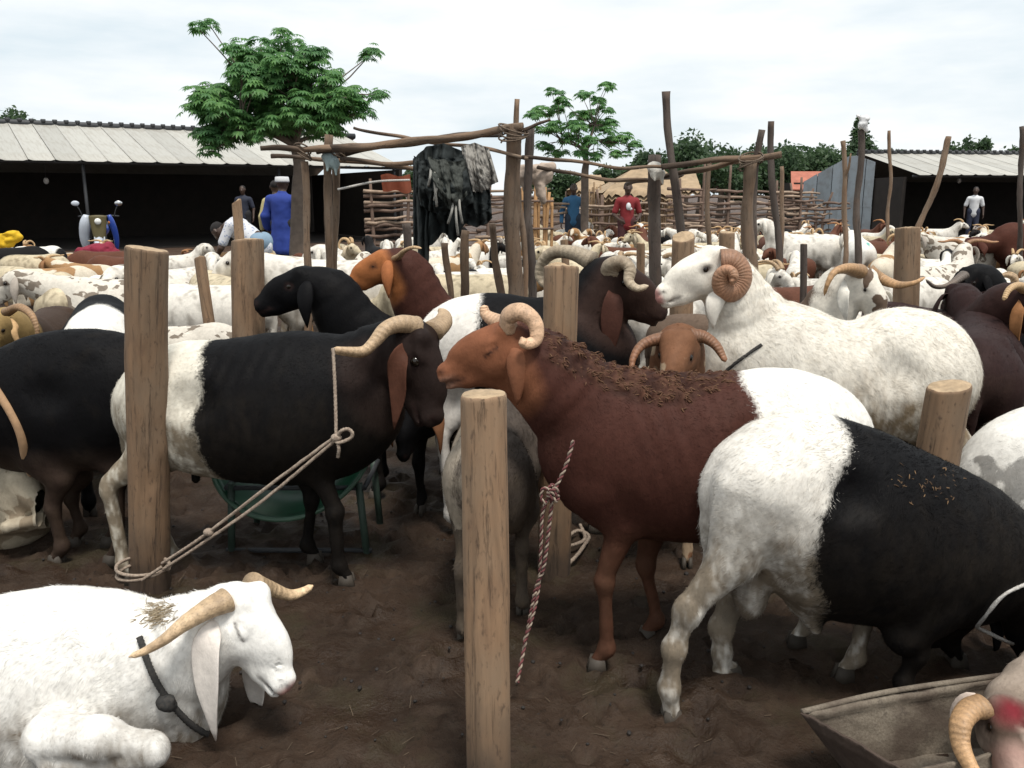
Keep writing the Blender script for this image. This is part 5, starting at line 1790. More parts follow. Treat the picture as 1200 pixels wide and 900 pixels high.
# --- white ram lying in front, left
def lying_ram():
    fr = Frame(150, 2.2, 2)
    S = stand(.95)
    S['torso'] = side_torso(fr, [(-200, 790, 930, .9), (-130, 745, 945, .9), (-50, 722, 940, .86), (25, 706, 930, .78), (90, 694, 912, .70), (145, 703, 892, .66), (178, 722, 880, .72)])
    S['poll'], S['muz'] = fr.P(275, 698, -.03), fr.P(346, 806, -.13)
    S['up'] = (.75, -.10, 1)
    S['neck'] = [tuple(fr.P(140, 790)) + (.19,), tuple(fr.P(190, 772)) + (.165,), tuple(fr.P(238, 745, -.02)) + (.125,), tuple(fr.P(268, 722, -.03)) + (.09,)]
    S['legs'] = []
    S['tail'] = None
    S['eye'] = 'closed'
    S['reach'] = [fr.P(230, 900)]
    P = lambda x, y, d=0.0: fr.P(x, y, d)
    def extra(F, H):
        F.ell(P(100, 820, -.09), (.13, .09, .17), None, .06, T_TORSO)
        F.cone(P(58, 864, -.25), P(120, 864, -.28), .062, .048, .05, None, 1, T_LEG)
        F.cone(P(120, 864, -.28), P(178, 874, -.27), .046, .031, .04, None, 1, T_LEG)
        F.ell(P(180, 876, -.27), (.040, .035, .036), None, .03, T_LEG)
        F.cone(P(182, 884, -.27), P(60, 897, -.29), .034, .026, .02, None, 1, T_LEG)
        F.cone(P(175, 850, .02), P(222, 850, -.03), .075, .055, .05, None, 1, T_LEG)
        F.cone(P(222, 858, -.03), P(150, 885, .0), .045, .03, .03, None, 1, T_LEG)
        F.ell(P(-130, 830, -.14), (.22, .10, .17), None, .06, T_TORSO)
        F.cone(P(-60, 880, -.19), P(-150, 905, -.2), .05, .035, .03, None, 1, T_LEG)
        for k in range(5):                        # skin folds on the muzzle
            F.cone(head_pt(H, .205 + .013 * k, .024 - .004 * k, .02), head_pt(H, .20 + .013 * k, -.03, .042), .0035, .003, .004, None, 1, T_HEAD, True)
            F.cone(head_pt(H, .205 + .013 * k, .024 - .004 * k, -.02), head_pt(H, .20 + .013 * k, -.03, -.042), .0035, .003, .004, None, 1, T_HEAD, True)
        F.cone(head_pt(H, .06, -.10, 0), P(225, 800, -.05), .035, .05, .05, None, 1, T_NECK)
    S['extra'] = extra
    S['pink'] = True
    near = [P(266, 703, -.09), P(243, 714, -.13), P(216, 731, -.17), P(192, 750, -.20), P(170, 763, -.22), P(151, 770, -.23)]
    far = [P(296, 684, .03), P(316, 690, .08), P(338, 697, .12), P(353, 694, .145), P(367, 686, .16)]
    S['earpath'] = [[P(290, 735, .05), P(298, 770, .09), P(301, 805, .10), P(303, 840, .09)], [P(252, 726, -.11), P(244, 752, -.15), P(246, 810, -.165), P(253, 868, -.16)]]
    c = coat((.82, .80, .755), None, None, dirt=.95, zb=.34)  # mud low down, also standing in for shade under belly and leg
    root, H, VN = sheep('ram', fr, S, 'white ram lying on the mud in front with tan horns and closed eyes', coatf=c, vox=FINE,
                    horns=[far, near], hornrgb=(.64, .46, .28), hr=(.035, .008), rings=9, earrgb=(.72, .66, .60), earwid=.040, fur=50000, furlen=.017)
    W = fr.root + VN[0][:, :1] * fr.hx + VN[0][:, 1:2] * fr.hy + VN[0][:, 2:] * np.array([0, 0, 1.0])
    px, py = proj(W)
    w = np.exp(-((px - 188) / 14) ** 2 - ((py - 716) / 12) ** 2) * (VN[1][:, 1] < 0)
    ii = RNG.choice(len(W), 260, p=w / w.sum())
    D = np.array([-.8, 0, -.5]) + RNG.normal(0, .35, (260, 3)); D -= VN[1][ii] * (D * VN[1][ii]).sum(1)[:, None]
    D /= np.linalg.norm(D, axis=1)[:, None]
    link('mane', fleece(root, (VN[0][ii], D, VN[1][ii]), 0, .030, .0010, 'mane', c0=(.30, .25, .18), c1=(.17, .125, .07)), M['coat'], root)['kind'] = 'stuff'
    col = [P(158, 744, -.13), P(162, 762, -.16), P(172, 790, -.17), P(186, 815, -.17), P(203, 835, -.16), P(224, 850, -.11), P(238, 855, -.03)]
    link('collar', rope_mesh(snap(VN, col, .010, 26), .0085, 90, 200), M['rope_dark'], root)
    kp = snap(VN, [P(184, 820, -.17), P(194, 828, -.17), P(206, 838, -.16)], .014)
    KV, KQ, _ = grow([(kp[0] * .4 + kp[1] * .6, kp[1], .012, .014), (kp[1], kp[1] * .5 + kp[2] * .5, .014, .010), (kp[1], kp[1] + np.array([.022, -.01, .018]), .009, .004)], .005, 0, .004, 60).surf()
    link('collar_knot', mesh('collar_knot', KV, KQ), M['rope_dark'], root)
    return fr

# --- black sheep at the left edge
def left_black():
    fr = Frame(90, 3.4, 180)
    S = stand(.95)
    S['torso'] = side_torso(fr, [(172, 425, 520, .8), (150, 396, 536, .74), (110, 388, 546, .74), (70, 393, 550, .74), (40, 405, 548, .7), (18, 425, 550, .7)])
    S['poll'], S['muz'] = fr.P(-50, 480, .03), fr.P(-105, 570, .05)
    S['up'] = (.7, 0, 1)
    S['neck'] = [tuple(fr.P(35, 480)) + (.165,), tuple(fr.P(5, 490)) + (.14,), tuple(fr.P(-25, 492)) + (.11,), tuple(fr.P(-45, 492)) + (.085,)]
    S['legs'] = [('f', tuple(fr.P(50, 520, .10)), (fr.P(72, 660, .10)[0], .10)), ('f', tuple(fr.P(70, 520, -.10)), (fr.P(94, 640, -.10)[0], -.10)),
                 ('h', tuple(fr.P(140, 460, .085)), (fr.P(150, 660)[0], .10)), ('h', tuple(fr.P(135, 460, -.085)), (fr.P(120, 640)[0], -.10))]
    c = coat(BLACK, None, None, dirt=.12, legs=(.035, .022, .017))
    root, H, VN = sheep('sheep', fr, S, 'black sheep at the left edge wearing a wide tan collar', coatf=c, vox=.0105, horns=None, earrgb=BLACK, fur=24000, furlen=.014)
    mb = MB()
    C = catmull(snap(VN, [fr.P(12, 446, .02), fr.P(20, 456, .06), fr.P(32, 478, .12), fr.P(40, 504, .13), fr.P(42, 530, .11), fr.P(38, 548, .04)], .006, 16), 40)
    V, Q, T = tube(C, .017, 10)
    link('collar', mesh('collar', V, [Q, T]), m_simple('tan_webbing', (.36, .22, .12), .8, .2, 30), root)

brown_ram(); pied_ram(); black_ram(); white_ram(); lying_ram(); left_black()
# ------------------------------------------------------------------ the animals behind the front row
def by_head(poll, muz, Y, yaw, s, dY=0.0, fat=1.0, wither=None, step=0.0, px_y=0.0):
    """a standing sheep put where its head shows in the picture"""
    pw, mw = at(poll[0], poll[1], Y), at(muz[0], muz[1], Y + dY)
    S = stand(s, fat=fat, step=step)
    fr = Frame(600, 5, yaw)
    pl = np.array([.60 * s, px_y, 0])
    fr.root = np.array([pw[0], pw[1], 0]) - fr.hx * pl[0] - fr.hy * pl[1]
    S['poll'], S['muz'] = fr.L(pw), fr.L(mw)
    p = S['poll']
    S['neck'] = [(.30 * s, 0, .73 * s, .18 * s), (.42 * s, p[1] * .25, .42 * s + p[2] * .40, .155 * s),
                 (p[0] * .84, p[1] * .8, p[2] - .09 * s, .125 * s), (p[0] - .02, p[1], p[2] - .04 * s, .088 * s)]
    return fr, S

def mid_animals():
    V = .0185
    # black ram with grey coiled horns behind the second post
    fr = Frame(610, 3.75, 0)
    S = stand(1.0)
    S['torso'] = side_torso(fr, [(530, 375, 440, .8), (545, 352, 470, .8), (580, 346, 480, .84), (625, 352, 490, .84), (665, 350, 490, .8), (690, 358, 470, .7)])
    S['poll'], S['muz'] = fr.P(706, 314, -.03), fr.P(784, 368, -.06)
    S['neck'] = [tuple(fr.P(675, 400)) + (.18,), tuple(fr.P(690, 372)) + (.15,), tuple(fr.P(700, 345)) + (.12,), tuple(fr.P(706, 328)) + (.088,)]
    S['tail'] = None
    S['legs'] = [('f', tuple(fr.P(690, 430, -.1)), (fr.P(690, 600)[0], -.1)), ('f', tuple(fr.P(690, 430, .1)), (fr.P(700, 600)[0], .1)),
                 ('h', tuple(fr.P(548, 400, -.085)), (fr.P(535, 600)[0], -.1)), ('h', tuple(fr.P(548, 400, .085)), (fr.P(545, 600)[0], .1))]
    P = lambda x, y, d=0.0: fr.P(x, y, d)
    near = [P(712, 310, -.07), P(728, 306, -.11), P(744, 314, -.15), P(741, 332, -.18), P(748, 341, -.19), P(759, 336, -.20), P(762, 331, -.20)]
    near = [P(716, 325, -.07), P(718, 312, -.10), P(730, 308, -.13), P(738, 316, -.15), P(737, 330, -.17), P(747, 338, -.19), P(760, 335, -.2)]
    far = [P(694, 306, .05), P(672, 297, .09), P(650, 296, .13), P(636, 307, .16), P(632, 324, .17), P(640, 338, .16)]
    S['earpath'] = [None, [P(716, 338, -.09), P(718, 352, -.13), P(716, 385, -.14), P(717, 417, -.13)]]
    xw = fr.P(560, 350)[0]
    pf = lambda W, tg: W[:, 0] - xw - .10 * (W[:, 2] - .9)
    sheep('ram', fr, S, 'black ram with white rump behind the second post, one grey horn and one tan horn', coatf=coat((.78, .74, .68), BLACK, pf, dirt=.2, head=(.035, .02, .016)), vox=.018,
          fur=18000, horns=[far, near], hornrgb=(.42, .34, .24), hr=(.040, .010), rings=16, earrgb=(.07, .03, .022), earwid=.036)
    # white ram head with wide horns
    fr, S = by_head((1008, 322), (1040, 376), 4.35, -32, .95, dY=-.12)
    S['pink'] = True
    P = lambda x, y, Y: fr.L(at(x, y, Y))
    h1 = [P(1018, 318, 4.42), P(1034, 328, 4.40), P(1052, 334, 4.30), P(1070, 332, 4.22), P(1084, 325, 4.2)]
    h2 = [P(1006, 318, 4.28), P(992, 315, 4.20), P(978, 319, 4.12), P(970, 332, 4.1), P(966, 346, 4.12)]
    S['earpath'] = [None, [P(990, 328, 4.26), P(988, 340, 4.2), P(990, 360, 4.18), P(992, 378, 4.18)]]
    sheep('ram', fr, S, 'white faced ram with wide spreading horns looking down behind the big white ram', coatf=coat((.72, .67, .58), (.13, .09, .065), lambda W, tg: np.where(tg == T_HEAD, fbm(W * 15, 3) - .56, .40 - W[:, 0] + .5 * (fbm(W * 6, 2) - .5)), dirt=.5), vox=V, fur=10000,
          horns=[h1, h2], hornrgb=(.46, .27, .13), hr=(.046, .009), rings=14, earrgb=(.70, .67, .60), earwid=.03)
    # brown faced ram under the white ram's chin
    fr, S = by_head((797, 396), (780, 470), 3.06, 262, .85, dY=-.19)
    P = lambda x, y, Y: fr.L(at(x, y, Y))
    h1 = [P(808, 394, 3.06), P(824, 395, 3.06), P(838, 404, 3.04), P(846, 416, 3.02), P(850, 424, 3.0)]
    h2 = [P(790, 398, 3.06), P(770, 398, 3.06), P(752, 405, 3.04), P(742, 420, 3.0), P(740, 436, 2.97)]
    sheep('ram', fr, S, 'mottled brown ram peering out between the mane of the brown ram and the white ram', coatf=coat((.16, .075, .04), (.33, .24, .16), lambda W, tg: fbm(W * 9, 3) - .52, dirt=.2), vox=V, fur=10000,
          horns=[h1, h2], hornrgb=(.22, .095, .045), hr=(.036, .010), rings=14, earrgb=(.17, .08, .04), ears=False)
    # black sheep facing left
    fr, S = by_head((366, 326), (296, 356), 4.15, 184, 1.0)
    sheep('sheep', fr, S, 'all black sheep with arched nose facing the pale round post', coatf=coat(BLACK, None, None, dirt=.05), vox=.017, fur=15000, horns=[None, None], earrgb=BLACK, earlen=.19)
    # red brown ram facing left with thin pale horns
    fr, S = by_head((456, 303), (404, 332), 4.55, 186, 1.0, dY=-.02)
    P = lambda x, y, Y: fr.L(at(x, y, Y))
    h1 = [P(462, 304, 4.5), P(468, 300, 4.44), P(474, 294, 4.40), P(484, 290, 4.36), P(494, 291, 4.33)]
    h2 = [P(466, 306, 4.6), P(472, 314, 4.66), P(482, 306, 4.7), P(491, 297, 4.72)]
    sheep('ram', fr, S, 'reddish brown ram with orange head and thin horns facing left above the black ram', coatf=coat(BROWN, None, None, dirt=.05, head=(.34, .125, .045)), vox=.017, fur=15000,
          horns=[h1, h2], hornrgb=(.42, .28, .15), hr=(.024, .007), rings=14, earrgb=(.36, .13, .05))
    # white sheep low behind the white ram's neck
    fr = Frame(790, 3.95, 200)
    S = stand(.78, poll=(.62, 0, .70), muz=(.80, 0, .5))
    sheep('sheep', fr, S, 'white sheep almost hidden between the black ram and the chin of the white ram', coatf=coat(WHITE, None, None, dirt=.4), vox=V, fur=10000, horns=None)
    # grey white sheep behind the front post
    fr = Frame(583, 3.02, 86)
    S = stand(.84, poll=(.55, -.05, .92), muz=(.76, -.08, .74))
    S['legs'][3] = ('h', S['legs'][3][1], (fr.L(gx(612, 2.86))[0], fr.L(gx(612, 2.86))[1]))
    sheep('sheep', fr, S, 'greyish white sheep standing tail on behind the front wooden post', coatf=coat((.075, .06, .05), (.34, .29, .23), lambda W, tg: W[:, 1] - .07 + .12 * (fbm(W * 9, 3) - .5) - .3 * (W[:, 2] < .42), dirt=.4, zb=.8), vox=.017, fur=20000, furlen=.022, horns=None)
    # black sheep with tan ears behind the black ram
    fr, S = by_head((486, 470), (468, 540), 3.62, 255, .9, dY=-.12)
    sheep('sheep', fr, S, 'black sheep with tan ears lowering its head under the chin of the black ram', coatf=coat(BLACK, None, None, dirt=.05), vox=V, fur=10000, horns=None, earrgb=(.26, .12, .06), earwid=.036, earlen=.23)
    # white sheep at the right edge
    fr = Frame(1260, 2.95, 8)
    S = stand(.92)
    S['torso'] = side_torso(fr, [(1190, 540, 620, .85), (1200, 498, 655, .85), (1235, 474, 672, .85), (1300, 474, 680, .86), (1380, 470, 680, .86), (1440, 470, 660, .75)])
    S['legs'] = [('h', tuple(fr.P(1222, 560, -.085)), (fr.P(1205, 720)[0], -.1)), ('h', tuple(fr.P(1225, 560, .085)), (fr.P(1190, 720)[0], .1)),
                 ('f', tuple(fr.P(1420, 590, -.1)), (fr.P(1420, 760)[0], -.1)), ('f', tuple(fr.P(1420, 590, .1)), (fr.P(1430, 760)[0], .1))]
    S['poll'], S['muz'] = fr.P(1500, 420), fr.P(1580, 470)
    S['neck'] = [tuple(fr.P(1420, 540)) + (.16,), tuple(fr.P(1455, 490)) + (.13,), tuple(fr.P(1490, 440)) + (.09,)]
    t = fr.P(1148, 560)
    S['tail'] = None
    sheep('sheep', fr, S, 'mottled white and grey rump cut off by the right edge of the picture', coatf=coat(WHITE, (.30, .29, .27), lambda W, tg: fbm(W * 7 + 2, 4) - .60, dirt=.5), vox=.018, fur=15000, horns=None)
    # dark brown sheep behind the white ram's rump
    fr = Frame(1126, 3.98, 61)
    S = stand(1.04, poll=(.60, .10, .95), muz=(.82, .2, .75))
    sheep('sheep', fr, S, 'dark brown sheep seen from behind, right of the white ram', coatf=coat((.026, .013, .012), None, None, dirt=.08), vox=.018, fur=15000, horns=None)
    # black sheep with dark horns
    fr, S = by_head((1140, 320), (1116, 356), 4.9, 200, .95, dY=-.1)
    P = lambda x, y, Y: fr.L(at(x, y, Y))
    h1 = [P(1130, 322, 4.82), P(1112, 334, 4.76), P(1096, 336, 4.72), P(1085, 328, 4.70)]
    h2 = [P(1150, 318, 4.95), P(1164, 318, 5.0), P(1172, 332, 5.02), P(1170, 348, 5.0)]
    sheep('ram', fr, S, 'black ram with long dark horns standing behind the dark brown sheep', coatf=coat(BLACK, None, None, dirt=.05), vox=V, fur=8000, horns=[h1, h2], hornrgb=(.15, .12, .10), hr=(.034, .008), earrgb=BLACK)
    # brown sheep at the right edge with a tan ear
    fr, S = by_head((1197, 345), (1222, 400), 4.1, 282, 1.0, dY=-.14)
    P = lambda x, y, Y: fr.L(at(x, y, Y))
    S['earpath'] = [None, [P(1194, 352, 4.02), P(1193, 365, 3.98), P(1192, 395, 3.96), P(1195, 420, 3.97)]]
    h2 = [P(1203, 340, 4.02), P(1192, 335, 3.98), P(1182, 340, 3.95), P(1176, 352, 3.93)]
    sheep('ram', fr, S, 'dark brown ram with pale horn and tan ear at the right edge', coatf=coat((.03, .014, .012), None, None, dirt=.05), vox=V, fur=8000, horns=[None, h2], hornrgb=(.50, .33, .17), hr=(.034, .012), earrgb=(.26, .12, .05))
    # brown horned ram at the left edge
    fr, S = by_head((2, 372), (-16, 420), 4.3, 283, .95, dY=-.12)
    P = lambda x, y, Y: fr.L(at(x, y, Y))
    h1 = [P(8, 366, 4.22), P(22, 360, 4.18), P(36, 368, 4.14), P(43, 384, 4.12), P(44, 398, 4.12)]
    S['earpath'] = [[P(12, 372, 4.2), P(17, 382, 4.14), P(20, 395, 4.13), P(26, 410, 4.14)], None]
    sheep('ram', fr, S, 'yellowish brown ram with a curved brown horn at the left edge', coatf=coat((.28, .19, .08), (.05, .03, .02), lambda W, tg: .42 - W[:, 0] + .2 * (fbm(W * 8, 2) - .5), dirt=.2), vox=V, fur=8000, horns=[h1, None], hornrgb=(.34, .20, .10), hr=(.034, .010), earrgb=(.5, .32, .16), earwid=.02)
    # dark brown sheep and white backed sheep left of the big post
    fr = Frame(30, 4.5, 172)
    S = stand(.88, poll=(.60, 0, .72), muz=(.80, 0, .52))
    sheep('sheep', fr, S, 'dark brown back showing above the black sheep with the tan collar', coatf=coat((.045, .024, .02), None, None, dirt=.1), vox=V, fur=12000, horns=None)
    fr = Frame(138, 4.3, 113)
    S = stand(1.08, poll=(.60, 0, .8), muz=(.80, 0, .6))
    sheep('sheep', fr, S, 'sheep with bright white back and black flank behind the tall thick post', coatf=coat(WHITE, BLACK, lambda W, tg: .86 - W[:, 2] + .35 * np.maximum(0, W[:, 0] + .25), dirt=.0), vox=V, fur=8000, horns=None)
    # tan sheep lying at the left edge
    fr = Frame(-40, 3.55, 0)
    S = stand(.85)
    P = lambda x, y, d=0.0: fr.P(x, y, d)
    S['torso'] = side_torso(fr, [(-120, 560, 640, .9), (-100, 545, 650, .9), (-50, 540, 650, .9), (0, 540, 645, .85), (22, 545, 630, .75)])
    S['poll'], S['muz'] = P(-10, 480, .2), P(-60, 520, .25)
    S['neck'] = [tuple(P(5, 570)) + (.14,), tuple(P(0, 530, .1)) + (.11,), tuple(P(-8, 495, .2)) + (.08,)]
    S['legs'], S['tail'] = [], None
    def ex(F, H):
        F.ell(P(25, 580, -.12), (.10, .08, .16), None, .06, T_TORSO)
        F.cone(P(22, 560, -.16), P(58, 606, -.20), .055, .032, .04, None, 1, T_LEG)
        F.cone(P(58, 606, -.20), P(8, 618, -.22), .03, .025, .02, None, 1, T_LEG)
        F.cone(P(30, 560, -.02), P(50, 600, -.05), .05, .03, .04, None, 1, T_LEG)
        F.cone(P(58, 610, -.14), P(-10, 622, -.15), .03, .025, .02, None, 1, T_LEG)
    S['extra'] = ex
    sheep('sheep', fr, S, 'dirty cream sheep lying with folded legs at the left edge below the black sheep', coatf=coat((.52, .45, .34), (.30, .24, .17), lambda W, tg: fbm(W * 12, 3) - .56, dirt=.3), vox=.017, fur=15000, horns=None)
    # the sheep at the trough, bottom right
    fr = Frame(1372, 2.10, 198)
    S = stand(.9)
    S['s'] = .85
    S['torso'] = np.array([(-.62, .22, .12, .11), (-.5, .24, .19, .18), (-.3, .235, .21, .2), (-.1, .235, .2, .18), (.02, .24, .15, .13)])
    S['poll'], S['muz'] = fr.L(at(1176, 826, 1.88)), fr.L(at(1190, 935, 1.70))
    p = S['poll']
    S['up'] = tuple(fr.L(fr.root + np.array([.12, -.5, .8])))
    S['neck'] = [(-.02, -.0, .26, .14), (p[0] * .5, p[1] * .4, .36, .105), (p[0] - .06, p[1] - .02, p[2] - .02, .07)]
    S['legs'], S['tail'] = [], None
    S['pink'] = True
    def ex2(F, H):
        F.cone((-.1, .2, .06), (.10, .16, .045), .05, .035, .04, None, 1, T_LEG)
        F.cone((-.1, -.2, .06), (.10, -.16, .045), .05, .035, .04, None, 1, T_LEG)
        F.cone((.10, .16, .035), (-.12, .18, .03), .03, .025, .02, None, 1, T_LEG)
        F.cone((.10, -.16, .035), (-.12, -.18, .03), .03, .025, .02, None, 1, T_LEG)
    S['extra'] = ex2
    hn = [fr.L(at(x, y, Yh)) for x, y, Yh in ((1152, 828, 1.86), (1137, 832, 1.85), (1126, 848, 1.82), (1126, 872, 1.79), (1136, 896, 1.75), (1150, 918, 1.71))]
    H = head_frame(S)
    base = coat((.40, .325, .265), None, None, dirt=.3)
    red, brn = fr.L(at(1188, 822, 1.70)), fr.L(at(1172, 835, 1.70))
    def cf(W, tg, S_):
        a, b, p_ = base(W, tg, S_)
        d, u = (W - H[0]) @ H[1] / H[4], (W - H[0]) @ H[2] / H[4]
        w = (np.clip(1.5 - np.linalg.norm((W - head_pt(H, .085, .045, -.005)) / np.array([.085, .085, .085]), axis=1), 0, 1) * np.clip(fbm(W * 30, 3) * 4 - .7, 0, .95))[:, None]
        a = a * (1 - w) + np.array([.055, .034, .024]) * w
        w = (np.clip((d - .13) / .05, 0, 1) * .5)[:, None]
        a = a * (1 - w) + np.array([.45, .25, .21]) * w
        w = np.clip(1.3 - np.linalg.norm(W - head_pt(H, .05, .055, -.012), axis=1) / .045, 0, 1)[:, None] * .9
        a = a * (1 - w) + np.array([.15, .012, .02]) * w
        return a, a.copy(), p_
    sheep('ram', fr, S, 'ram with a red marked forehead and ridged tan horn at the trough', coatf=cf, vox=.0085, fur=15000, furlen=.010, horns=[None, hn], hornrgb=(.50, .30, .15), hr=(.040, .018), rings=16, earrgb=(.55, .45, .38))
mid_animals()
# ------------------------------------------------------------------ the flock behind
def joined(parts):
    """parts: (V, faces list, ca, cb, p) -> one mesh with the coat attributes"""
    mb, A, B, Pp = MB(), [], [], []
    for V, Q, T, a, b, p in parts:
        mb.add(V, Q, T)
        n = len(V)
        A.append(np.broadcast_to(a, (n, 3))); B.append(np.broadcast_to(b, (n, 3))); Pp.append(np.broadcast_to(p, (n,)))
    return mb, np.concatenate(A), np.concatenate(B), np.concatenate(Pp)

POSES = {
    'up': dict(poll=(.60, 0, 1.06), muz=(.83, .02, .93)),
    'left': dict(poll=(.56, .10, 1.05), muz=(.70, .30, .92)),
    'right': dict(poll=(.56, -.10, 1.05), muz=(.70, -.30, .92)),
    'level': dict(poll=(.68, .03, .92), muz=(.90, .06, .74)),
    'low': dict(poll=(.70, -.05, .62), muz=(.82, -.08, .36)),
    'back': dict(poll=(.44, .20, 1.04), muz=(.30, .44, .93)),
}
COATS = {
    'white': (coat((.71, .67, .60), None, None, dirt=1.0, spots=.45), (.70, .66, .58), HORN_TAN),  # mud low down, strengthened to put the dark gaps between bodies into colour
    'cream': (coat((.55, .47, .33), None, None, dirt=1.0, spots=.5), (.60, .50, .36), HORN_TAN),
    'speckled': (coat((.62, .575, .50), (.20, .165, .13), lambda W, tg: fbm(W * 24, 3) - .58, dirt=.9), (.4, .35, .3), HORN_BROWN),
    'brown': (coat((.11, .045, .028), None, None, dirt=.1), (.12, .05, .03), HORN_BROWN),
    'tan': (coat((.33, .19, .09), (.62, .55, .44), lambda W, tg: fbm(W * 5, 2) - .55, dirt=.2), (.3, .16, .08), HORN_TAN),
    'black': (coat((.010, .009, .009), None, None, dirt=.08), (.010, .009, .009), HORN_GREY),
    'blackhead': (coat((.74, .71, .65), (.010, .009, .009), lambda W, tg: W[:, 0] - .43, dirt=.3), (.010, .009, .009), HORN_GREY),
    'teal': (coat(WHITE, (.05, .33, .30), lambda W, tg: .028 - np.linalg.norm((W - np.array([-.50, -.06, .85])) * np.array([.5, 1, .8]), axis=1), dirt=.6), (.74, .70, .63), HORN_TAN),
    'pied': (coat(WHITE, (.012, .010, .010), lambda W, tg: .20 - np.abs(W[:, 0] + .02) + .25 * (fbm(W * 5, 2) - .5), dirt=.25), (.5, .46, .42), HORN_TAN),
}
BODY, VARIANT = {}, {}
def body_of(pose, vox):
    if (pose, vox) not in BODY:
        S = stand(1.0, **POSES[pose])
        BODY[(pose, vox)] = (S,) + make_body(S, vox, coarse=True)
    return BODY[(pose, vox)]

def variant(pose, ct, horn, near):
    """meshes of one look: far = one joined mesh, near = body, ear, ear, horn, horn"""
    key = (pose, ct, horn, near)
    if key in VARIANT: return VARIANT[key]
    S, V, Q, tg, H, hf = body_of(pose, .025 if near else .039)
    cf, er, hrgb = COATS[ct]
    a, b, p = cf(V, tg, S)
    ears = [ear_mesh(ear_path(H, q, S, .35, .19), .032 * H[4], H[1], er) for q in (1, -1)] if near else None
    if near:
        me = mesh('body', V, Q); vcol(me, 'coat_a', a); vcol(me, 'coat_b', b); vflt(me, 'patch', p)
        me.materials.append(M['coat'])
        out = [('body', me)]
        for e in ears:
            e.materials.append(M['coat']); out.append(('ear', e))
        if horn:
            for q in (1, -1):
                hm = horn_mesh([head_pt(H, x, y, c * q) for x, y, c in HORNS[horn]], .030, .008, hrgb, 14, n=26, seg=9)
                hm.materials.append(M['horn']); out.append(('horn', hm))
        for q in (1, -1):
            V2, Q2, T2 = ball(head_pt(H, .092, .008, .056 * q), .015, 8, 6)
            em = mesh('eye', V2, [Q2, T2]); em.materials.append(M['eye']); out.append(('eye', em))
    else:
        parts = [(V, Q, None, a, b, p)]
        for q in (1, -1):
            pth = catmull(ear_path(H, q, S, .35, .19), 6)
            EV, EQ, ET = tube(pth, np.array([.010, .024, .03, .03, .024, .008]), 6)
            parts.append((EV, EQ, ET, er, er, -1))
            if horn:
                HV, HQ, HT = tube(catmull([head_pt(H, x, y, c * q) for x, y, c in HORNS[horn]], 14), np.linspace(.03, .008, 14), 6)
                parts.append((HV, HQ, HT, hrgb, hrgb, -1))
            HV, HQ, HT = ball(head_pt(H, .092, .008, .056 * q), .016, 6, 5)
            parts.append((HV, HQ, HT, (.01, .008, .006), (.01, .008, .006), -1))
        mb, A, B, Pp = joined(parts)
        me = mb.me('sheep'); vcol(me, 'coat_a', A); vcol(me, 'coat_b', B); vflt(me, 'patch', Pp)
        me.materials.append(M['coat'])
        out = [('sheep', me)]
    VARIANT[key] = out
    return out

PLACED = [(o.location.x, o.location.y) for o in COL.objects if o.name.startswith(('wooden_post', 'wooden_stake', 'leafy_tree'))]
FLOCK = []
def put(x, y, yaw, pose, ct, horn, s, label, group):
    near = y < 8.6
    pcs = variant(pose, ct, horn, near)
    if near:
        r = empty('sheep', (x, y, 0), R(yaw), label, 'sheep', group)
        r.scale = (s, s, s)
        for nm, me in pcs:
            o = bpy.data.objects.new(nm, me); COL.objects.link(o); o.parent = r
    else:
        r = bpy.data.objects.new('sheep', pcs[0][1]); COL.objects.link(r)
        r.location = (x, y, 0); r.rotation_euler = (0, 0, R(yaw)); r.scale = (s, s, s)
        tag(r, label, 'sheep', group)
    FLOCK.append((x, y))
    return r

def put_px(px, Y, *a):
    g = gx(px, Y)
    return put(g[0], g[1], *a)

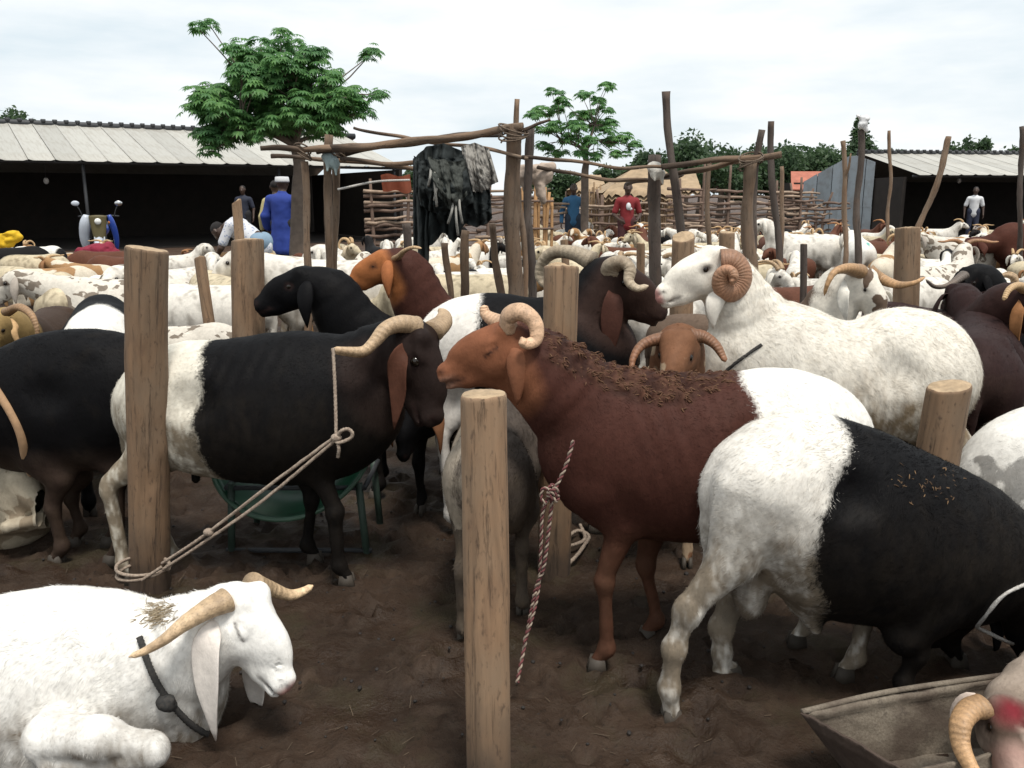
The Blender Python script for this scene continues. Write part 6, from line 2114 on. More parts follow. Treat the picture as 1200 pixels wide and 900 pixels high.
GF = 'sheep of the crowded market pens'
ONES = [  # px, depth, heading, pose, coat, horns, size, label
    (938, 12.6, 182, 'up', 'white', None, 1.06, 'white sheep standing clear in profile facing left, right of the grey forked post'),
    (1000, 11.6, 74, 'level', 'teal', None, 1.05, 'white sheep seen from behind with a teal paint mark on its rump'),
    (1118, 12.6, 188, 'level', 'speckled', None, 1.0, 'grey and white speckled sheep facing left behind the knotty pale post'),
    (1030, 10.6, 60, 'right', 'tan', 'half', 0.86, 'tan sheep standing just behind the dark red pole'),
    (1012, 13.4, 170, 'low', 'brown', None, 0.90, 'brown sheep behind the dark red pole with its head down'),
    (1165, 9.4, 66, 'low', 'white', None, 0.77, 'small white sheep seen from behind right of the black ram with dark horns'),
    (1090, 8.2, 30, 'left', 'speckled', 'wide', .95, 'speckled ram with spread horns just right of the knotty pale post'),
    (1050, 7.4, 200, 'level', 'white', None, .9, 'white sheep partly covered by the knotty pale post'),
    (22, 11.8, 10, 'low', 'black', None, 0.90, 'black sheep feeding with lowered head at the left below the yellow cloth'),
    (52, 12.6, -15, 'low', 'blackhead', None, 0.86, 'sheep with black head and pale body beside the orange pot'),
    (-12, 10.2, 118, 'level', 'white', None, 0.86, 'white sheep rump at the left edge beside the black sheep'),
    (84, 6.7, 116, 'low', 'cream', None, .98, 'cream woolly sheep seen from behind left of the tall thick post'),
    (70, 9.3, 25, 'low', 'tan', 'half', 0.82, 'tan and cream sheep bending beside the cream rump'),
    (106, 10.2, 160, 'level', 'tan', 'wide', 0.79, 'tan horned ram in the huddle left of the tall thick post'),
    (150, 6.4, 186, 'level', 'speckled', None, 1.0, 'pale grey sheep facing left half hidden by the tall thick post'),
    (128, 11.5, 200, 'low', 'brown', 'wide', 0.86, 'dark brown ram in front of the motorcycle'),
    (148, 10.5, 170, 'low', 'brown', None, 0.86, 'brown sheep bending right below the motorcycle'),
    (215, 7.3, 250, 'level', 'white', None, 1.0, 'white sheep facing the viewer behind the thin crooked stake'),
    (238, 6.0, 170, 'low', 'white', None, 1.0, 'white sheep body filling the gap between the two thick left posts'),
    (215, 5.1, 5, 'low', 'speckled', None, .82, 'woolly speckled back low between the two thick left posts'),
    (262, 8.0, 285, 'up', 'white', None, .92, 'white sheep head just left of the pale round post'),
    (268, 6.7, 130, 'low', 'cream', None, 1.0, 'cream sheep behind the pale round post'),
    (400, 6.9, 180, 'level', 'white', None, 1.12, 'large white sheep behind the slim cloth bound post'),
    (376, 7.9, 190, 'low', 'white', None, 1.0, 'white sheep at the feet of the man in blue'),
    (445, 8.4, 175, 'up', 'white', None, 0.93, 'white sheep above the head of the red brown ram'),
    (530, 6.6, 178, 'low', 'cream', None, 1.02, 'cream sheep standing under the hanging tarp'),
    (575, 7.1, 20, 'low', 'white', None, 1.0, 'white sheep between the tarp and the thick middle post'),
    (560, 8.5, 265, 'level', 'blackhead', None, 0.86, 'black faced white sheep looking out under the tarp'),
    (512, 9.2, 275, 'level', 'white', None, 0.86, 'white sheep looking at the viewer under the tarp'),
    (690, 9.6, 178, 'up', 'cream', None, 0.86, 'cream sheep facing left in front of the man in the blue shirt'),
    (640, 9.0, 100, 'low', 'white', None, 0.86, 'white sheep seen from behind below the orange straw screen'),
    (712, 7.6, 75, 'low', 'white', None, .9, 'white lamb like rump just behind the little stake'),
    (715, 11.8, 270, 'level', 'white', None, 0.82, 'white sheep facing the viewer left of the man in red'),
    (760, 11.5, 20, 'level', 'speckled', None, 0.88, 'speckled white sheep right in front of the man in red'),
    (800, 5.9, 30, 'low', 'white', None, .95, 'bright white back above the nose of the coiled horn ram'),
    (860, 9.8, 175, 'level', 'cream', None, 0.86, 'cream sheep left of the grey forked post'),
    (925, 6.7, 15, 'low', 'brown', 'half', .9, 'brown ram behind the neck of the coiled horn ram'),
]
for px, Y, yaw, pose, ct, hn, s, lb in ONES:
    put_px(px, Y, yaw, pose, ct, hn, s, lb, GF)

zones = [(60, 'by the left shed'), (190, 'before the dark shed'), (310, 'behind the two thick posts'), (470, 'under the leafy tree'), (600, 'behind the tarp'),
         (700, 'near the blue shirted man'), (780, 'near the red shirted man'), (880, 'by the tall leaning pole'), (985, 'before the wattle fence'),
         (1070, 'before the grey metal wall'), (1400, 'before the right shed')]
words = {'up': 'head up', 'left': 'head turned', 'right': 'head turned', 'level': 'head level', 'low': 'head down', 'back': 'looking back'}
wc = {'white': 'white', 'cream': 'cream coloured', 'speckled': 'speckled', 'brown': 'brown', 'tan': 'tan and cream', 'black': 'black', 'blackhead': 'black headed white', 'pied': 'black and white'}
rg = np.random.default_rng(77)
tries = 0
auto = []
while len(auto) < 205 and tries < 9000:
    tries += 1
    Y = math.sqrt(rg.uniform(5.4 ** 2, 21 ** 2))
    px = rg.uniform(-30, 1240)
    if px < 300 and (Y > 13.6 or rg.random() < .2): continue
    if 285 < px < 364 and Y > 7.0: continue
    if px < 75 and Y < 9.5: continue
    if 300 <= px < 470 and Y > 15: continue
    if px < 620 and Y > 17.5: continue
    if px < 640 and rg.random() < .35: continue
    if Y < 6.6 and not (760 < px): continue
    if Y < 6 and px < 960: continue
    g = gx(px, Y)
    if any((g[0] - x) ** 2 + ((g[1] - y) * .9) ** 2 < (.76 if Y < 8 else .70) ** 2 for x, y in FLOCK): continue
    if any((g[0] - x) ** 2 + (g[1] - y) ** 2 < .30 ** 2 for x, y in PLACED): continue
    auto.append((px, Y)); FLOCK.append((g[0], g[1]))
for px, Y in auto:
    pose = rg.choice(['up', 'left', 'right', 'level', 'low', 'back'], p=[.28, .15, .15, .22, .14, .06])
    white = .44 if px > 300 else .36
    ct = 'white' if rg.random() < white else rg.choice(['cream', 'speckled', 'brown', 'tan', 'black', 'blackhead', 'pied'], p=[.30, .10, .17, .17, .08, .12, .06])
    hn = rg.choice(['half', 'sweep', 'wide', 'back'] + [None] * 4)
    zone = next(z for lim, z in zones if px < lim)
    dist = 'near' if Y < 9 else ('middle' if Y < 14 else 'far')
    yaw = (rg.choice([0, 180, 90, 270, 45, 135]) + rg.normal(0, 25)) % 360
    face = 'facing right' if yaw < 50 or yaw > 310 else ('facing away' if yaw < 130 else ('facing left' if yaw < 230 else 'facing the viewer'))
    lb = f"{wc[ct]} {'ram' if hn else 'sheep'} {face}, {words[pose]}, {dist} row {zone}"
    put_px(px, Y, yaw, pose, ct, hn, rg.uniform(.62, .84) if Y > 7.5 else rg.uniform(.75, .92), lb, f'flock {zone}')['px'] = px
    FLOCK.pop()

same = {}
for o in COL.objects:
    if 'px' in o: same.setdefault(o['label'], []).append(o)
for lb, os_ in same.items():
    if len(os_) > 1:
        os_.sort(key=lambda q: q['px'])
        nm = ['left', 'right'] if len(os_) == 2 else (['leftmost', 'middle', 'rightmost'] if len(os_) == 3 else ['leftmost'] + ['second', 'third', 'fourth', 'fifth', 'sixth'][:len(os_) - 2] + ['rightmost'])
        for w_, q in zip(nm, os_): q['label'] = w_ + ' ' + lb
for o in COL.objects:
    if 'px' in o: del o['px']
# large brown cow at the right edge
def cow():
    fr = Frame(1205, 12.4, 182)
    S = stand(1.22, poll=(.74, 0, .70), muz=(.94, .02, .45))
    S['torso'][:, 2:] *= np.array([1.05, .95])
    sheep('cow', fr, S, 'large reddish brown cow at the right edge in front of the low shed', cat='cow', coatf=coat((.075, .027, .018), None, None, dirt=.05), vox=.022, fur=0, horns=None, hornrgb=HORN_GREY, hr=(.03, .008), earspread=1.2, earlen=.14)
cow()
# ------------------------------------------------------------------ people
M['skin'] = m_simple('dark_skin', (.055, .030, .020), .5, .12, 8, bump=.1)
def m_cloth(name, rgb, pat=None):
    t = NT(name)
    co = t.coord('Object')
    c = t.mix(t.rng(t.noise(co, 5, 3), .3, .7, 0, 1), tuple(.85 * q for q in rgb), rgb)
    if pat is not None:
        w = t.voro(t.coord('Object', (1, 1, 1)), 26)
        c = t.mix(t.rng(w, .25, .35, .8, 0), c, pat)
    t.bump(t.math('ADD', t.noise(t.coord('Object', (9, 9, 3)), 1.0, 3), t.math('MULTIPLY', t.noise(co, 150, 2), .15)), .5, .02)
    return t.fin(c, .85)

def hand(wrist, d, n, k=1.0):
    """palm, four unequal bent fingers and a thumb off the side of the palm"""
    w, d, n = np.asarray(wrist, dtype=float), unit(d), unit(n)
    s = np.cross(n, d)
    pr = [(w, w + d * .05 * k, .026 * k, .033 * k, 1.9, n, .02), (w + d * .05 * k, w + d * .09 * k, .033 * k, .034 * k, 1.9, n, .02)]
    for i, l in enumerate((.070, .080, .074, .058)):
        b = w + d * .10 * k + s * (i - 1.5) * .021 * k
        m_ = b + (d * .9 - n * .3) * l * .5 * k
        pr += [(b - d * .015 * k, m_, .0105 * k, .0095 * k, 1, None, .006), (m_, m_ + (d * .6 - n * .8) * l * .5 * k, .0095 * k, .0085 * k, 1, None, .006)]
    b = w + d * .035 * k + s * -.035 * k
    m_ = b + (d * .7 - s * .8) * .035 * k
    pr += [(w + d * .03 * k, b, .02 * k, .014 * k, 1, None, .01), (b, m_, .0125 * k, .011 * k, 1, None, .008), (m_, m_ + (d - n * .3) * .035 * k, .011 * k, .009 * k, 1, None, .008)]
    return pr

def person(px, Y, yaw, label, J, top, bottom, cap=None, vox=.011, H=1.75, hair=True, extra=None, sleeves='short', robe=None, shoes=True, z0=0.0):
    """J: joints in the person's axes (x ahead, y left): pelvis, chest, neck, head, elbows, wrists, knees, feet"""
    g = gx(px, Y)
    root = empty('person', (g[0], g[1], z0), R(yaw), label, 'person')
    Yv = np.array([0, 1.0, 0])
    pe, ch, ne, he = (np.array(J[k], dtype=float) for k in ('pelvis', 'chest', 'neck', 'head'))
    fw = np.array(J.get('face', (1, 0, -.05)), dtype=float); fw = unit(fw)
    up = unit(np.array(J.get('crown', (0, 0, 1)), dtype=float)); sd = np.cross(up, fw)
    sk = [(pe, pe * .5 + ch * .5, .13, .115, 1.0, Yv), (pe * .5 + ch * .5, ch, .12, .14, 1.0, Yv), (ch, ne, .11, .055)]
    for q in (1, -1):
        sk.append((ch + (0, .06 * q, .04), ch + (0, .155 * q, .05), .085, .062))
    sk += [(ne, he - up * .06, .052, .052)]
    sk += [(he + up * .02, he - up * .02 + fw * .012, .092, .085, 1.14, sd), (he - up * .02 + fw * .03, he - up * .085 + fw * .055, .070, .042, 1.1, sd),
           (he + fw * .095 + up * .01, he + fw * .112 - up * .03, .010, .018, 1, None, .012), (he + fw * .085 - up * .065 + sd * .02, he + fw * .085 - up * .065 - sd * .02, .012, .012, 1, None, .008)]
    for q in (1, -1):
        sk.append((he + sd * .085 * q + up * .015, he + sd * .09 * q - up * .03, .014, .010, 1, None, .008))
    arms, legs = [], []
    for q, e, w in ((1, J['elbow'][0], J['wrist'][0]), (-1, J['elbow'][1], J['wrist'][1])):
        s_ = ch + np.array([0, .185 * q, .04]); e, w = np.array(e, dtype=float), np.array(w, dtype=float)
        arms.append((s_, e, w))
        sk += [(s_, e, .052, .040), (e, w, .040, .026)]
        hd = unit(w - e)
        sk += hand(w, hd, unit(np.cross(hd, np.cross((0, q, 0.01), hd))))
    for q, k, f in ((1, J['knee'][0], J['foot'][0]), (-1, J['knee'][1], J['foot'][1])):
        h_ = pe + np.array([0, .085 * q, -.03]); k, f = np.array(k, dtype=float), np.array(f, dtype=float)
        legs.append((h_, k, f))
        sk += [(h_, k, .085, .056), (k, f + (0, 0, .08), .052, .036), (f + (-.04, 0, .04), f + (.13, 0, .025), .042, .032, 1, None, .02)]
    F = grow(sk, vox)
    V, Q, _ = F.surf()
    link('body', mesh('body', V, Q), M['skin'], root)
    for q in (1, -1):
        V, Q, T = ball(he + fw * .083 + sd * .033 * q + up * .008, .012, 8, 6)
        link('eye', mesh('eye', V, [Q, T]), M['eye'], root)
    if hair and not cap:
        V, Q, T = ball((0, 0, 0), 1, 14, 10)
        V = V[:, 0:1] * fw * .098 + V[:, 1:2] * sd * .084 + V[:, 2:] * up * .085 + he + up * .035 - fw * .012
        link('hair', mesh('hair', V, [Q, T]), m_simple('short_black_hair', (.012, .010, .010), .9, .3, 60), root)
    if cap:
        zz = np.array([.0, .02, .085, .092, .096]); rr = np.array([.103, .105, .098, .085, .01])
        mb = MB()
        V, Q, T = tube([he + up * (.025 + z) for z in zz], rr, 18); mb.add(V, Q, T)
        link('cap', mb.me('cap'), cap, root)
    # garments
    if robe:
        zb, mat_ = robe
        pr = [(pe, ch, .155, .16, .92, Yv), (ch, ne, .13, .07)]
        for q in (1, -1): pr += [(ch + (0, .06 * q, .04), ch + (0, .17 * q, .045), .10, .08)]
        for z_ in np.linspace(pe[2] - .05, zb, 5): pass
        pr += [((pe[0], 0, pe[2]), (pe[0] + .01, 0, zb), .155, .20, .88, Yv)]
        for s_, e, w in arms: pr += [(s_, e, .075, .072), (e, e + (w - e) * .85, .072, .070)]
        F = grow(pr, vox * 1.4, 0, .018, 5.0)
        F.cone((pe[0], 0, zb - .30), (pe[0], 0, zb - .31), .27, .27, .01, None, 1, 0, True)
        V, Q, _ = F.surf()
        nz = np.sin(np.arctan2(V[:, 1], V[:, 0]) * 9) * .012 * np.clip((1.0 - V[:, 2]) / .5, 0, 1)
        V[:, 0] *= 1 + nz * 4; V[:, 1] *= 1 + nz * 4
        link('robe', mesh('robe', V, Q), mat_, root)
    else:
        pr = [(pe + (0, 0, -.06), pe * .5 + ch * .5, .148, .135, .98, Yv), (pe * .5 + ch * .5, ch, .135, .155, 1.0, Yv), (ch, ch * .25 + ne * .75, .12, .075)]
        for q in (1, -1): pr += [(ch + (0, .06 * q, .04), ch + (0, .16 * q, .045), .098, .075)]
        for s_, e, w in arms:
            if sleeves == 'short': pr += [(s_, s_ + (e - s_) * .75, .068, .066)]
            else: pr += [(s_, e, .066, .056), (e, e + (w - e) * .92, .056, .044)]
        V, Q, _ = grow(pr, vox * 1.5, 0, .010, 6.0, 2.0).surf()
        link('shirt', mesh('shirt', V, Q), top, root)
    pr = []
    ln = bottom[1]
    for h_, k, f in legs:
        pr += [(h_ + (0, 0, .06), k, .115, .078)]
        if ln > 1: pr += [(k, f + (k - f) * .12, .076, .062)]
        else: pr[-1] = (h_ + (0, 0, .06), h_ + (k - h_) * ln, .115, .10)
    pr += [(pe + (0, .05, 0), pe + (0, -.05, 0), .135, .135, .95, None)]
    V, Q, _ = grow(pr, vox * 1.5, 0, .008, 7.0, 5.0).surf()
    link('trousers', mesh('trousers', V, Q), bottom[0], root)
    if extra: extra(root, he, ch)
    return root

def J_stand(arm=0.0, fw=.0):
    return dict(pelvis=(0, 0, .95), chest=(0, 0, 1.33), neck=(.01, 0, 1.49), head=(.03, 0, 1.645), elbow=[(-.02 + fw, .27, 1.10), (-.02 + fw, -.27, 1.10)],
                wrist=[(.08 + fw, .28, .86), (.08 + fw, -.28, .86)], knee=[(.03, .10, .50), (.03, -.10, .50)], foot=[(0, .11, 0), (0, -.11, 0)])
C_BLUE, C_WHITE = m_cloth('royal_blue_cotton', (.018, .045, .26)), m_cloth('white_cotton', (.66, .67, .68))
C_BLACK = m_cloth('black_cotton', (.012, .012, .014))
_p = person(336, 15.6, 78, 'man seen from behind in a long blue robe and a white cap', J_stand(), None, (C_BLACK, 2), cap=C_WHITE, robe=(.52, C_BLUE))
j = J_stand()
_p.scale = (1.18, 1.22, 1.03)
person(328, 16.4, 100, 'person in a pale yellow shirt standing half behind the man in the blue robe', j, m_cloth('pale_yellow_cotton', (.52, .45, .22)), (m_cloth('brown_trousers', (.06, .045, .035)), 2), sleeves='long')
jb = dict(pelvis=(-.05, 0, .86), chest=(.30, 0, 1.06), neck=(.45, 0, 1.08), head=(.58, 0, 1.02), face=(.55, 0, -.9), crown=(.85, 0, .5), elbow=[(.42, .24, .80), (.45, -.24, .80)],
          wrist=[(.55, .2, .62), (.58, -.2, .60)], knee=[(.06, .12, .46), (.05, -.12, .46)], foot=[(-.04, .13, 0), (-.05, -.13, 0)])
person(307, 11.8, 168, 'man in white checked shirt and light blue trousers bending over beside the pale post', jb, m_cloth('white_checked_cotton', (.66, .67, .70), (.20, .25, .40)), (m_cloth('light_blue_denim', (.22, .32, .42)), 2), sleeves='short')
js = J_stand(); js['wrist'] = [(.20, .18, 1.0), (.20, -.18, 1.0)]
person(671, 20.5, 268, 'man in a blue shirt standing far back beside the orange straw screen', J_stand(), m_cloth('mid_blue_cotton', (.035, .13, .26)), (m_cloth('dark_blue_shorts', (.02, .035, .06)), .8), vox=.013, sleeves='long')
def print_red(root, he, ch):
    a = np.linspace(0, 2 * math.pi, 17)[:-1]
    mb = MB()
    for cx, cz, rx, rz in ((0, 1.27, .05, .075), (.035, 1.22, .045, .03)):
        V = np.stack([np.full(16, .158), cx + rx * np.cos(a), cz + rz * np.sin(a)], -1)
        W = V + [.006, 0, 0]
        mb.add(np.vstack([V, W, [[.164, cx, cz]]]), Q=[[i, (i + 1) % 16, 16 + (i + 1) % 16, 16 + i] for i in range(16)], T=[[16 + i, 16 + (i + 1) % 16, 32] for i in range(16)])
    link('shirt_print', mb.me('shirt_print'), C_WHITE, root)
person(733, 18.0, 272, 'man in a red shirt with a white print standing in the middle of the flock', js, m_cloth('red_cotton', (.22, .018, .022)), (m_cloth('dark_red_trousers', (.07, .02, .022)), 2), vox=.013, sleeves='short', extra=print_red)
person(1137, 29.0, 250, 'man in a white shirt standing in the shade of the right shed', J_stand(), C_WHITE, (m_cloth('navy_trousers', (.02, .025, .05)), 2), vox=.016)
person(289, 25.0, 270, 'person in dark clothes hardly visible in the shade of the left shed', J_stand(), m_cloth('navy_cotton', (.02, .025, .045)), (C_BLACK, 2), vox=.016)

# ------------------------------------------------------------------ the hanging tarp and sack
def drape():
    Y = 5.25
    o = at(530, 170, Y)
    P = lambda x, y, d=0.0: at(x, y, Y + d) - o
    def blob(cones, vox, amp, sc, seed, stretch=(1, 1, .45)):
        pts = np.array([p for c in cones for p in (c[0], c[1])])
        F = Field(pts.min(0) - .22, pts.max(0) + .22, vox)
        for c in cones:
            F.cone(c[0], c[1], c[2], c[3], .05, np.array([0, 1.0, 0]), c[4] if len(c) > 4 else 1.8)
        near = np.argwhere(np.abs(F.d) < .09)
        p = near * vox + F.lo
        i = tuple(near.T)
        n = fbm(p * np.array(stretch) * sc + seed, 4)
        F.d[i] += amp * (np.abs(n - .5) * 4 - .6)
        F.d[i] -= amp * .9 * np.sin((p[:, 0] * 34 + 5 * n + p[:, 2] * 6)) * np.clip(-p[:, 2] * 1.6 + .2, .15, .8)
        return F.surf()[:2]
    def sheet_(top, bot, dep, amp, fr_, seed, nu=84, nv=64, swag=0.0, gather=.35, th=.008):
        """a hanging cloth between a top line and a bottom line (picture points), falling in folds"""
        tx = np.array(top, dtype=float); bx = np.array(bot, dtype=float)
        u = np.linspace(0, 1, nu); v = np.linspace(0, 1, nv)
        T_ = np.stack([np.interp(u, np.linspace(0, 1, len(tx)), tx[:, k]) for k in (0, 1)], -1)
        B_ = np.stack([np.interp(u, np.linspace(0, 1, len(bx)), bx[:, k]) for k in (0, 1)], -1)
        U, Vv = np.meshgrid(u, v)
        px_ = T_[None] * (1 - Vv[..., None]) + B_[None] * Vv[..., None]
        n = fbm(np.stack([U * 5 + seed, Vv * 2.2, 0 * U], -1), 3)
        n2 = fbm(np.stack([U * 16 + seed, Vv * 9, 0 * U + 3], -1), 3)
        ph = fr_ * U * 6.283 + 4.5 * n + 1.3 * Vv
        fold = (np.abs(np.sin(ph)) ** .7 - .5) * amp * (gather + (1 - gather) * Vv ** .6) + (n - .5) * amp * 1.6 + (n2 - .5) * amp * .6
        px_[..., 1] += swag * 4 * U * (1 - U) * (1 - .5 * Vv)
        if swag: fold += amp * 2.6 * (fbm(np.stack([U * 2.2 + seed, (Vv + .5 * U * (1 - U)) * 4.5, 0 * U], -1), 3) - .5) * np.sin(np.pi * U)
        edge = np.minimum(np.minimum(U, 1 - U) * 9, 1) ** .5
        G = np.array([[at(a[0], a[1], Y + dep) for a in r] for r in px_[::1]]) - o
        G[..., 1] += -fold - .07 * edge * np.sin(np.pi * np.clip(Vv, .05, 1) * .8)
        G[-1, :, 2] += .03 * (fbm(np.stack([u * 22, 0 * u, 0 * u + seed], -1), 2) - .5)
        k = np.arange(nv - 1)[:, None] * nu + np.arange(nu - 1)[None]
        Q_ = np.stack([k, k + nu, k + nu + 1, k + 1], -1).reshape(-1, 4)
        V_ = G.reshape(-1, 3)
        m = len(V_)
        e = np.concatenate([np.stack([np.arange(nu - 1) + (nv - 1) * nu, np.arange(nu - 1) + (nv - 1) * nu + m, np.arange(1, nu) + (nv - 1) * nu + m, np.arange(1, nu) + (nv - 1) * nu], -1),
                            np.stack([np.arange(nv - 1) * nu, np.arange(nv - 1) * nu + m, np.arange(1, nv) * nu + m, np.arange(1, nv) * nu], -1)])
        return np.vstack([V_, V_ + [0, th, 0]]), np.vstack([Q_, Q_[:, ::-1] + m, e])
    mb = MB()
    mb.add(*sheet_([(485, 186), (500, 172), (520, 168), (540, 176), (556, 205), (574, 218)], [(491, 338), (500, 340), (504, 288), (520, 272), (532, 284), (546, 262), (562, 266), (577, 256)], .02, .075, 4.2, 1.0, gather=.6))
    mb.add(*sheet_([(484, 186), (520, 170), (552, 180), (572, 210)], [(484, 292), (520, 268), (545, 258), (574, 258)], .09, .05, 3.1, 5.0))
    mb.add(*sheet_([(484, 182), (515, 168), (548, 178)], [(488, 236), (515, 244), (556, 238)], -.05, .07, 2.2, 8.0, swag=16))
    a = link('hanging_tarp', mb.me('hanging_tarp'), m_cloth('black_green_tarp', (.010, .015, .015)))
    a.location = o
    tag(a, 'dark green black tarp slung in folds over the rails of the pole frame', 'tarp')
    V, Q = sheet_([(500, 180), (520, 172), (545, 186)], [(510, 222), (530, 240), (548, 228)], -.12, .04, 1.8, 3.0, 80, 60, swag=14)
    b = link('folded_cloth', mesh('folded_cloth', V, Q), m_cloth('faded_olive_cloth', (.042, .047, .040)))
    b.location = o
    tag(b, 'faded grey green cloth bundled into the front of the black tarp', 'cloth')
    t = NT('striped_grey_sack')
    co = t.coord('Object')
    n = t.noise(co, 5, 3)
    sp = t.N.new('ShaderNodeSeparateXYZ'); t.K.new(co, sp.inputs[0])
    q = t.math('ADD', t.math('MULTIPLY', sp.outputs[0], .55), t.math('MULTIPLY', sp.outputs[2], 1.0))
    st = t.math('SINE', t.math('ADD', t.math('MULTIPLY', q, 75), t.math('MULTIPLY', n, 6)))
    c = t.mix(t.rng(st, .55, .95, 0, .6), (.25, .235, .21), (.07, .062, .055))
    t.bump(t.noise(co, 140, 3), .5, .006)
    V, Q = sheet_([(540, 172), (556, 167), (573, 174)], [(552, 226), (568, 224), (584, 212)], -.02, .055, 1.3, 11.0, 80, 60)
    c_ = link('grey_sack', mesh('grey_sack', V, Q), t.fin(c, .9))
    c_.location = o
    tag(c_, 'grey woven sack with dark lines hanging on the right of the black tarp', 'sack')
    mb = MB()
    for (x, y, dx, dy) in ((509, 200, 3, 42), (513, 205, -4, 30), (534, 240, 3, 36), (531, 236, -6, 26), (538, 232, 4, 30), (505, 198, -3, 20)):
        V, Q, T = tube(catmull([P(x, y, -.16), P(x + dx * .3, y + dy * .5, -.20), P(x + dx, y + dy, -.17)], 10), .008, 5); mb.add(V, Q, T)
    d = link('cord_ends', mb.me('cord_ends'), m_cloth('grey_rag', (.30, .29, .26)))
    d.location = o
    tag(d, 'loose grey cord ends dangling from the black tarp', 'cord')
    # rags tied round the posts
    for x, y, Yc, rgb, lb in ((388, 188, 6.05, (.26, .33, .33), 'grey green rag wound round the slim post by the rails'), (769, 200, 6.3, (.55, .52, .46), 'pale rag tied round the dark stocky post')):
        g = at(x, y, Yc)
        pr = [((0, 0, .05), (0, 0, -.05), .075, .08), ((.05, -.05, -.02), (.07, -.08, -.16), .035, .02), ((-.02, -.07, 0), (-.03, -.09, -.12), .03, .018), ((-.05, 0, .03), (.05, -.04, -.03), .085, .075)]
        pr = [(np.array(a) * .62, np.array(b_) * .6, r0 * .42, r1 * .42) for a, b_, r0, r1 in pr]
        V, Q, _ = grow(pr, .006, 0, .010, 30.0, x).surf()
        o2 = link('rag', mesh('rag', V, Q), m_cloth('rag_cloth', rgb)); o2.location = g
        tag(o2, lb, 'rag', 'rags and bindings on the pole frame')
    for x, y, Yc, rr, lb in ((355, 178, 5.99, .05, 'brown cord lashing where the short rail meets the slim straight post'), (602, 156, 5.5, .085, 'cord lashing round the top of the thick middle post'),
                             (880, 189, 5.9, .075, 'cord lashing the rails to the grey forked post'), (392, 180, 6.1, .075, 'cord lashing the rails above the cloth bound post')):
        g = at(x, y, Yc)
        a = np.linspace(0, 9 * math.pi, 110)
        V, Q, T = tube(np.stack([rr * np.cos(a) * (1 + .1 * np.sin(a * .37)), rr * np.sin(a), .035 - .07 * a / a[-1] + .03 * np.sin(a * 1.07 + x)], -1), .0058, 6)
        o2 = link('lashing', mesh('lashing', V, [Q, T]), M['rope_old']); o2.location = g
        tag(o2, lb, 'lashing', 'lashings of the pole frame')
    g = at(1010, 146, 8.55)
    V, Q, _ = grow([((0, 0, 0), (.05, 0, .08), .05, .04), ((.02, 0, .05), (-.06, .0, .10), .04, .02), ((.03, 0, 0), (.07, 0, -.08), .03, .015)], .009, 0, .02, 18).surf()
    V = V * .8
    o2 = link('plastic_scrap', mesh('plastic_scrap', V, Q), m_cloth('white_plastic', (.7, .7, .7))); o2.location = g
    tag(o2, 'scrap of white plastic caught on top of the dark red pole', 'plastic scrap')
    g = at(610, 205, 5.9)
    V, Q, _ = grow([((-.04, 0, .02), (.20, 0, .045), .045, .04), ((-.02, 0, -.02), (.18, 0, .0), .05, .045), ((.12, -.02, -.02), (.15, -.03, -.17), .045, .03), ((.02, -.03, -.02), (.03, -.04, -.09), .04, .02)], .008, 0, .018, 22).surf()
    o2 = link('cloth_roll', mesh('cloth_roll', V, Q), m_cloth('pale_sackcloth', (.45, .36, .29))); o2.location = g
    tag(o2, 'pale sackcloth roll lying over the rail right of the thick middle post', 'cloth roll')
    for x, y, Yc, rgb, lb, sc in ((10, 277, 11.2, (.68, .42, .012), 'yellow cloth spread over something at the left edge', .6), (113, 295, 12.6, (.22, .012, .035), 'crimson cloth heaped in front of the motorcycle', 1.15)):
        g = at(x, y, Yc)
        pr = [((-.18, 0, -.02), (.16, 0, .05), .08, .07, .7), ((-.2, 0, -.12), (.2, .02, -.02), .09, .08, .7), ((-.22, 0, -.20), (.02, 0, -.18), .08, .06, .7)]
        pr = [((a[0] * sc, a[1], a[2] * sc), (b_[0] * sc, b_[1], b_[2] * sc), r0 * sc, r1 * sc, s, np.array([0, 1.0, 0])) for a, b_, r0, r1, s in pr]
        V, Q, _ = grow(pr, .012, 0, .035, 9, x).surf()
        o2 = link('bright_cloth', mesh('bright_cloth', V, Q), m_cloth('bright_cloth', rgb)); o2.location = g
        tag(o2, lb, 'cloth')
drape()

def pot():
    g = gx(36, 11.0)
    z = np.array([0, .02, .12, .2, .26, .28, .30, .29, .10, .03]); r = np.array([.10, .115, .135, .125, .085, .075, .082, .07, .11, .09])
    V, Q, T = tube(np.stack([0 * z, 0 * z, z], -1) + [0, 0, 0], r, 20)
    root = empty('plastic_pot', (g[0], g[1], .18), 0, 'orange plastic pot beside the feeding black sheep at the left', 'pot')
    link('pot_body', mesh('pot_body', V, [Q, T]), m_simple('orange_plastic', (.62, .15, .06), .4, .1, 4, bump=0), root)
    a = np.linspace(0, math.pi, 14)
    V, Q, T = tube(np.stack([.085 * np.cos(a), 0 * a, .29 + .09 * np.sin(a)], -1), .007, 6)
    link('handle', mesh('handle', V, [Q, T]), M['dark_metal'], root)
    V, Q = box((0, 0, -.09), (.2, .2, .088)); o = link('stone_block', mesh('stone_block', V, Q, False), m_simple('stone', (.12, .09, .07), .9, .3, 6)); o.location = (g[0], g[1], .18)
    tag(o, 'rough block under the orange plastic pot', 'block')
pot()

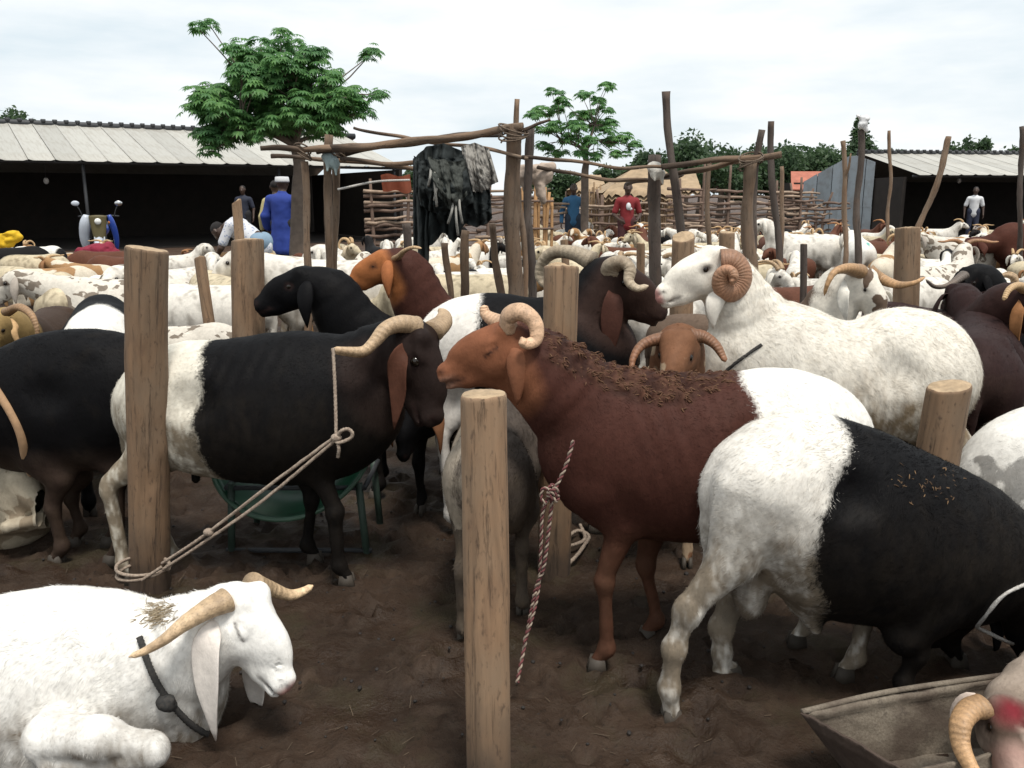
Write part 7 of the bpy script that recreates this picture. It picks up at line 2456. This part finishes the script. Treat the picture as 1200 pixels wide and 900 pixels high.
# ------------------------------------------------------------------ motorcycle under the left shed
def motorcycle():
    Y = 17.2
    g = gx(124, Y)
    root = empty('motorcycle', g, R(-70), 'motorcycle seen from the front under the left shed, olive lamp plate and white leg shield', 'motorcycle')
    W, Bk, Ol, Bl, Ch = (m_simple('white_plastic_panel', (.48, .52, .58), .35, .05, 3, bump=0), M['dark_metal'], m_simple('olive_plate', (.10, .08, .03), .6, .1, 3, bump=0),
                         m_simple('blue_paint', (.02, .06, .32), .3, .05, 3, bump=0), m_simple('chrome', (.6, .6, .6), .2, .05, 3, 1.0, bump=0))
    def L(nm, VQ, m): return link(nm, mesh(nm, VQ[0], [q for q in VQ[1:] if len(q)]), m, root)
    def wheel(x):
        a = np.linspace(0, 2 * math.pi, 29)
        w = L('wheel', tube(np.stack([x + .26 * np.cos(a), 0 * a, .31 + .26 * np.sin(a)], -1), .05, 10, cap=False), Bk)
        a2 = tube(np.stack([x + .21 * np.cos(a), 0 * a, .31 + .21 * np.sin(a)], -1), .016, 8, cap=False)
        r = link('rim', mesh('rim', a2[0], a2[1]), Ch, w)
        mb = MB()
        for k in range(8):
            t = k * math.pi / 8
            V, Q, T = tube([(x + .21 * math.cos(t), 0, .31 + .21 * math.sin(t)), (x - .21 * math.cos(t), 0, .31 - .21 * math.sin(t))], .005, 4); mb.add(V, Q, T)
        link('spokes', mb.me('spokes'), Ch, w)
    wheel(.62); wheel(-.62)
    a = np.linspace(.15, 2.6, 14)
    L('front_mudguard', tube(np.stack([.62 + .33 * np.cos(a), 0 * a, .31 + .33 * np.sin(a)], -1), .075, 8, rfun=lambda q, s: 1 + 0 * q), W)
    for q in (1, -1):
        L('fork', tube([(.62, .08 * q, .31), (.42, .08 * q, .98)], .022, 8), Ch)
        L('leg_shield', tube(catmull([(.44, .20 * q, 1.12), (.42, .24 * q, .95), (.36, .28 * q, .70), (.30, .27 * q, .42)], 12), np.array([.05, .07, .085, .095, .10, .10, .095, .09, .085, .075, .06, .03]) * (1 if q < 0 else .6), 10), W if q < 0 else Bl)
        L('handlebar', tube(catmull([(.40, 0, 1.03), (.36, .16 * q, 1.10), (.24, .36 * q, 1.09)], 10), .016, 8), Bk)
        L('mirror_stalk', tube(catmull([(.32, .28 * q, 1.10), (.34, .32 * q, 1.22), (.34, .36 * q, 1.30)], 8), .008, 6), Bk)
        V, Q, T = ball((.35, .38 * q, 1.34), 1, 10, 8, (.025, .075, .05)); L('mirror', (V, Q, T), Ch if q > 0 else W)
        V, Q, T = ball((.44, .20 * q, .98), .035, 8, 6); L('indicator', (V, Q, T), m_simple('amber_lens', (.6, .2, .02), .3, bump=0))
    zz = np.linspace(0, 1, 12)
    V, Q, T = tube(np.stack([.50 - .06 * zz, 0 * zz, .66 + .44 * zz], -1), .10 + .06 * zz ** .7, 14)
    V[:, 0] = .5 + (V[:, 0] - .5) * .35
    L('lamp_plate', (V, Q, T), Ol)
    V, Q, T = ball((.535, 0, 1.0), 1, 14, 10, (.05, .062, .062)); L('headlight', (V, Q, T), m_simple('lamp_glass', (.75, .75, .72), .15, bump=0))
    V, Q, T = ball((.08, 0, .84), 1, 16, 12, (.28, .15, .14)); L('fuel_tank', (V, Q, T), Bl)
    L('seat', tube(catmull([(-.12, 0, .86), (-.4, 0, .85), (-.72, 0, .90)], 10), .12, 12, rfun=lambda q, s: 1 - .35 * np.abs(np.cos(q))), Bk)
    V, Q = box((.02, 0, .45), (.20, .14, .17)); L('engine', (V, Q), Ch)
    for p in (((.36, 0, .9), (-.1, 0, .70)), ((-.1, 0, .7), (-.62, 0, .31)), ((.3, 0, .8), (.05, 0, .3)), ((-.7, 0, .85), (-.62, 0, .4))):
        L('frame_tube', tube(p, .025, 8), Bk)
    L('exhaust', tube([(.1, -.18, .3), (-.8, -.2, .34)], .045, 10), Ch)
motorcycle()

# ------------------------------------------------------------------ green basin on its stand
def basin():
    g = gx(362, 3.62)
    root = empty('feeding_basin', g, 0, 'big green plastic basin tipped on a low metal stand under the black ram', 'basin')
    t = np.linspace(0, 1, 16)
    prof = [(.0, .0), (.20, .0), (.28, .05), (.335, .15), (.355, .18), (.365, .175), (.36, .16), (.34, .145), (.27, .03), (.2, -.012), (0, -.012)]
    seg = 44
    a = np.arange(seg) / seg * 2 * math.pi
    V, Q = [], []
    for r, z in prof: V.append(np.stack([r * np.cos(a) * 1.12, r * np.sin(a), np.full(seg, z)], -1))
    for i in range(len(prof) - 1):
        j = np.arange(seg); Q.append(np.stack([i * seg + j, i * seg + (j + 1) % seg, (i + 1) * seg + (j + 1) % seg, (i + 1) * seg + j], -1))
    V = np.concatenate(V); Q = np.concatenate(Q)
    rim = link('basin_shell', mesh('basin_shell', V, Q), m_simple('green_plastic', (.004, .052, .024), .35, .25, 6, bump=.15, bscale=20), root)  # green darkened to carry the ram's shadow in the colour
    rim.scale = (.9, .9, .9); rim.location = (0, 0, .385); rim.rotation_euler = (R(58), R(-14), 0)
    V, Q, T = tube(np.stack([.40 * np.cos(np.append(a, 0)), .358 * np.sin(np.append(a, 0)), np.full(seg + 1, .178)], -1), .011, 8, cap=False)
    o = link('basin_rim', mesh('basin_rim', V, Q), m_simple('worn_green_rim', (.06, .12, .08), .5, .3, 9, bump=0), root)
    o.scale = (.9, .9, .9); o.location = (0, 0, .385); o.rotation_euler = (R(58), R(-14), 0)
    for x, y in ((-.28, -.22), (.30, -.22), (-.28, .15), (.30, .15)):
        V, Q, T = tube([(x, y, -.02), (x * .92, y, .32)], .016, 8); link('leg', mesh('leg', V, [Q, T]), m_simple('worn_green_steel', (.035, .06, .045), .6, .3, 8), root)
    for p in (((-.3, -.22, .02), (.32, -.22, .02)), ((-.28, -.22, .30), (.30, -.22, .30)), ((-.28, .15, .30), (.3, .15, .30)), ((-.28, -.22, .30), (-.28, .15, .30)), ((.3, -.22, .30), (.3, .15, .30))):
        V, Q, T = tube(p, .011, 8); link('bar', mesh('bar', V, [Q, T]), M['dark_metal'], root)
basin()

# ------------------------------------------------------------------ trough, bottom right
def trough():
    P = lambda x, y, z: gnd(x, y, z)
    A, B = P(940, 834, .20), P(1192, 789, .22)
    Cn = P(1062, 905, .19); Dn = Cn + (B - A) * 1.15
    o = np.array([A[0], A[1], 0])
    root = empty('feed_trough', o, 0, 'folded sackcloth feed trough with muddy sides in the bottom right corner', 'trough')
    ins = .10
    cen = (A + B + Cn + Dn) / 4
    def low(p, k=.30): return np.array([p[0] + (cen[0] - p[0]) * k, p[1] + (cen[1] - p[1]) * k, .03])
    def wall(p, q, nm, seed, out):
        n, m = 40, 14
        u, v = np.meshgrid(np.linspace(0, 1, n), np.linspace(0, 1, m))
        G = (p * (1 - u[..., None]) + q * u[..., None]) * v[..., None] + (low(p) * (1 - u[..., None]) + low(q) * u[..., None]) * (1 - v[..., None])
        nr = unit(np.cross(q - p, np.array([0, 0, 1.0])))
        w = (fbm(np.stack([u * 5 + seed, v * 2.2, 0 * u], -1), 4) - .5) * .022 + .010 * (fbm(np.stack([u * 17 + v * 6, v * 3, 0 * u + seed], -1), 3) - .5)
        edge = (v > .9) * .01
        G = G + nr * (w + edge)[..., None] * np.clip(np.minimum(u, 1 - u) * 14, 0, 1)[..., None]
        G[-1, :, 2] += .008 * (fbm(np.stack([u[0] * 9, 0 * u[0], 0 * u[0] + seed], -1), 3) - .5)
        V = G.reshape(-1, 3) - o
        k = np.arange(m - 1)[:, None] * n + np.arange(n - 1)[None]
        Q = np.stack([k, k + 1, k + n + 1, k + n], -1).reshape(-1, 4)
        off = -nr * .009
        e = np.arange(n - 1) + (m - 1) * n
        me = mesh(nm, np.vstack([V, V + off]), [np.vstack([Q, Q[:, ::-1] + len(V)]), np.stack([e, e + 1, e + 1 + len(V), e + len(V)], -1)])
        return link(nm, me, M['sack'], root)
    t = NT('muddy_sackcloth')
    co = t.coord('Object')
    w = t.noise(t.coord('Object', (170, 170, 170)), 1, 2)
    b = t.noise(co, 6, 5, .65); s = t.noise(co, 30, 4, .7)
    c = t.mix(t.rng(w, .35, .65, 0, 1), (.145, .118, .088), (.20, .168, .128))
    c = t.mix(t.rng(b, .42, .66, 0, .85), c, (.062, .042, .030))
    c = t.mix(t.rng(s, .58, .72, 0, .7), c, (.045, .032, .025))
    t.bump(t.math('ADD', t.math('MULTIPLY', w, .3), s), .5, .006)
    M['sack'] = t.fin(c, .85)
    wall(A, B, 'far_side', 1.0, 1); wall(B, Dn, 'right_end', 2.0, 1); wall(Dn, Cn, 'near_side', 3.0, 1); wall(Cn, A, 'left_end', 4.0, 1).data.materials[0] = m_simple('mud_caked_sackcloth', (.055, .036, .026), .85, .4, 6, bump=.5)
    L_ = [low(p) - o for p in (A, B, Dn, Cn)]
    u, v = np.meshgrid(np.linspace(0, 1, 30), np.linspace(0, 1, 20))
    G = (L_[0] * (1 - u[..., None]) + L_[1] * u[..., None]) * (1 - v[..., None]) + (L_[3] * (1 - u[..., None]) + L_[2] * u[..., None]) * v[..., None]
    G = (G - G.mean((0, 1))) * np.array([1.12, 1.12, 1]) + G.mean((0, 1))
    G[..., 2] += .004 + .02 * (fbm(np.stack([u * 6, v * 5, 0 * u], -1), 4) - .3)
    k = np.arange(19)[:, None] * 30 + np.arange(29)[None]
    link('floor', mesh('floor', G.reshape(-1, 3), np.stack([k, k + 1, k + 31, k + 30], -1).reshape(-1, 4)), M['sack'], root)
    V, Q, T = tube(catmull([A - o, (A * .6 + B * .4) - o + [0, .01, .006], B - o], 30), .008, 7)
    link('rolled_hem', mesh('rolled_hem', V, [Q, T]), M['sack'], root)
trough()

# ------------------------------------------------------------------ ropes
M_TW = None
def twisted(P, r, n, mats, mb):
    """two strands of different colour laid round each other"""
    C = catmull(P, n)
    T_, N_, B_ = frames_along(C)
    s = np.concatenate([[0], np.cumsum(np.linalg.norm(np.diff(C, axis=0), axis=1))])
    for k in (0, 1):
        a = s * 190 + k * math.pi
        D = C + (np.cos(a)[:, None] * N_ + np.sin(a)[:, None] * B_) * r * .52
        mats[k].add(*tube(D, r * .60, 6))

def ropes():
    tip = at(389, 410, 2.90)
    knot = at(394, 513, 2.80)
    foot = at(190, 664, 2.90)
    mb = MB()
    add = lambda P, r, n=60: mb.add(*tube(catmull(P, n), r, 9, lobes=3, twist=260, amp=.16))
    add([tip + [.004, 0, .006], (tip + knot) / 2 + [.004, 0, 0], knot], .0058)
    for q in (1, -1):
        d = np.array([.0, 0, .012 * q])
        add([knot + d * .5, knot * .6 + foot * .4 + d * 1.5 + [0, 0, -.012], knot * .25 + foot * .75 + d + [0, 0, -.012], foot + d], .0058, 120)
    add([knot, at(400, 505, 2.79), at(408, 503, 2.79), at(413, 508, 2.79), at(410, 514, 2.79), at(396, 519, 2.79), knot], .0062)
    add([knot, at(397, 525, 2.79), at(396, 536, 2.80)], .006, 20)
    for c in (knot, knot * .28 + foot * .72):
        V, Q, T = ball(c, .019, 10, 8, (1, .9, .8)); mb.add(V + .004 * (fbm(V * 90, 2)[:, None] - .5), Q, T)
    c = at(168, 668, 2.98); c0 = np.array([c[0], 2.98, 0])
    a = np.linspace(0, 4 * math.pi, 70)
    add(np.stack([c0[0] + .092 * np.cos(a), c0[1] + .092 * np.sin(a), c[2] + .02 * np.sin(a * .5) + .008 * a / 6], -1), .0062, 140)
    add([c0 + [.03, -.09, c[2]], foot], .0058, 20)
    tag(link('tether_rope', mb.me('tether_rope'), M['rope']), 'twisted pale rope from the tall left post to the horn of the black ram', 'rope')
    # loop round the horn
    mats = (MB(), MB())
    a = at(672, 516, 2.36); k = at(648, 578, 2.34); g1 = at(628, 690, 2.36); g2 = at(606, 800, 2.30)
    add2 = lambda P, r, n=60: twisted(P, r, n, mats, None)
    add2([a, a * .5 + k * .5 + [.006, 0, 0], k], .0056, 140)
    add2([k, at(643, 620, 2.34), at(637, 665, 2.35), g1, at(617, 745, 2.35), g2], .0058, 330)
    add2([k + [-.004, 0, 0], at(636, 600, 2.34), at(634, 640, 2.35), at(631, 690, 2.36), at(622, 730, 2.34), at(614, 752, 2.33)], .0052, 260)
    add2([k, at(637, 572, 2.33), at(634, 584, 2.33), at(640, 590, 2.33)], .005, 60)
    for q in range(3):
        t_ = np.linspace(0, 2 * math.pi, 26)
        add2(np.stack([k[0] + .014 * np.cos(t_ + q), k[1] + .016 * np.sin(t_ + q), k[2] + (q - 1) * .011 + .008 * np.sin(t_ * 2 + q)], -1), .0058, 90)
    rr = empty('striped_rope', k, 0, 'red and white twisted rope hanging knotted from the brown ram towards the mud', 'rope')
    for nm, m_, mat_ in (('pale_strand', mats[0], M['rope']), ('red_strand', mats[1], M['rope_red'])):
        o = link(nm, m_.me(nm), mat_, rr); o.location = -k
    mb = MB()
    add3 = lambda P, r, n=60: mb.add(*tube(catmull(P, n), r, 8, lobes=3, twist=220, amp=.16))
    add3([gnd(638, 664, .02), gnd(655, 668, .01), gnd(672, 655, .03), gnd(684, 640, .03), gnd(690, 628, .04), gnd(676, 622, .05), gnd(660, 634, .05)], .008, 90)
    add3([gnd(640, 636, .05), gnd(664, 640, .03), gnd(685, 632, .04), gnd(680, 615, .05)], .008, 60)
    tag(link('old_rope', mb.me('old_rope'), M['rope']), 'old rope lying coiled at the foot of the grey brown post', 'rope')
    mb = MB()
    V, Q, T = tube(catmull([at(396, 222, 6.0), at(440, 213, 6.2), at(480, 211, 6.3)], 20), .009, 6); mb.add(V, Q, T)
    tag(link('line', mb.me('line'), M['rope_white']), 'thin pale line strung right of the cloth bound post', 'line')
ropes()
